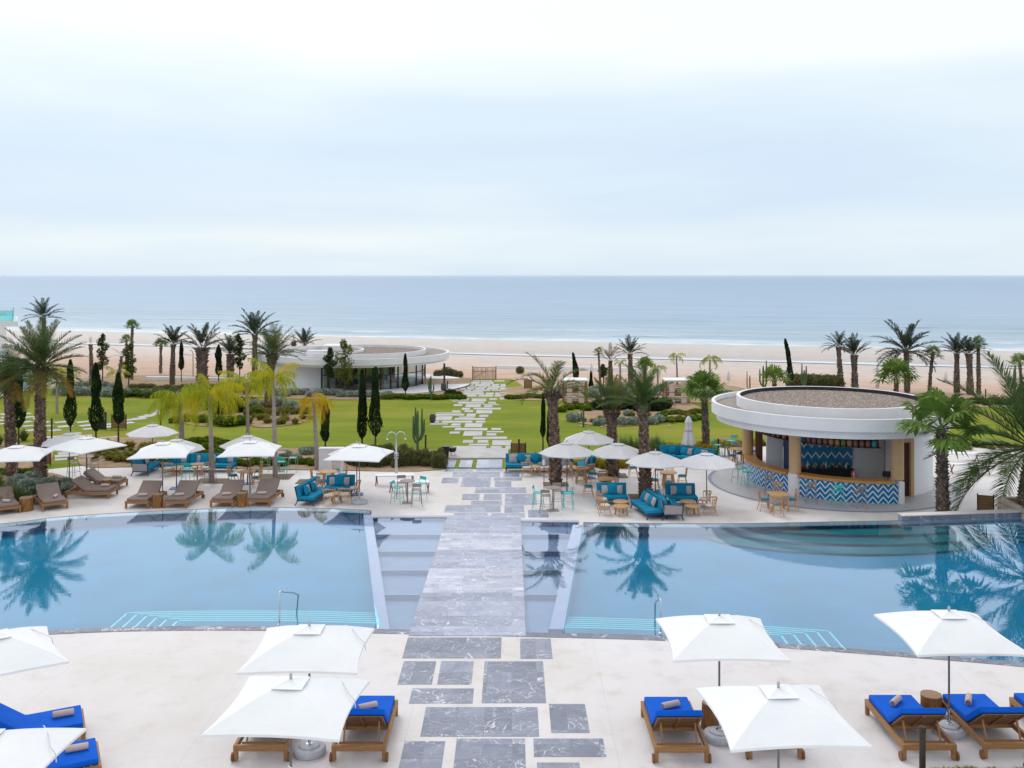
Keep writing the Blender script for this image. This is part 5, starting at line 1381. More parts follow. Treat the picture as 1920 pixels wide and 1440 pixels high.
# ---------------------------------------------------------------- far pavilion by the sea
FC = (-16.25, 103.0); FL = (-21.3, 103.5)
pav = thing('beach_pavilion', (FC[0], FC[1], -1.7), 0, 'low white pavilion with a gravel roof and curved glass front near the beach', 'pavilion')
Of = pav.location.copy()
def Pc(mb, name, mat, par=None, **k): return child(mb, name, mat, par or pav, Of if par is None else Of, **k)
mb = ring(FC, 9.5, 1.17, 1.80, 0.25); q = ring(FC, 9.2, 0.93, 1.17, 0.4); mb.add(q.v, q.f)
mb.lathe([(9.0, 0.96), (0.01, 0.96)], 96, (FC[0], FC[1], 0), caps=False); mb.lathe([(9.5, 1.172), (9.1, 1.172)], 96, (FC[0], FC[1], 0), caps=False)
Pc(mb, 'roof_slab', 'render', smooth=35)
mb = ring(FL, 6.5, 1.13, 1.76, 0.25); q = ring(FL, 6.2, 0.91, 1.13, 0.4); mb.add(q.v, q.f); mb.lathe([(6.1, 0.93), (0.01, 0.93)], 96, (FL[0], FL[1], 0), caps=False)
Pc(mb, 'roof_slab', 'render', smooth=35)
Pc(disc(FC, 9.3, 1.60), 'lower_roof', 'tarfloor'); Pc(disc(FL, 6.3, 1.56), 'lower_roof', 'tarfloor')
Pc(ring(FC, 7.0, 1.5, 2.08, 0.2), 'roof_parapet', 'render', smooth=35); Pc(ring(FL, 5.3, 1.5, 2.02, 0.2), 'roof_parapet', 'render', smooth=35)
Pc(disc(FC, 6.8, 1.78), 'roof_gravel', 'gravel'); Pc(disc(FL, 5.15, 1.75), 'roof_gravel', 'gravel')
Pc(MB().box((-19.9, 99.2, 1.95), (2.4, 1.2, 0.62)), 'roof_box', 'render'); Pc(MB().box((-19.6, 106, 1.95), (2.2, 3.0, 0.75)), 'roof_box', 'render')
# walls and glass
Pc(arcwall(FL, 5.7, 170, 290, -1.75, 0.95, 40), 'outer_wall', 'render', smooth=40)
Pc(MB().box((-20.6, 97.9, -0.4), (5.2, 0.3, 2.7), rz=0.0), 'outer_wall', 'render')
a0, a1 = 245, 375
gl = Pc(arcwall(FC, 6.9, a0, a1, -1.7, 0.95, 50), 'glass_front', 'glass')
for k, a in enumerate([245, 251, 262, 273, 283, 289, 296, 305, 312, 322, 335, 348, 362, 375]):
    ar = R(a); Pc(MB().box((FC[0]+6.93*math.cos(ar), FC[1]+6.93*math.sin(ar), -0.38), (0.13, 0.10, 2.65), rz=ar+math.pi/2), 'mullion', 'dark')
Pc(arcslab(FC, 6.88, 6.96, a0, a1, -0.12, -0.05), 'transom', 'dark')
for a, w_ in ((249, 0.55), (279, 0.5), (303, 0.9)):
    ar = R(a); Pc(MB().box((FC[0]+6.7*math.cos(ar), FC[1]+6.7*math.sin(ar), -0.38), (w_, 0.12, 2.6), rz=ar+math.pi/2), 'pillar', 'render')
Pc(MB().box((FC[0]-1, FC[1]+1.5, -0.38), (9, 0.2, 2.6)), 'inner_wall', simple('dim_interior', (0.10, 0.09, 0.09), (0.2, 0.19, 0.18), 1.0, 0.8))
rnd = random.Random(3)
for i in range(9):
    a = R(rnd.uniform(250, 350)); rr_ = rnd.uniform(3, 5.4)
    pp = (FC[0]+rr_*math.cos(a), FC[1]+rr_*math.sin(a))
    Pc(MB().box((pp[0], pp[1], -1.3), (rnd.uniform(.5, 1.1), .5, .75)), 'interior_seat', rnd.choice(['whitecush', 'greycush', 'oak', 'teal']))
Pc(MB().tube([(-6.95, 98.6, -1.7), (-6.95, 98.6, 0.95)], 0.10, 8), 'post', 'shelfdark')
struct(disc((FC[0]+1.6, FC[1]-0.3), 10.2, -1.53).build('pavilion_floor', 'render'))
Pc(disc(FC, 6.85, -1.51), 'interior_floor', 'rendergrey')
w1 = arcwall((-9, 112), 10.3, 268, 296, -1.95, -0.98, 20)
w1.add(*(lambda q: (q.v, q.f))(arcslab((-9, 112), 10.3, 10.55, 268, 296, -1.95, -0.97, 20)))
tag(w1.build('garden_wall', 'beigewall'), 'low curved beige garden wall right of the beach pavilion', 'wall')
# stick gate
t = thing('stick_gate', W(908, 712), 0, 'rustic fence gate of upright reddish sticks at the end of the garden path', 'gate'); gw = 2.66
rnd = random.Random(8)
mb = MB()
for i in range(34):
    x = -gw/2+gw*i/33; mb.tube([(x+rnd.uniform(-.02, .02), rnd.uniform(-.02, .02), 0), (x+rnd.uniform(-.05, .05), 0, 1.38+rnd.uniform(-.08, .08))], 0.022, 5)
mb.build('stick_panel', 'stick', t)
mb = MB(); mb.tube([(-gw/2, -0.05, 0.95), (gw/2, -0.05, 1.0)], 0.035, 6); mb.tube([(-gw/2, -0.05, 1.42), (gw/2, -0.05, 1.42)], 0.035, 6); mb.tube([(-gw/2, -0.05, 0.15), (0.1, -0.05, 0.95)], 0.03, 6)
mb.build('rails', 'stick', t)
for sx in (-1, 1): MB().tube([(sx*gw/2, 0, 0), (sx*gw/2, 0, 1.55)], 0.06, 8).build('post', 'stick', t)
# cabanas
def cabana(label):
    t = thing('cabana', (0, 0, 0), 0, label, 'cabana', 'slatted cabanas beyond the lawn'); w_, d_, h_ = 2.15, 2.0, 2.0
    for sx in (-1, 1):
        for sy in (-1, 1): MB().box((sx*(w_/2-0.05), sy*(d_/2-0.05), h_/2), (0.09, 0.09, h_)).build('post', 'redwood', t)
    MB().box((0, 0, h_+0.05), (w_+0.1, d_+0.1, 0.12)).build('roof', 'render', t)
    for sy in (-1, 1):
        mb = MB()
        for k in range(10): mb.box((0, sy*(d_/2-0.05), 0.15+k*0.2), (w_-0.15, 0.03, 0.05))
        mb.build('slats', 'redwood', t)
    for sx in (-1, 1):
        mb = MB()
        for k in range(10): mb.box((sx*(w_/2-0.05), 0, 0.15+k*0.2), (0.03, d_-0.15, 0.05))
        mb.build('slats', 'redwood', t)
    for x in (-0.53, 0.53):
        mb = MB()
        for k in range(4): mb.box((x, -d_/2-0.0, 0.28+k*0.49), (0.48, 0.03, 0.42))
        mb.build('canvas_panel', 'towel', t)
    MB().box((0, 0.1, 0.3), (w_-0.3, d_-0.4, 0.25)).build('daybed', 'whitecush', t)
    return t
cb = cabana('slatted cabana with a white flat roof, just right of the sparse tall palm'); cb.location = W(1079, 757)+Vector((0, 1, 0))
cb2 = copy_tree(cb, W(1271, 757)+Vector((0, 1, 0)), 0, 'slatted cabana with a white flat roof, behind the fan palm')
# left hotel wing
t = thing('hotel_wing', (-60, 100, -1.6), 0, 'white hotel wing with green glass balconies at the left edge', 'building'); Ol = t.location.copy()
def Hc(mb, n_, m_, par=None): o = child(mb, n_, m_, par or t, Ol); return o
Hc(MB().box((-76, 104, 2.0), (34, 16, 7.4)), 'wall', 'render')
PL = [(-80, 91.5), (-47.1, 91.5), (-53.0, 103), (-80, 103)]
Hc(MB().prism(PL, 5.12, 5.6), 'floor_slab', 'render'); Hc(MB().prism([(a-1.0 if a > -60 else a, b) for a, b in PL], 1.75, 2.1), 'floor_slab', 'render')
Hc(MB().box((-60.6, 91.6, 6.12), (26.0, 0.04, 1.0)), 'balcony_glass', 'greenglass'); Hc(MB().beam((-47.7, 91.65, 6.12), (-53.2, 102.5, 6.12), 0.04, 1.0), 'balcony_glass', 'greenglass')
Hc(MB().box((-60.6, 91.6, 6.64), (26.1, 0.07, 0.05)), 'hand_rail', 'steel')
Hc(MB().box((-61.8, 91.6, 2.62), (26.0, 0.04, 0.95)), 'balcony_glass', 'greenglass')
for x in (-50.2, -53.4, -57): Hc(MB().box((x, 92.2, 3.6), (0.25, 0.25, 3.1)), 'column', 'redwood')
for x in (-48.3, -51.5, -55): Hc(MB().box((x, 92.4, 0.1), (0.22, 0.22, 3.4)), 'column', 'dark')
Hc(MB().box((-58, 95.8, 0.1), (20, 0.1, 3.2)), 'ground_floor_glass', 'glass')
Hc(MB().box((-70, 97.5, 0.1), (40, 0.3, 3.2)), 'wall', 'render')
M['plaza'] = simple('plaza_white', (0.74, 0.73, 0.76), (0.80, 0.79, 0.82), 0.6, 0.7, 0.02, 'World')
patch('white_plaza', [(-40, 758), (0, 746), (48, 734), (85, 724), (105, 712), (60, 708.5), (-60, 708.5), (-120, 720)], 'plaza', 0.06)

# ---------------------------------------------------------------- walls, rails, signs, lights
t = thing('shower_wall', T(620, 884), 0, 'plain white wall box behind the round dining table', 'wall')
MB().box((0, 0.2, 0.62), (1.32, 0.42, 1.24)).build('wall', 'rendergrey', t, bevel=0.01); MB().box((0, 0.2, 1.26), (1.36, 0.46, 0.04)).build('cap', 'render', t)
# low wall on the far right pool edge
mb = MB(); n = 30; vs = []; fs = []
for i in range(n+1):
    x = 15.9+(21.6-15.9)*i/n; y = far(x)-0.10
    vs += [Vector((x, y, -0.5)), Vector((x, y, 0.17)), Vector((x, y+0.42, 0.17)), Vector((x, y+0.42, TZ))]
for i in range(n):
    for a in range(3): fs.append((4*i+a, 4*i+4+a, 4*i+5+a, 4*i+1+a))
fs.append((0, 1, 2, 3)); mb.add(vs, fs)
tag(mb.build('planter_wall', marble('wall_stone', bright=0.75, tile=0.45)), 'low slate-faced wall with a cream top on the far right pool edge', 'wall')
o = bpy.data.objects['planter_wall']
mb = MB(); vs = []; fs = []
for i in range(n+1):
    x = 15.9+(21.6-15.9)*i/n; y = far(x)-0.12
    vs += [Vector((x, y, 0.172)), Vector((x, y, 0.21)), Vector((x, y+0.46, 0.21)), Vector((x, y+0.46, 0.172))]
for i in range(n):
    for a in range(4): fs.append((4*i+a, 4*i+4+a, 4*i+4+(a+1) % 4, 4*i+(a+1) % 4))
fs.append((0, 1, 2, 3)); mb.add(vs, fs); mb.build('coping', 'deck', o)
t = thing('stone_planter', (22.35, 40.75, TZ), 0, 'cream rubble-stone planter holding the big date palm at the right edge', 'planter')
mb = MB(); rnd = random.Random(4)
for j in range(5):
    for i in range(9):
        for sy in (-1, 1):
            mb.box((-1.1+i*0.275+rnd.uniform(-.03, .03), sy*0.95, 0.12+j*0.235), (0.26, 0.2, 0.21), taper=0.96)
        if i < 7:
            for sx in (-1, 1): mb.box((sx*1.15, -0.95+i*0.31, 0.12+j*0.235), (0.2, 0.29, 0.21), taper=0.96)
mb.build('stone_courses', 'creamstone', t, bevel=0.02); MB().box((0, 0, 0.56), (2.2, 1.8, 1.12)).build('soil', 'pit', t)
# pool handrails
def rail(x, y, label, side=1):
    t = thing('pool_handrail', (x, y, DZ), 0, label, 'handrail', 'steel pool handrails')
    MB().tube([(0, 0, 0), (0, 0, 0.86), (0, 0.03, 0.905), (0, 0.09, 0.92), (side*0.22*0.5+0.12*side, 0.65, 0.70), (side*0.32, 1.0, 0.52), (side*0.30, 1.05, 0.44), (side*0.2, 1.12, -0.5)], 0.024, 10).build('rail', 'steel', t, smooth=50)
    MB().lathe([(0.05, 0.003), (0.05, 0.02), (0.03, 0.03)], 16).build('foot_plate', 'steel', t)
p = W(524, 1171, DZ); rail(p.x, p.y, 'bent steel handrail at the left pool steps')
p = W(1239, 1187, DZ); rail(p.x, p.y, 'steel handrail at the right pool steps, seen end on', 0.0)
# submerged stair treads with pale nosings
def treads(xa, xb, n, side, ydep, z0=-0.09, dz=0.066, tr=0.345):
    st = MB(); ns_ = MB()
    for i in range(n):
        z = z0-dz*i; m = 24
        inn = (n-1-i)
        x0, x1 = xa, xb
        if side < 0: x0 = xa+0.0+0.42*inn
        else: x1 = xb-0.42*inn
        vs = []; nv = []
        for k in range(m+1):
            x = x0+(x1-x0)*k/m; yf = near(x)+CO+0.42+tr*(i+1)*1.0
            vs += [Vector((x, near(x)+CO+0.3, z)), Vector((x, yf, z)), Vector((x, yf, z-dz))]
            nv += [Vector((x, yf-0.065, z+0.004)), Vector((x, yf+0.004, z+0.004)), Vector((x, yf+0.004, z-0.05))]
        f_ = []
        for k in range(m):
            for a in range(2): f_.append((3*k+a, 3*k+3+a, 3*k+4+a, 3*k+1+a))
        st.add(vs, f_); ns_.add(nv, f_)
        xe = x0 if side < 0 else x1; sg = -1 if side < 0 else 1
        ya = near(xe)+CO+0.3; yb = near(xe)+CO+0.42+tr*(i+1)
        st.add([Vector((xe, ya, z)), Vector((xe, yb, z)), Vector((xe, yb, z-dz)), Vector((xe, ya, z-dz))], [(0, 1, 2, 3)])
        ns_.add([Vector((xe, ya, z+0.004)), Vector((xe-sg*0.065, ya, z+0.004)), Vector((xe-sg*0.065, yb, z+0.004)), Vector((xe, yb, z+0.004)), Vector((xe+sg*.004, ya, z+.004)), Vector((xe+sg*.004, yb, z+.004)), Vector((xe+sg*.004, yb, z-.05)), Vector((xe+sg*.004, ya, z-.05))], [(0, 1, 2, 3), (4, 5, 6, 7)])
    struct(st.build('pool_steps', 'poolfloor')); struct(ns_.build('step_nosings', 'nosing'))
treads(-11.9, -3.95, 6, -1, 0); treads(1.5, 9.3, 6, 1, 0)
# corner steps at the far right
mb = MB(); ns_ = MB()
for i in range(5):
    z = -0.12-0.075*i; a = Vector((19.0-i*0.45, 39.3, z)); b = Vector((25.5, 37.6-i*0.75, z))
    mb.add([a, b, Vector((27, 39.8, z)), Vector((21, 40, z)), a+Vector((0, 0, -.075)), b+Vector((0, 0, -.075))], [(0, 1, 2, 3), (0, 4, 5, 1)])
    d_ = (b-a).normalized(); n_ = Vector((-d_.y, d_.x, 0))*0.07
    ns_.add([a+Vector((0, 0, .005)), b+Vector((0, 0, .005)), b+n_+Vector((0, 0, .005)), a+n_+Vector((0, 0, .005))], [(0, 1, 2, 3)])
struct(mb.build('pool_steps', 'poolfloor')); struct(ns_.build('step_nosings', 'nosing'))
# dark submerged arcs before the bar, standing in for its roof's reflection
dk = simple('reflection_dark', (0.03, 0.055, 0.07), (0.06, 0.085, 0.10), 1.2, 0.6, 0.05, 'World')
for z, c_, rx_, ry_ in ((-0.42, (13.4, 38.95), 5.9, 3.1), (-0.32, (13.8, 39.0), 5.2, 2.2), (-0.22, (14.1, 39.0), 4.0, 1.2)):
    mb = MB(); vs = [Vector((c_[0], c_[1], z))]; n = 40
    for k in range(n+1):
        a = math.pi+math.pi*k/n; vs.append(Vector((c_[0]+rx_*math.cos(a), c_[1]+ry_*math.sin(a), z)))
    b_ = len(vs); vs += [v+Vector((0, 0, -0.10)) for v in vs[1:]]
    mb.add(vs, [(0, k+1, k+2) for k in range(n)]+[(k+1, b_+k, b_+k+1, k+2) for k in range(n)]); struct(mb.build('reflection_arcs', dk))
# double-headed beach shower
t = thing('outdoor_shower', T(743, 892), 0, 'steel outdoor shower column with curved double heads behind the canvas benches', 'shower')
MB().lathe([(0.13, 0), (0.13, 0.03), (0.09, 0.05), (0.085, 1.15), (0.08, 1.2), (0.055, 1.25), (0.055, 2.2), (0.0, 2.22)], 20).build('column', 'steel', t, smooth=40)
for sx in (-1, 1):
    MB().tube([(0, 0, 2.1)]+[(sx*(0.24-0.24*math.cos(a))*1.0, 0.05*sx, 2.12+0.24*math.sin(a)) for a in [k*math.pi/10 for k in range(1, 10)]]+[(sx*0.48, 0.05*sx, 2.02)], 0.022, 8).build('arm', 'steel', t, smooth=50)
    MB().lathe([(0.03, 0.06), (0.075, 0.0), (0.0, 0.0)], 14, (sx*0.48, 0.05*sx, 1.96)).build('shower_head', 'steel', t, smooth=50)
for k in range(3): MB().tube([(-0.12, 0, 0.95+k*0.13), (0.12, 0, 0.95+k*0.13)], 0.018, 8).build('tap', 'steel', t)
# bins
t = thing('litter_bin', T(836, 860), 0, 'tapered black litter bin at the start of the garden path', 'bin')
MB().box((0, 0, 0.35), (0.40, 0.40, 0.70), taper=0.75).build('body', 'dark', t, bevel=0.02); MB().box((0, 0, 0.72), (0.46, 0.46, 0.05)).build('rim', 'black', t, bevel=0.01)
t = thing('small_planter', T(848, 856), 0, 'small black tub on thin legs behind the litter bin', 'tub')
MB().lathe([(0.16, 0.28), (0.24, 0.36), (0.26, 0.55), (0.0, 0.55)], 18).build('bowl', 'black', t, smooth=40)
for a in (0.3, 2.4, 4.5): MB().tube([(0.14*math.cos(a), 0.14*math.sin(a), 0.3), (0.2*math.cos(a), 0.2*math.sin(a), 0)], 0.012, 6).build('leg', 'black', t)
# sign boards
def sign(p, w_, h_, label, rz=0, z0=0.06):
    t = thing('sign_board', p, rz, label, 'sign', 'plain wooden boards')
    mb = MB(); k = int(h_/0.11)
    for i in range(k): mb.box((0, 0, z0+h_*(i+0.5)/k), (w_, 0.04, h_/k-0.008))
    mb.build('board', 'signwood', t)
    for sx in (-1, 1): MB().box((sx*(w_/2+0.02), 0, (z0+h_)/2+0.03), (0.05, 0.05, z0+h_+0.06)).build('post', 'bronze', t)
sign(W(972, 851), 0.85, 0.60, 'wooden slatted board between the stepping stones and the long right sofa')
sign(W(223, 805), 1.0, 0.95, 'wooden board behind the cypress right of the lawn speakers')
sign(T(89, 872), 0.30, 1.05, 'narrow wooden board just right of the big left palm trunk')
sign(W(990, 729), 0.75, 0.85, 'small wooden board at the far end of the lawn, right of the path')
sign(T(1848, 962)+Vector((0, 0, 0.0)), 0.62, 0.75, 'brown framed board on the paving at the far right pool edge', -0.35)
# bollard lights
def bollard(p, h, label, r=0.055, mat='bronze'):
    t = thing('bollard_light', p, 0, label, 'bollard light', 'slim dark bollard lights')
    MB().tube([(0, 0, 0), (0, 0, h-0.1)], r, 14).build('post', mat, t, smooth=40)
    MB().lathe([(0, h-0.1), (r*0.98, h-0.1), (r*1.12, h-0.08), (r*1.12, h), (0, h+0.005)], 16).build('cap', mat, t, smooth=40)
bollard((8.23, 19.25, DZ), 0.95, 'dark bollard light in the grass at the bottom right, in front of a lounger', 0.062)
for px, py, h, lab in [(973, 853, 0.95, 'bollard light behind the slatted board beside the path'), (985, 856, 0.75, 'bollard light at the right edge of the slatted board'), (798, 842, 0.9, 'bollard light right of the candelabra cactus'),
                       (111, 935, 0.9, 'bollard light among the blue-green shrubs at left'), (839, 731, 0.9, 'bollard light at the far end of the path near the pavilion'), (1347, 850, 0.9, 'bollard light near the turquoise stools'),
                       (1848, 752, 1.1, 'bollard light on the far right hedge'), (301, 798, 1.2, 'bollard light at the right end of the crossing path'), (97, 830, 1.6, 'tall dark post just right of the big left palm trunk')]:
    bollard(W(px, py), h, lab)
bollard(W(198, 805), 1.25, 'dark post light next to the box speaker on the left lawn', 0.07)
t = MB().box((0, 0, 0.35), (0.35, 0.35, 0.7)).build('garden_speaker', 'dark', bevel=0.04); t.location = W(193, 804); tag(t, 'dark grey box speaker beside the post light on the left lawn', 'speaker')
def lantern(p, r, h, lab):
    t = thing('round_lantern', p, 0, lab, 'lantern', 'dark barrel-shaped garden lanterns')
    MB().lathe([(r*0.6, 0.02), (r*0.95, h*0.22), (r, h*0.5), (r*0.93, h*0.8), (r*0.62, h), (0, h)], 20).build('body', M['blackmesh'], t, smooth=50)
    MB().lathe([(r*0.55, 0), (r*0.62, 0.05), (0, 0.05)], 20).build('foot', 'dark', t)
M['blackmesh'] = simple('dark_weave', (0.05, 0.045, 0.055), (0.09, 0.08, 0.09), 20, 0.8, 0.3)
lantern(W(811, 792), 0.24, 0.62, 'dark barrel lantern on the lawn at the left bend of the stepping stones')
lantern(W(832, 733), 0.30, 0.78, 'dark barrel lantern beside the beach pavilion terrace')
# pole with white top, street lamp, closed beach parasols
t = thing('lantern_pole', T(1020, 922), 0, 'thin dark pole topped with a small white lamp before the long right sofa', 'lamp')
MB().tube([(0, 0, 0), (0, 0, 1.32)], 0.018, 8).build('pole', 'polewood', t); MB().lathe([(0.05, 1.32), (0.075, 1.36), (0.07, 1.55), (0.03, 1.62), (0, 1.63)], 14).build('lamp_shade', 'canvas', t, smooth=40)
t = thing('street_lamp', W(362, 712), 0, 'grey lamp post with a curved arm between two palms at left', 'street lamp')
MB().tube([(0, 0, 0), (0, 0, 2.9), (-0.06, 0, 3.15), (-0.25, 0, 3.32), (-0.42, 0, 3.2)], [0.06, 0.05, 0.045, 0.04, 0.03], 8).build('pole', 'greymetal', t, smooth=50)
MB().beam((-0.15, 0, 2.75), (-1.3, 0, 2.88), 0.12, 0.05).build('arm', 'greymetal', t)
for i, (px, py, hpx) in enumerate([(996, 714, 18), (1057, 713, 22), (1109, 712, 30), (1234, 718, 30), (1366, 722, 26), (1645, 733, 20), (1773, 722, 24), (1303, 716, 20)]):
    p = W(px, py); h = hpx*p.y/1800*1.05
    t = thing('closed_beach_parasol', p, 0, 'closed white beach parasol on the sand '+['behind the small wooden board', 'left of the first slatted cabana', 'between the cabana and the thin fan palm', 'between the two slatted cabanas', 'right of the fan palm crown', 'beside the fan palm bush behind the bar roof', 'among the small palms at right', 'just right of the second cabana'][i], 'beach parasol', 'closed white beach parasols')
    MB().tube([(0, 0, 0), (0, 0, h*0.4)], 0.03, 6).build('pole', 'whitecush', t)
    MB().lathe([(0.16, h*0.3), (0.20, h*0.36), (0.17, h*0.7), (0.07, h*0.95), (0, h)], 10).build('canopy', 'canvas_shade', t, smooth=50)
# far white low walls on the dune
for (a, b, lab) in (((930, 690), (1200, 696), 'long low whitewashed wall on the dune behind the cabanas'), ((275, 712), (470, 716), 'low pale wall at the dune edge behind the left palms'), ((1342, 753), (1420, 760), 'short white wall beyond the lawn left of the bar roof')):
    P, Q = W(*a), W(*b); mb = MB(); c_ = (P+Q)/2; mb.box((0, 0, 0.15), ((Q-P).length, 0.5, 0.5), rz=math.atan2(Q.y-P.y, Q.x-P.x)); o = mb.build('low_wall', 'render', bevel=0.03); o.location = c_; tag(o, lab, 'wall')
# gull
t = thing('seagull', (-(960-328)/1800*260, 260, 10+210/1800*260), 0.5, 'small dark gull gliding alone in the sky at left', 'bird')
MB().lathe([(0, -0.22), (0.05, -0.1), (0.06, 0.05), (0, 0.22)], 8).build('body', 'greymetal', t, smooth=60); [c for c in t.children][0].rotation_euler = (R(90), 0, 0)
for sx in (-1, 1): MB().add([Vector((0, -0.08, 0)), Vector((sx*0.35, -0.1, 0.14)), Vector((sx*0.75, 0.02, 0.04)), Vector((sx*0.35, 0.05, 0.15)), Vector((0, 0.08, 0.02))], [(0, 1, 3, 4), (1, 2, 3)]) 
for sx in (-1, 1):
    mb = MB(); mb.add([Vector((0, -0.08, 0.02)), Vector((sx*0.35, -0.1, 0.14)), Vector((sx*0.75, 0.02, 0.04)), Vector((sx*0.35, 0.05, 0.15)), Vector((0, 0.08, 0.03))], [(0, 1, 3, 4), (1, 2, 3)]); mb.build('wing', 'dark', t)
# ---------------------------------------------------------------- leaf materials
M['palm'] = leaf('date_palm_leaf', [(0.0, (0.312, 0.148, 0.0234)), (0.15, (0.265, 0.211, 0.0468)), (0.35, (0.148, 0.164, 0.039)), (0.65, (0.0663, 0.105, 0.039)), (0.85, (0.078, 0.14, 0.039)), (1.0, (0.133, 0.203, 0.0546))])
M['palmfar'] = leaf('date_palm_leaf_sea', [(0.0, (0.112, 0.072, 0.04)), (0.3, (0.064, 0.072, 0.044)), (0.7, (0.036, 0.06, 0.044)), (1.0, (0.064, 0.096, 0.048))])
M['queen'] = leaf('queen_palm_leaf', [(0.0, (0.50, 0.27, 0.02)), (0.3, (0.66, 0.50, 0.025)), (0.6, (0.48, 0.50, 0.03)), (0.8, (0.25, 0.34, 0.025)), (1.0, (0.12, 0.2, 0.02))], trans=0.45)
M['fan'] = leaf('fan_palm_leaf', [(0.0, (0.28, 0.23, 0.07)), (0.3, (0.17, 0.22, 0.05)), (0.7, (0.12, 0.215, 0.045)), (1.0, (0.24, 0.34, 0.07))])
M['deadpalm'] = leaf('dry_palm_leaf', [(0.0, (0.16, 0.09, 0.07)), (1.0, (0.24, 0.17, 0.13))])
M['cypress'] = leaf('cypress_leaf', [(0.0, (0.012, 0.03, 0.012)), (0.6, (0.025, 0.055, 0.018)), (1.0, (0.06, 0.10, 0.02))], trans=0.15)
M['tree'] = leaf('tree_leaf', [(0.0, (0.03, 0.055, 0.025)), (0.5, (0.07, 0.10, 0.03)), (1.0, (0.19, 0.20, 0.03))])
M['hedge'] = leaf('hedge_leaf', [(0.0, (0.027, 0.054, 0.009)), (0.5, (0.09, 0.153, 0.0135)), (1.0, (0.216, 0.27, 0.018))])
M['darkbush'] = leaf('dark_bush_leaf', [(0.0, (0.012, 0.03, 0.012)), (0.6, (0.03, 0.06, 0.018)), (1.0, (0.07, 0.11, 0.03))])
M['bluebush'] = leaf('silver_bush_leaf', [(0.0, (0.15, 0.19, 0.14)), (0.5, (0.30, 0.36, 0.30)), (1.0, (0.50, 0.56, 0.48))])
M['brownbush'] = leaf('brown_bush_leaf', [(0.0, (0.09, 0.06, 0.04)), (0.5, (0.13, 0.14, 0.05)), (1.0, (0.26, 0.24, 0.11))])
M['yellowbush'] = leaf('golden_bush_leaf', [(0.0, (0.13, 0.15, 0.01)), (0.4, (0.33, 0.28, 0.015)), (0.8, (0.50, 0.32, 0.02)), (1.0, (0.30, 0.32, 0.02))])
M['tuft'] = leaf('grass_tuft', [(0.0, (0.30, 0.22, 0.06)), (0.5, (0.28, 0.26, 0.05)), (1.0, (0.17, 0.21, 0.03))])
M['tallgrass'] = leaf('tall_grass', [(0.0, (0.16, 0.16, 0.05)), (0.5, (0.12, 0.20, 0.06)), (1.0, (0.20, 0.28, 0.10))])
def trunkmat(name, a, b, c):
    m, nt = _nt(name); v = coord(nt, 'Object', (2.2, 2.2, 1)); n = noisetex(nt, v, 7, 5, 0.7); v2 = coord(nt, 'Object', (1, 1, 9)); n2 = noisetex(nt, v2, 1.6, 3)
    col = ramp(nt, n, [(0.3, a), (0.5, b), (0.7, c)]); col = mixc(nt, math_(nt, 'MULTIPLY', n2, 0.35), col, a)
    tn = nt.nodes.new('ShaderNodeAttribute'); tn.attribute_name = 'tone'; col = mixc(nt, 1.0, col, ramp(nt, tn.outputs['Fac'], [(0.0, (0.45, 0.42, 0.40)), (0.5, (1.0, 1.0, 1.0)), (1.0, (1.75, 1.6, 1.45))]), 'MULTIPLY'); finish(nt, col, 0.9, n, 0.9, 0.04, 0, 0.15); return m
M['trunk'] = trunkmat('palm_trunk', (0.09, 0.06, 0.05), (0.21, 0.15, 0.12), (0.38, 0.30, 0.24))
M['paletrunk'] = trunkmat('pale_trunk', (0.22, 0.18, 0.16), (0.36, 0.30, 0.27), (0.46, 0.40, 0.36))
M['greytrunk'] = trunkmat('grey_trunk', (0.10, 0.08, 0.07), (0.20, 0.16, 0.14), (0.30, 0.25, 0.22))
UP = Vector((0, 0, 1))
def frond(mb, o, az, el, Ln, droop, nl, ll, lw, hang, tone, rnd, v_ang=0.35, twist=0.0):
    """feather leaf"""
    segs = 9; p = Vector(o); pts = [p.copy()]; dirs = []
    h = Vector((math.cos(az), math.sin(az), 0)); e = el
    for i in range(segs):
        t = (i+1)/segs; e = el-droop*(t**1.4)
        d = h*math.cos(e)+UP*math.sin(e); d.normalize(); p = p+d*(Ln/segs); pts.append(p.copy()); dirs.append(d)
    mb.tube(pts, [0.028*(1-0.85*i/segs)*(Ln/2.6) for i in range(segs+1)], 3, caps=False, tone=max(0.05, tone-0.15))
    side0 = h.cross(UP)
    for j in range(nl):
        t = 0.14+0.86*(j+0.5)/nl; f = t*segs; i = min(int(f), segs-1); q = pts[i].lerp(pts[i+1], f-i); d = dirs[i]
        up = side0.cross(d).normalized()
        l = ll*(math.sin(math.pi*min(1, 0.16+t*0.80))**0.7)*rnd.uniform(0.82, 1.12)
        for sg in (-1, 1):
            lf = d*(rnd.uniform(0.85, 1.15) if hang < 0.3 else 0.65)+side0*sg*0.72+up*rnd.uniform(0.0, 0.8)*v_ang*2-UP*hang
            lf.normalize()
            wv = d*lw*0.5; tt = min(1, max(0.0, tone+rnd.uniform(-0.12, 0.12)*(2 if hang > 0.3 else 1)))
            if hang > 0.3:
                lf = (lf+Vector((rnd.gauss(0, .22), rnd.gauss(0, .22), rnd.gauss(0, .1)))).normalized(); mid = q+lf*l*0.4; tip = mid+(lf*0.35-UP*0.9).normalized()*l*rnd.uniform(.55, .85)
                mb.add([q-wv, q+wv, mid+wv*0.7, mid-wv*0.7, tip], [(0, 1, 2, 3), (3, 2, 4)], tt)
            else:
                mid = q+lf*l*0.45; tip = q+lf*l-UP*l*0.10
                mb.add([q-wv*0.6, q+wv*0.6, mid+wv, mid-wv, tip], [(0, 1, 2, 3), (3, 2, 4)], tt)
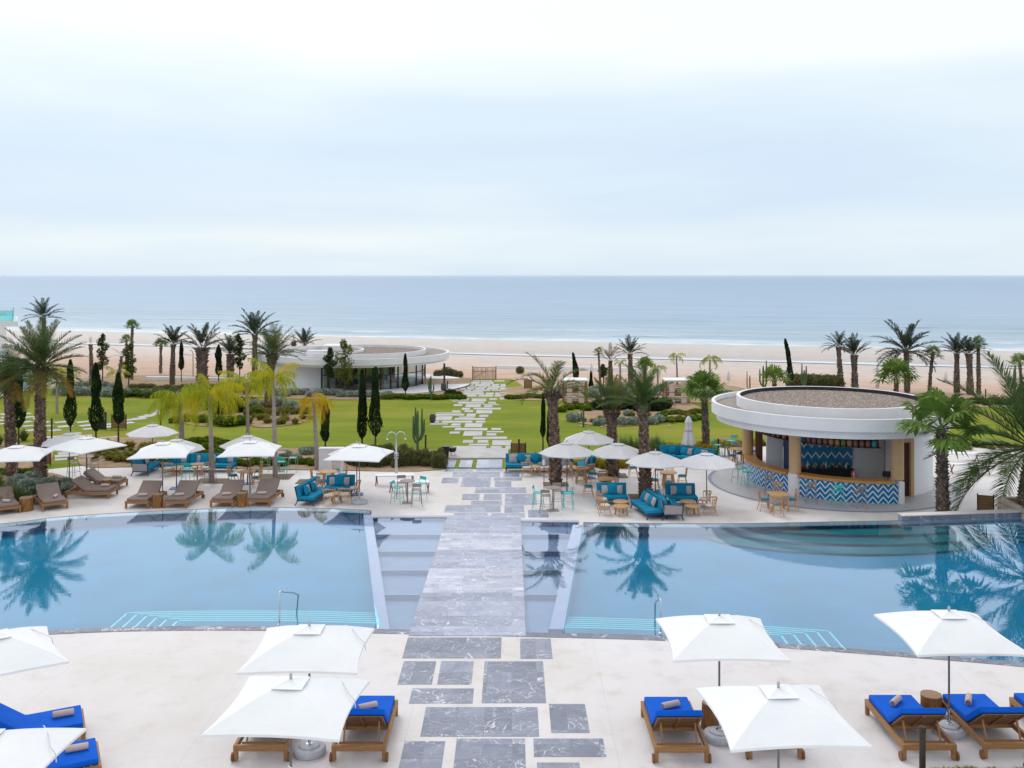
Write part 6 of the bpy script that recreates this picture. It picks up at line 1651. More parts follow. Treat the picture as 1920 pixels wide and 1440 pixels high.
def fanleaf(mb, o, az, el, pet, rad, nb, tone, rnd, droopt=0.35):
    h = Vector((math.cos(az), math.sin(az), 0)); d = (h*math.cos(el)+UP*math.sin(el)).normalized()
    c = Vector(o)+d*pet-UP*pet*0.08; mb.tube([o, Vector(o)+d*pet*0.5, c], [0.03, 0.022, 0.015], 3, caps=False, tone=max(.1, tone-.1))
    side = h.cross(UP); nrm = side.cross(d).normalized()
    prev = None
    for k in range(nb):
        a = (k/(nb-1)*2-1)*R(118); dr = (d*math.cos(a)+side*math.sin(a)); l = rad*(0.72+0.28*math.cos(a*0.7))*rnd.uniform(.92, 1.06)
        fold = nrm*(0.035*rad*(1 if k % 2 else -1))
        mid = c+dr*l*0.6+fold+nrm*rad*0.10*(math.cos(a)-1); tip = c+dr*l-UP*l*droopt*rnd.uniform(.5, 1.2)-nrm*rad*0.05
        wv = dr.cross(nrm).normalized()*rad*0.055; tt = min(1, max(0, tone+rnd.uniform(-.08, .08)))
        mb.add([c, mid-wv*1.5, mid+wv*1.5, tip], [(0, 1, 2), (1, 3, 2)], tt)
def trunk(kind, h, r, lean, rnd, lod=1):
    """tapered stem with leaf-base scars"""
    mb = MB(); n = 12 if lod else 8; m = max(4, int(h/0.35)); pts = []; rs = []
    for i in range(m+1):
        t = i/m; pts.append(Vector((lean[0]*t**1.6, lean[1]*t**1.6, h*t)))
        if kind == 'date': k = (1.12-0.12*t)*(1+0.10*math.sin(t*5+r*30)); k *= 1.0 if t < 0.85 else 1.0+0.25*(t-0.85)/0.15
        elif kind == 'fan': k = 1.25-0.35*t
        else: k = 1.25-0.5*t if t < 0.9 else 0.8
        rs.append(r*k)
    mb.tube(pts, rs, n, tone=0.32 if kind in ('date', 'fan', 'dead') else 0.501)
    if kind in ('date', 'fan', 'dead'):
        step = 0.13 if lod else 0.3; rows = int(h/step)
        for j in range(rows):
            t = (j+0.5)/rows; i = t*m; a_ = pts[int(i)].lerp(pts[min(int(i)+1, m)], i-int(i)); rr = rs[int(i)]
            k = 9 if lod else 6
            for q in range(k):
                if rnd.random() < 0.12: continue
                an = 2*math.pi*(q+0.5*(j % 2))/k+rnd.uniform(-.1, .1); d = Vector((math.cos(an), math.sin(an), 0)); s = d.cross(UP)
                o = a_+d*rr*0.93; w_ = rr*0.34; out = rr*rnd.uniform(0.2, 0.5)*(1.7 if t > 0.85 else 1)*(1.3 if kind == 'fan' else 1); hh = step*1.25
                mb.add([o-s*w_-UP*hh*0.4, o+s*w_-UP*hh*0.4, o+d*out+s*w_*0.45+UP*hh*0.5, o+d*out-s*w_*0.45+UP*hh*0.5, o+UP*hh*0.35], [(0, 1, 2, 3), (3, 2, 4), (0, 3, 4), (1, 4, 2)], rnd.choice([0.1, 0.3, 0.55, 0.8, 1.0]))
    return mb, pts[-1], rs[-1]
def palm(label, px, py, tx, ty, tw, fl, kind='date', seed=1, nf=34, el=(85, -15), droop=70, nl=34, leafw=0.05, tone=0.6, z=None, depth=None, lod=1, mat=None, tmat=None, group=None, dead=0.0, ydl=0):
    """px,py foot of the trunk; tx,ty where the crown starts; tw trunk width and fl frond length in pixels"""
    p = W(px, py, z); d = p.y; rnd = random.Random(seed)
    top = Vector(((tx-CX)/F*(d+ydl)-p.x, ydl, H-(ty-HZ)*(d+ydl)/F-p.z)); h = top.z; r = tw*d/F/2*(0.86 if kind in ('date', 'fan') else 1); Ln = fl*d/F
    nm = {'date': 'date_palm', 'queen': 'queen_palm', 'fan': 'fan_palm', 'dead': 'bare_palm'}[kind]
    t = thing(nm, p, 0, label, 'palm tree', group)
    tm, tp, tr = trunk(kind, h, r, (top.x, top.y), rnd, lod)
    to_ = tm.build('trunk', tmat or {'date': 'trunk', 'queen': 'paletrunk', 'fan': 'greytrunk', 'dead': 'trunk'}[kind], t, smooth=55 if kind == 'queen' else None)
    mb = MB(); n_az = 2.39996
    for i in range(nf):
        u = (i+0.5)/nf; e = R(el[0]+(el[1]-el[0])*u**0.85)+rnd.uniform(-.08, .08); az = i*n_az+rnd.uniform(-.2, .2)+seed
        o = tp+Vector((math.cos(az), math.sin(az), 0))*tr*0.6*u+UP*(0.15*(1-u))
        tn = tone*(1-0.0*u)+rnd.uniform(-.2, .2)
        if u > 1-dead: tn = rnd.uniform(0.0, 0.2)
        if kind in ('date', 'dead'):
            frond(mb, o, az, e, Ln*rnd.uniform(.85, 1.08), R(droop)*rnd.uniform(.7, 1.2)*(0.45+0.7*u), nl, Ln*0.25, leafw*Ln/2.4, 0.02, tn, rnd)
        elif kind == 'queen':
            frond(mb, o, az, e, Ln*rnd.uniform(.85, 1.08), R(droop)*rnd.uniform(.8, 1.2)*(0.7+0.5*u), nl, Ln*0.40, leafw*Ln/2.4*0.8, 0.9, tn, rnd, 0.1)
        else:
            fanleaf(mb, o, az, e, Ln*0.5, Ln*0.55, 22 if lod else 13, tn, rnd)
    mb.build('crown', mat or {'date': 'palm', 'queen': 'queen', 'fan': 'fan', 'dead': 'deadpalm'}[kind], t)
    if kind in ('date',) and lod:   # sheath of cut leaf bases under the crown
        b = MB()
        for i in range(26):
            an = i*n_az; dd = Vector((math.cos(an), math.sin(an), 0)); o = tp+dd*tr*0.8-UP*(0.35-0.012*i); b.beam(o, o+dd*tr*0.7+UP*0.28, 0.07, 0.035)
        b.build('leaf_bases', 'trunk', to_)
    return t
# --- palms on and around the terrace
palm('big date palm on the left terrace, dense green crown over orange fruit stalks', 75, 897, 76, 690, 21, 94, seed=2, nf=44, el=(84, -28), droop=42, nl=52, dead=0.14, leafw=0.042, tone=0.62)
palm('date palm cut by the left edge, crown just left of the big one', 22, 892, 14, 712, 18, 74, seed=5, nf=32, el=(78, -20), droop=45, nl=44, dead=0.12, leafw=0.034)
palm('tall sparse date palm with arching bare fronds beside the bar table', 1042, 908, 1035, 738, 20, 86, seed=9, nf=14, el=(84, 26), droop=112, nl=40, tone=0.45, leafw=0.05)
palm('thick date palm behind the dining tables, middle one of the three terrace palms', 1148, 891, 1147, 772, 21, 74, seed=12, nf=22, el=(86, 38), droop=42, nl=46, tone=0.5, leafw=0.045)
palm('thick date palm behind the back-to-back sofas, rightmost of the three terrace palms', 1210, 932, 1205, 762, 21, 82, seed=14, nf=20, el=(85, 14), droop=42, nl=48, tone=0.8, leafw=0.05)
palm('fan palm with shaggy trunk at the far right pool edge before the bar wall', 1768, 983, 1765, 806, 20, 92, 'fan', seed=22, nf=13, el=(88, -12), tone=0.72)
palm('huge date palm at the right edge rising from the stone planter', 1920, 957, 1936, 842, 22, 195, seed=27, nf=27, el=(74, -30), droop=50, nl=90, z=0.1, leafw=0.03, tone=0.75)
palm('queen palm with a pale slanting trunk and drooping yellow fronds, beside the long left sofa', 397, 903, 393, 742, 8.5, 74, 'queen', seed=31, nf=19, el=(62, -10), droop=100, nl=56, tone=0.62, leafw=0.040)
palm('queen palm with yellow fronds above the farthest left parasol', 341, 852, 339, 752, 9, 68, 'queen', seed=33, nf=18, el=(60, -15), droop=100, nl=56, tone=0.6, leafw=0.040)
palm('queen palm with tall pale trunk in a pit, grey-green crown against the pavilion', 516, 893, 512, 712, 8, 62, 'queen', seed=35, nf=15, el=(72, -5), droop=95, nl=40, tone=0.62)
palm('queen palm with bright golden crown, in front of the white wall box', 594, 880, 588, 752, 7.5, 52, 'queen', seed=37, nf=11, el=(50, -22), droop=110, nl=46, tone=0.22, leafw=0.05)
palm('queen palm behind the parasol at the end of the left sofa, yellow-green crown', 465, 846, 463, 722, 6.5, 58, 'queen', seed=39, nf=14, el=(62, 0), droop=92, nl=40, tone=0.66)
palm('fan palm with a brown trunk standing between the closed parasol and the bar roof', 1324, 850, 1320, 738, 12, 50, 'fan', seed=41, nf=18, el=(84, -8), tone=0.75)
palm('date palm trunk rising along the lower right edge of the picture', 1930, 1500, 2060, 900, 26, 60, seed=43, nf=12, el=(80, 40), droop=40, nl=30, z=DZ)
palm('date palm with a thick grey trunk on the left garden bed, dense dark crown', 503, 768, 511, 668, 15, 62, seed=45, nf=34, el=(84, 12), droop=48, nl=30, tone=0.6, lod=1)
palm('slim pale-trunked queen palm standing alone on the left lawn', 107, 774, 106, 700, 4.5, 44, 'queen', seed=47, nf=12, el=(60, -10), droop=100, nl=30, tone=0.7)
# --- palms beyond the lawn
D = dict(mat='palmfar', lod=0, nl=26, leafw=0.08, tmat='greytrunk')
for i, a in enumerate([
    ('tall date palm silhouette above the crown of the big left palm', 84, 733, 82, 596, 6, 40, 'date', 18, (80, 10), 40),
    ('date palm with a stout trunk against the beach, left of the street lamp', 323, 722, 325, 646, 9, 40, 'date', 20, (82, 18), 42),
    ('very stout date palm against the beach, right of the street lamp', 379, 728, 379, 652, 22, 52, 'date', 15, (82, 22), 40),
    ('stout date palm with a bulging trunk beside a leafy tree at left', 432, 714, 432, 664, 14, 42, 'date', 20, (80, 25), 50),
    ('tallest date palm left of the pavilion, breaking the sea line', 478, 728, 478, 628, 10, 52, 'date', 24, (84, 8), 55),
    ('small date palm behind the left end of the pavilion roof', 571, 692, 571, 648, 6, 34, 'date', 18, (84, 30), 36),
    ('date palm breaking the waterline behind the terrace palms', 1183, 724, 1181, 664, 9, 36, 'date', 18, (84, 20), 38),
    ('slim date palm right of the big roof bush, the left one of a close pair', 1576, 732, 1572, 651, 10, 32, 'date', 20, (82, 0), 60),
    ('slim date palm of upright fronds, the right one of a close pair', 1603, 732, 1601, 666, 12, 38, 'date', 18, (84, 32), 28),
    ('large feathery date palm behind the bar roof, tallest at right', 1701, 736, 1699, 660, 10, 66, 'date', 28, (84, -12), 60),
    ('date palm with a straight trunk, left of three standing together at far right', 1794, 737, 1794, 663, 10, 40, 'date', 22, (80, 18), 42),
    ('date palm with a straight trunk, middle of three standing together at far right', 1819, 739, 1817, 664, 12, 38, 'date', 18, (80, 20), 45)]):
    palm(a[0], a[1], a[2], a[3], a[4], a[5], a[6], a[7], seed=60+i, nf=a[8], el=a[9], droop=a[10], tone=0.55, **D)
palm('withered date palm with few upright purple-brown fronds behind the terrace palms', 1145, 726, 1144, 676, 8, 34, 'dead', seed=80, nf=8, el=(80, 30), droop=35, lod=0, nl=20, leafw=0.08)
palm('bare brown palm trunk with its fronds tied, left of the small leafy tree', 172, 728, 170, 646, 7, 14, 'dead', seed=81, nf=5, el=(88, 75), droop=10, lod=0, nl=10)
palm('thin brown leaning palm trunk before the leafy tree at left', 219, 770, 228, 668, 5.5, 26, 'dead', seed=82, nf=5, el=(60, 10), droop=50, lod=0, nl=14, ydl=0)
palm('dark palm with its crown tied shut beside the pavilion roof', 551, 690, 551, 640, 10, 12, 'dead', seed=83, nf=6, el=(88, 80), droop=8, lod=0, nl=10)
for i, a in enumerate([
    ('small fan palm on a tall stem, highest of the two at upper left', 247, 712, 248, 614, 5, 17, 16, (85, 0)), ('small fan palm just below and left of a taller twin', 238, 706, 237, 640, 4.5, 15, 14, (85, -10)),
    ('short fan palm standing on the dune left of the stout date palm', 301, 700, 302, 648, 5, 17, 16, (80, 5)), ('thin-stemmed fan palm left of the withered palm', 1126, 745, 1122, 662, 4, 12, 12, (80, -20)),
    ('small fan palm with a curved trunk before the far right palm trio', 1743, 735, 1749, 664, 6, 20, 16, (84, -12)), ('slim fan palm, right of three standing together at far right', 1835, 739, 1834, 646, 7, 18, 15, (80, -25)),
    ('young bushy fan palm rising behind the left part of the bar roof', 1452, 745, 1452, 714, 8, 34, 16, (86, 8)), ('young bushy fan palm behind the right part of the bar roof', 1681, 742, 1680, 710, 9, 46, 22, (88, 0)),
    ('young fan palm with bright leaves, peeking out at the right edge', 1916, 732, 1912, 684, 6, 26, 14, (86, 0)), ('yellow-green fan palm behind the rightmost terrace palm', 1209, 736, 1209, 690, 6, 24, 16, (88, 10))]):
    palm(a[0], a[1], a[2], a[3], a[4], a[5], a[6], 'fan', seed=90+i, nf=a[7], el=a[8], lod=0, tone=0.75 if i > 5 else 0.45)
for i, a in enumerate([
    ('small queen palm by the leaning trunk, right of the rightmost terrace palm', 1234, 768, 1233, 692, 4.5, 22, 8, (65, 5), 110), ('queen palm with lopsided drooping fronds above the second cabana', 1270, 722, 1268, 668, 3.5, 22, 8, (50, 0), 130),
    ('queen palm with an arching crown right above the brown-trunked fan palm', 1331, 735, 1331, 674, 4, 30, 9, (48, 15), 130), ('small drooping queen palm between the withered palm and the date palm', 1163, 728, 1163, 680, 4, 16, 8, (60, 0), 120),
    ('queen palm with a sparse crown beside the thin brown leaning trunk', 218, 748, 218, 700, 4, 26, 9, (70, 5), 90)]):
    palm(a[0], a[1], a[2], a[3], a[4], a[5], a[6], 'queen', seed=110+i, nf=a[7], el=a[8], droop=a[9], lod=0, nl=22, tone=0.7, leafw=0.08)

# ---------------------------------------------------------------- leaf clouds
def cloud(mb, c, rad, n, size, rnd, tone=0.5, clump=0.35, vert=0.0, seed=0, fill=0.35):
    for i in range(n):
        while True:
            v = Vector((rnd.uniform(-1, 1), rnd.uniform(-1, 1), rnd.uniform(-1, 1)))
            if v.length <= 1: break
        v = v.normalized()*(fill+(1-fill)*rnd.random()**0.5)*(1+0.28*noise.noise(v*1.7+Vector((seed, 0, 0))))
        p = Vector((c[0]+v.x*rad[0], c[1]+v.y*rad[1], c[2]+v.z*rad[2]))
        nn = noise.noise(Vector((p.x*1.4+seed, p.y*1.4, p.z*1.4))/max(0.4, rad[0])*1.6)
        if nn < -0.28 and rnd.random() < 0.75: continue
        a = Vector((rnd.gauss(0, 1), rnd.gauss(0, 1), rnd.gauss(0, 1)+vert*3)).normalized(); b = a.cross(Vector((rnd.gauss(0, 1), rnd.gauss(0, 1), rnd.gauss(0, 1)))).normalized()
        s = size*rnd.uniform(.6, 1.3); t = min(1, max(0, tone+nn*clump*1.6+rnd.uniform(-.18, .18)))
        mb.add([p-a*s, p+b*s*0.42, p+a*s, p-b*s*0.42], [(0, 1, 2, 3)], t)
def cypress(label, px, yb, y0, yt, wpx, seed, bend=0):
    """px; foot row, lowest foliage row, tip row, width in pixels"""
    p = W(px, yb); s = p.y/F; rnd = random.Random(seed); t = thing('cypress', p, 0, label, 'cypress', 'columnar cypresses')
    zb = (yb-y0)*s; zt = H-(yt-HZ)*s-p.z; r = wpx*s/2
    MB().tube([(0, 0, 0), (0, 0, zb+0.5)], [0.045+r*0.06, 0.03+r*0.05], 7).build('trunk', 'greytrunk', t)
    mb = MB(); n = int(1500+500*(zt-zb)); hh = zt-zb
    lob = rnd.uniform(.1, .3)
    for i in range(n):
        u = rnd.random()**0.8; prof = min(1, (u/0.14)**0.6)*(1-u)**0.45*1.15*(1+0.12*math.sin(u*9+seed))*(1-lob*0.5*(0.35 < u < 0.6))
        a = rnd.uniform(0, 2*math.pi); rr_ = r*prof*(0.45+0.6*rnd.random()**0.5)*(1+0.55*noise.noise(Vector((math.cos(a)*1.3, math.sin(a)*1.3+seed, u*hh*1.1))))
        q = Vector((rr_*math.cos(a)+bend*u*u*s, rr_*math.sin(a), zb+u*hh)); d = Vector((math.cos(a)*0.3, math.sin(a)*0.3, 1)).normalized(); b = d.cross(Vector((rnd.gauss(0, 1), rnd.gauss(0, 1), 0.1))).normalized()
        l = rnd.uniform(.07, .15)*(0.7+r*0.8); tt = min(1, max(0, 0.5+0.7*noise.noise(q*1.6+Vector((seed, 0, 0)))+rnd.uniform(-.25, .25)))
        mb.add([q-d*l*0.7, q+b*l*0.3, q+d*l, q-b*l*0.3], [(0, 1, 2, 3)], tt)
    mb.build('crown', 'cypress', t); return t
for i, a in enumerate([('wide dark cypress left of the big date palm trunk', 35, 837, 802, 704, 23), ('cypress first to the right of the big date palm', 132, 812, 800, 676, 17), ('fullest cypress on the left lawn, beside the post light', 180, 824, 808, 682, 23), ('cypress in front of the wooden board on the left lawn', 222, 832, 794, 700, 20),
                       ('dark cypress behind the golden queen palm', 610, 848, 827, 748, 18), ('thinner cypress of the pair before the pavilion glass', 679, 838, 824, 694, 17), ('fuller cypress of the pair before the pavilion glass', 704, 842, 818, 690, 20), ('small cypress against the right half of the pavilion glass', 760, 742, 734, 664, 10),
                       ('slim cypress on the dune left of the street lamp', 340, 716, 694, 640, 8), ('dense dark cypress between the two stout date palms', 410, 718, 704, 647, 13), ('narrow cypress just left of the sparse terrace palm', 1018, 850, 820, 738, 9), ('narrow cypress half behind the sparse terrace palm trunk', 1029, 850, 834, 770, 8),
                       ('crooked dark cypress behind the first cabana', 1080, 722, 712, 662, 11), ('small cypress right of the first cabana', 1108, 733, 728, 697, 7), ('tall bent cypress left of the closed cactus behind the bar roof', 1482, 738, 716, 636, 11)]):
    cypress(*a, seed=200+i, bend=-10 if i == 14 else (-6 if i == 12 else 0))
def leafy(label, px, yb, y0, yt, wpx, seed, tone=0.5, cat='tree', n=1500, mat='tree', lobes=7):
    p = W(px, yb); s = p.y/F; rnd = random.Random(seed); t = thing('leafy_tree', p, 0, label, cat, None)
    zb = (yb-y0)*s; zt = H-(yt-HZ)*s-p.z; r = wpx*s/2; mb = MB(); tr = MB()
    tr.tube([(0, 0, 0), (0.04, 0, zb), (0, 0.03, (zb+zt)/2)], [0.07, 0.055, 0.03], 7)
    for k in range(lobes):
        u = (k+0.5)/lobes; a = k*2.4+seed; w_ = r*math.sin(math.pi*min(0.97, 0.15+u*0.8))**0.7
        c = Vector((math.cos(a)*w_*0.45, math.sin(a)*w_*0.45, zb+(zt-zb)*u)); tr.tube([(0, 0, zb+(zt-zb)*u*0.75), c], [0.03, 0.01], 5)
        cloud(mb, c, (w_*0.72, w_*0.72, (zt-zb)/lobes*0.95), n//lobes, 0.13, rnd, tone, 0.5, seed=seed+k)
    tr.build('trunk', 'greytrunk', t); mb.build('crown', mat, t)
for i, a in enumerate([('small leafy tree with a thin stem on the left dune', 192, 722, 690, 628, 24, 0.45), ('bushy leafy tree in front of two small fan palms', 241, 722, 706, 646, 30, 0.5), ('thin dark-leaved tree before the pavilion wall', 618, 740, 706, 654, 26, 0.3), ('fuller yellow-green tree before the pavilion roof', 646, 742, 716, 640, 40, 0.75),
                       ('leafy tree with hanging branches right of the bulging palm', 449, 716, 690, 630, 22, 0.35), ('small round-topped tree between the cabana and the withered palm', 1131, 738, 706, 684, 17, 0.6)]):
    leafy(a[0], a[1], a[2], a[3], a[4], a[5], 230+i, a[6])
# --- shrubs: a few built ones, then copies
def shrub(name, label, cat, mat, rx, rz_, n, size, seed, group, tone=0.5, vert=0.0):
    rnd = random.Random(seed); mb = MB()
    cloud(mb, (0, 0, rz_*0.55), (rx, rx, rz_*0.62), n, size, rnd, tone, 0.5, vert, seed, 0.5)
    for k in range(4):
        a = k*1.6+seed; cloud(mb, (math.cos(a)*rx*0.55, math.sin(a)*rx*0.55, rz_*0.45), (rx*0.55, rx*0.55, rz_*0.5), n//6, size, rnd, tone, 0.5, vert, seed+k, 0.5)
    o = mb.build(name, mat); tag(o, label, cat, group); return o
def blades(name, label, cat, mat, r, h, n, seed, group, w_=0.02, spread=0.7):
    rnd = random.Random(seed); mb = MB()
    for i in range(n):
        a = rnd.uniform(0, 6.283); q = rnd.random()**0.6; d = Vector((math.cos(a), math.sin(a), 0)); b = d*r*0.25*q; l = h*rnd.uniform(.7, 1.1)*(1-0.35*q)
        m_ = b+d*r*spread*q*0.45+UP*l*0.62; e = b+d*r*spread*q*1.1+UP*l*(1-0.25*q); s = d.cross(UP).normalized()*w_; t = rnd.random()
        mb.add([b-s, b+s, m_+s*0.8, m_-s*0.8, e], [(0, 1, 2, 3), (3, 2, 4)], t)
    o = mb.build(name, mat); tag(o, label, cat, group); return o
SH = {}
SH['blue'] = [shrub('silver_shrub', 'x', 'shrub', 'bluebush', 0.8, 1.0, 1300, 0.12, 300+k, 'x', 0.5, 0.5) for k in range(2)]
SH['hedge'] = [shrub('green_shrub', 'x', 'shrub', 'hedge', 0.8, 0.8, 1300, 0.11, 310+k, 'x', 0.55) for k in range(2)]
SH['dark'] = [shrub('dark_shrub', 'x', 'shrub', 'darkbush', 0.8, 1.2, 1700, 0.10, 320+k, 'x', 0.5) for k in range(2)]
SH['brown'] = [shrub('brown_shrub', 'x', 'shrub', 'brownbush', 0.8, 1.3, 1500, 0.09, 330+k, 'x', 0.5, 0.5) for k in range(2)]
SH['gold'] = [shrub('golden_shrub', 'x', 'shrub', 'yellowbush', 0.8, 1.0, 1500, 0.08, 340+k, 'x', 0.55) for k in range(2)]
SH['tuft'] = [blades('grass_tuft', 'x', 'grass tuft', 'tuft', 0.55, 0.62, 260, 350+k, 'x') for k in range(2)]
SH['tall'] = [blades('tall_grass_clump', 'x', 'grass clump', 'tallgrass', 0.6, 1.3, 300, 360+k, 'x', 0.022, 0.9) for k in range(2)]
usedsh = set(); cnt = {}
def put(kind, px, py, w_, hs=1.0, label='', group='', z=None, rnd=random.Random(77)):
    """w_ in pixels"""
    p = W(px, py, z); k = cnt.get(kind, 0); cnt[kind] = k+1
    src = SH[kind][k % 2]
    if src.name not in usedsh: usedsh.add(src.name); o = src
    else: o = src.copy(); COL.objects.link(o)
    s = w_*p.y/F/{'tuft': 0.8, 'tall': 1.0}.get(kind, 1.6); o.location = p; o.scale = (s, s, s*hs); o.rotation_euler = (0, 0, rnd.uniform(0, 6)); o['label'] = label; o['group'] = group
rg = random.Random(99)
def scatter(kind, n, box, wr, hs, label, group, z=None, inside=None):
    for i in range(n):
        for _ in range(30):
            x = rg.uniform(box[0], box[2]); y = rg.uniform(box[1], box[3])
            if inside is None or inside(x, y): break
        put(kind, x, y, rg.uniform(*wr), rg.uniform(*hs), label, group, z)
# strip behind the left terrace
scatter('tuft', 70, (160, 832, 300, 868), (14, 22), (.9, 1.2), 'tan grass tuft in the sandy bed behind the left parasols', 'tan grass tufts behind the left parasols', inside=lambda x, y: y > 836+0.02*(x-160) and y < 872-abs(x-240)*0.05)
for x in range(300, 590, 11): put('hedge', x+rg.uniform(-3, 3), 872+rg.uniform(-3, 3), 22, 0.95, 'green shrub in the hedge behind the long left sofa', 'green hedge shrubs behind the left sofa')
for x in range(330, 500, 13): put('hedge', x, 856+rg.uniform(-4, 3), 25, 0.9, 'green shrub in the hedge behind the long left sofa', 'green hedge shrubs behind the left sofa')
for x, y, w_ in ((535, 856, 24), (555, 862, 22), (575, 852, 30), (590, 850, 26)): put('blue', x, y, w_, 0.7, 'grey-green shrub behind the bar stools near the white wall box', 'grey-green shrubs near the white wall box')
for x in range(660, 832, 10): put('brown', x+rg.uniform(-3, 3), 875+rg.uniform(-4, 4), rg.uniform(17, 26), rg.uniform(.8, 1.6), 'brown-green shrub in the hedge behind the shower', 'brown-green shrubs behind the shower')
for x in range(700, 830, 14): put('brown', x, 862+rg.uniform(-4, 3), rg.uniform(15, 24), rg.uniform(.9, 1.7), 'brown-green shrub in the hedge behind the shower', 'brown-green shrubs behind the shower')
for x in range(345, 432, 12):
    for y in (846, 834): put('hedge', x+rg.uniform(-4, 4), y+rg.uniform(-4, 4), rg.uniform(22, 32), rg.uniform(.7, 1.1), 'green shrub in the hedge behind the long left sofa', 'green hedge shrubs behind the left sofa')
for x in range(600, 700, 13): put('hedge', x, 866+rg.uniform(-3, 3), 22, .8, 'green shrub beside the white wall box', 'green shrubs beside the white wall box')
for x in range(240, 480, 17): put('tall', x, 738+rg.uniform(-5, 5), rg.uniform(18, 26), .6, 'tan grass clump on the dune behind the left lawn', 'tan grass clumps on the left dune')
for x in range(1060, 1330, 14): put('blue', x, 738+rg.uniform(-5, 4), rg.uniform(18, 26), .8, 'grey-green shrub along the back of the right lawn', 'grey-green shrubs at the back of the right lawn')
for x in range(1080, 1300, 15): put('tuft', x, 786+rg.uniform(-12, 8), rg.uniform(13, 19), .9, 'sandy grass tuft in the right lawn bed', 'grass tufts in the right lawn bed')
# left edge beds
for x, y, w_, h_ in ((10, 858, 26, .8), (-15, 866, 30, .9), (30, 850, 24, .8), (55, 846, 22, .8), (-5, 838, 28, 1.3), (20, 832, 26, 1.5), (45, 826, 24, 1.2)): put('tall', x, y, w_, h_*0.7, 'tan-green grass clump in the garden bed at the far left', 'grass clumps at the far left')
for x in range(-20, 66, 11): put('hedge', x, 888-x*0.06+rg.uniform(-2, 2), 22, 0.7, 'bright green low shrub behind the leftmost parasol', 'low green shrubs behind the leftmost parasol')
for x, y, w_, h_ in ((55, 925, 44, .9), (95, 918, 38, .9), (120, 925, 34, .8), (35, 915, 40, .9), (95, 935, 34, .8), (60, 905, 34, .9), (122, 908, 26, .7)): put('blue', x, y, w_, h_, 'silvery blue-green shrub round the foot of the big left palm', 'silvery shrubs round the big left palm', TZ)
for x, y, w_, h_ in ((10, 940, 42, .8), (30, 948, 44, .8), (-8, 925, 44, .9), (48, 945, 30, .6), (0, 955, 40, .6)): put('tall', x, y, w_, h_, 'feathery grass clump behind the leftmost loungers', 'feathery grass behind the leftmost loungers', TZ)
put('gold', 128, 918, 18, .9, 'small yellow-green shrub by the head of the sideways lounger', 'golden shrubs by the left loungers', TZ)
# middle lawn beds
scatter('tuft', 44, (475, 768, 585, 797), (15, 21), (.8, 1.1), 'sandy grass tuft in the round bed left of the golden palm', 'sandy grass tufts in the round bed', inside=lambda x, y: ((x-525)/60)**2+((y-782)/17)**2 < 1)
for x, y, w_ in ((478, 768, 34), (452, 764, 30), (545, 768, 30), (562, 772, 24), (520, 762, 34)): put('blue', x, y, w_, .8, 'grey-blue shrub at the back of the round left bed', 'grey-blue shrubs in the left beds')
for x, y, w_ in ((408, 796, 40), (430, 798, 44), (455, 795, 38), (380, 792, 34), (350, 790, 32), (475, 778, 34), (330, 792, 26)): put('hedge', x, y, w_, .75, 'bright green bush in the bed between the yellow queen palms', 'bright green bushes between the queen palms')
for x, y, w_ in ((415, 776, 40), (445, 772, 44), (395, 768, 34), (470, 762, 30)): put('dark', x, y, w_, .7, 'dark bush at the back of the bed between the yellow queen palms', 'dark bushes between the queen palms')
# back edge of the lawn, left
for x in range(112, 245, 15): put('blue', x, 742+rg.uniform(-3, 2), 28, .8, 'grey-blue bush along the far left edge of the lawn', 'grey-blue bushes on the far left lawn edge')
for x in range(120, 235, 24): put('blue', x, 728+rg.uniform(-3, 2), 24, .7, 'grey-blue bush along the far left edge of the lawn', 'grey-blue bushes on the far left lawn edge')
for x in range(235, 330, 14): put('tall', x, 745+rg.uniform(-3, 2), 24, .6, 'tan grass clump along the far lawn edge behind the yellow palms', 'tan grass clumps on the far lawn edge')
for x in range(250, 480, 16): put('brown', x, 730+rg.uniform(-3, 3), 20, .5, 'low dry bush on the dune edge behind the left palms', 'dry bushes on the left dune edge')
for x, y in ((420, 752), (440, 755), (395, 748), (345, 748)): put('blue', x, y, 28, .7, 'grey-blue shrub at the back of the round left bed', 'grey-blue shrubs in the left beds')
for x in range(520, 640, 13): put('blue', x, 742+rg.uniform(-2, 2), 24, .7, 'grey-green shrub along the foot of the white pavilion wall', 'grey-green shrubs along the pavilion wall')
for x in range(640, 730, 11): put('blue', x, 745+rg.uniform(-2, 2), 20, .75, 'grey shrub in front of the pavilion glass', 'grey shrubs before the pavilion glass')
for x in range(722, 870, 8): put('hedge', x, 748+rg.uniform(-1.5, 1), 20, .75, 'bright green shrub in the low hedge before the pavilion', 'bright green low hedge shrubs before the pavilion')
for x, y, w_ in ((845, 742, 24), (858, 744, 20), (838, 746, 18)): put('dark', x, y, w_, .6, 'dark green bush beside the far bend of the path', 'dark bushes by the far path')
for x, y, w_ in ((822, 710, 20), (838, 708, 24), (850, 709, 20), (975, 700, 16), (862, 707, 14)): put('brown', x, y, w_, .9, 'dry grey-brown bush on the sand near the stick gate', 'dry bushes near the stick gate')
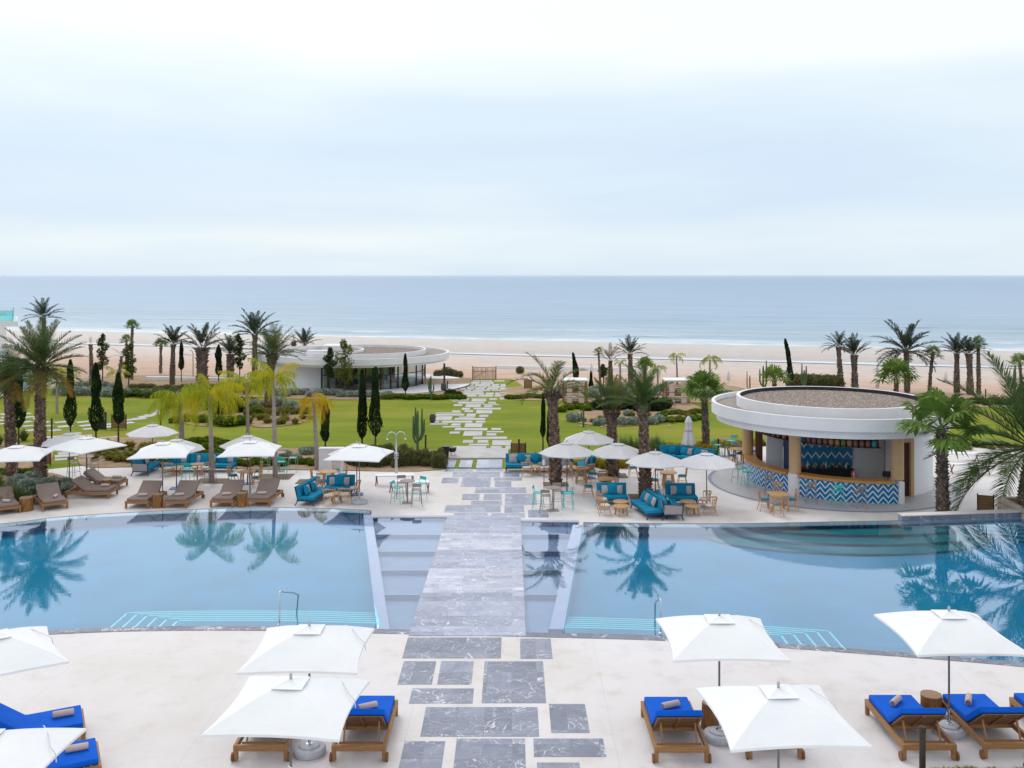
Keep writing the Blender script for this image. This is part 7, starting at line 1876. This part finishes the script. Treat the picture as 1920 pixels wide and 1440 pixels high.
# back edge of the lawn, right
for x in range(955, 1060, 12): put('hedge', x, 746+rg.uniform(-2, 2), 22, .6, 'green shrub along the far lawn edge right of the path', 'green shrubs on the far lawn edge right of the path')
for x, y in ((1046, 746), (1112, 746), (1122, 744), (1132, 742), (1036, 742), (1050, 738)): put('blue', x, y, 24, .9, 'grey-green shrub beside the first cabana', 'grey-green shrubs beside the first cabana')
for x, y, w_ in ((1125, 768, 32), (1150, 768, 40), (1178, 768, 44), (1205, 770, 44), (1230, 770, 40), (1245, 766, 34)): put('dark', x, y, w_, .72, 'dark rounded bush in the row behind the terrace palms', 'dark rounded bushes behind the terrace palms')
for x, y, w_ in ((1076, 790, 28), (1122, 797, 22), (1135, 795, 20), (1165, 797, 26), (1185, 796, 24), (1222, 795, 24), (1235, 792, 24), (1178, 780, 20), (1140, 786, 18)): put('blue', x, y, w_, .85, 'blue-grey rounded bush at the front of the right lawn bed', 'blue-grey bushes in the right lawn bed')
for x in range(1240, 1315, 11):
    for y in (780, 792): put('hedge', x, y-(x-1240)*0.08+rg.uniform(-2, 2), 24, .55, 'bright green spreading bush at the right end of the lawn bed', 'bright green bushes at the right lawn bed')
for x, y in ((1052, 772), (1065, 768), (1085, 766), (1100, 770), (1112, 764)): put('hedge', x, y, 24, .7, 'green bush below the first cabana', 'green bushes below the first cabana')
for x in range(1300, 1400, 13): put('blue', x, 746+rg.uniform(-4, 3), 24, .8, 'grey shrub behind the fan palm, left of the bar roof', 'grey shrubs left of the bar roof')
for x in range(1490, 1575, 11): put('brown', x, 735+rg.uniform(-5, 0), 34, .95, 'large grey-brown bush behind the bar roof', 'grey-brown bushes behind the bar roof')
# strip behind the right terrace
for x in range(962, 1100, 12): put('hedge', x, 872+rg.uniform(-3, 2), 22, .55, 'low green shrub behind the long right sofa', 'low green shrubs behind the right sofa')
for x in range(1085, 1180, 12): put('gold', x, 876+rg.uniform(-3, 3), 24, .9, 'orange-green shrub behind the dining tables', 'orange-green shrubs behind the dining tables')
for x in range(1255, 1345, 10): put('gold', x, 850+rg.uniform(-4, 5), 28, 1.0, 'golden shrub around the closed parasol', 'golden shrubs around the closed parasol')
for x in range(1345, 1430, 13): put('gold', x, 838+rg.uniform(-4, 3), 24, .8, 'golden shrub behind the bar stools at the round bar', 'golden shrubs behind the round bar')
for x, y, w_ in ((1172, 862, 30), (1182, 860, 28), (1165, 856, 26), (1222, 862, 28), (1232, 858, 30), (1244, 862, 24), (1195, 858, 26)): put('tall', x, y, w_, 1.35, 'tall feathery green grass clump behind the terrace palms', 'tall grass clumps behind the terrace palms')
for x in range(1430, 1500, 12): put('hedge', x, 838, 22, .8, 'green shrub seen through the open bar', 'green shrubs seen through the bar')
# right side beyond the bar
for x in range(1790, 1940, 12): put('hedge', x, 757+rg.uniform(-3, 2), 24, .7, 'bright green shrub in the far right hedge', 'bright green shrubs in the far right hedge')
for x in range(1800, 1940, 15): put('tuft', x, 846+rg.uniform(-6, 3), 20, .9, 'tan grass tuft beyond the right canvas benches', 'tan grass tufts right of the bar')
for x in (1850, 1868, 1884): put('blue', x, 838, 24, .6, 'grey-blue shrub beyond the right canvas benches', 'grey-blue shrubs right of the bar')
for i in range(16): put('tuft', 1720+i*14+rg.uniform(-4, 4), 1460+rg.uniform(-5, 4), rg.uniform(40, 55), .25, 'short yellow-green grass at the bottom right edge of the deck', 'short grass at the bottom right', DZ)
patch('planting_bed', [(1700, 1500), (1720, 1450), (1800, 1443), (1930, 1441), (2100, 1443), (2100, 1520)], off=0.01, z=DZ)
for s in SH.values():
    for o in s:
        if o.name not in usedsh: bpy.data.objects.remove(o)
# rocks beside the beds
for i, (px, py, w_) in enumerate([(272, 846, 9), (262, 852, 7), (250, 826, 6), (560, 745, 5), (1090, 800, 6), (1128, 802, 5), (1255, 800, 6)]):
    p = W(px, py); rnd = random.Random(i); me = bmesh.new(); bmesh.ops.create_icosphere(me, subdivisions=2, radius=w_*p.y/F/2)
    for v in me.verts: v.co *= 1+0.35*noise.noise(v.co*4+Vector((i, 0, 0))); v.co.z *= 0.7
    m_ = bpy.data.meshes.new('rock'); me.to_mesh(m_); me.free(); m_.materials.append(M['rock']); o = bpy.data.objects.new('rock', m_); COL.objects.link(o); o.location = p+Vector((0, 0, 0.05)); tag(o, 'small pale rock at the edge of a planted bed', 'rock', 'pale rocks in the beds')
# cacti
def cactus(label, px, py, h_px, arms, seed, r_px=2.2, mat='cactus'):
    p = W(px, py); s = p.y/F; t = thing('cactus', p, 0, label, 'cactus', None); rnd = random.Random(seed)
    def fluted(pts, r, nm):
        mb = MB(); n = 16; k = len(pts)
        base = MB().tube(pts, [r]*(k-1)+[r*0.55], n); vs = base.v
        for i, v in enumerate(vs):
            c = pts[min(i//n, k-1)]; vs[i] = c+(v-c)*(1.12 if i % 2 else 0.85)
        base.build(nm, mat, t)
    h = h_px*s; fluted([Vector((0, 0, h*q/6)) for q in range(7)], r_px*s, 'stem')
    for (dx, z0, z1) in arms:
        dx *= s; z0 *= s; z1 *= s; fluted([Vector((0, 0, z0)), Vector((dx*0.6, 0.03, z0+abs(dx)*0.5)), Vector((dx, 0.05, z0+abs(dx)*1.6)), Vector((dx, 0.05, (z0+z1)/2+abs(dx)*0.5)), Vector((dx*1.02, 0.05, z1))], r_px*s*0.85, 'arm')
cactus('candelabra cactus on the lawn before the hedge, right of the shower', 783, 846, 76, [(-8, 14, 66), (8, 22, 80), (-4, 24, 82), (12, 18, 60)], 1)
cactus('pale green cactus beside the pavilion terrace', 808, 750, 46, [(-4, 14, 36), (5, 12, 30), (-2, 20, 42)], 2, 1.4)
cactus('cactus with clubbed arms behind the left end of the bar roof', 1431, 742, 56, [(-6, 18, 50), (6, 14, 66)], 3, 1.6)
cactus('cactus behind the bar roof beside the bent cypress', 1508, 740, 46, [(-4, 16, 58), (4, 18, 54)], 4, 1.8)
cactus('two-stemmed bare cactus left of the bar roof', 1406, 742, 38, [(-5, 10, 46)], 5, 1.2, 'stick')
cactus('club-shaped cactus at the far right above the hedge', 1902, 752, 60, [(2, 30, 66)], 6, 2.2)
cactus('low cactus stem in the right lawn bed', 1094, 800, 34, [(-4, 10, 28)], 7, 1.8)
# ---------------------------------------------------------------- tell look-alikes apart by their place in the row
ORD = ['leftmost', 'second', 'third', 'fourth', 'fifth', 'sixth', 'seventh', 'eighth', 'ninth', 'tenth', 'eleventh', 'twelfth', 'thirteenth', 'fourteenth', 'fifteenth', 'sixteenth', 'seventeenth', 'eighteenth', 'nineteenth', 'twentieth']
same = {}
for o in list(COL.objects):
    if o.parent is None and 'label' in o and 'category' in o: same.setdefault(o['label'], []).append(o)
for lab, os_ in same.items():
    if not 2 <= len(os_) <= 20 or 'short yellow-green grass' in lab: continue
    os_.sort(key=lambda o: o.location.x/max(1.0, o.location.y))
    n = len(lab.split())
    for i, o in enumerate(os_):
        last = i == len(os_)-1
        if i == 0: w_ = 'the leftmost'
        elif last: w_ = 'the rightmost'
        else: w_ = ORD[i]+(' from the left' if n <= 12 else ' from left')
        o['label'] = lab+', '+w_
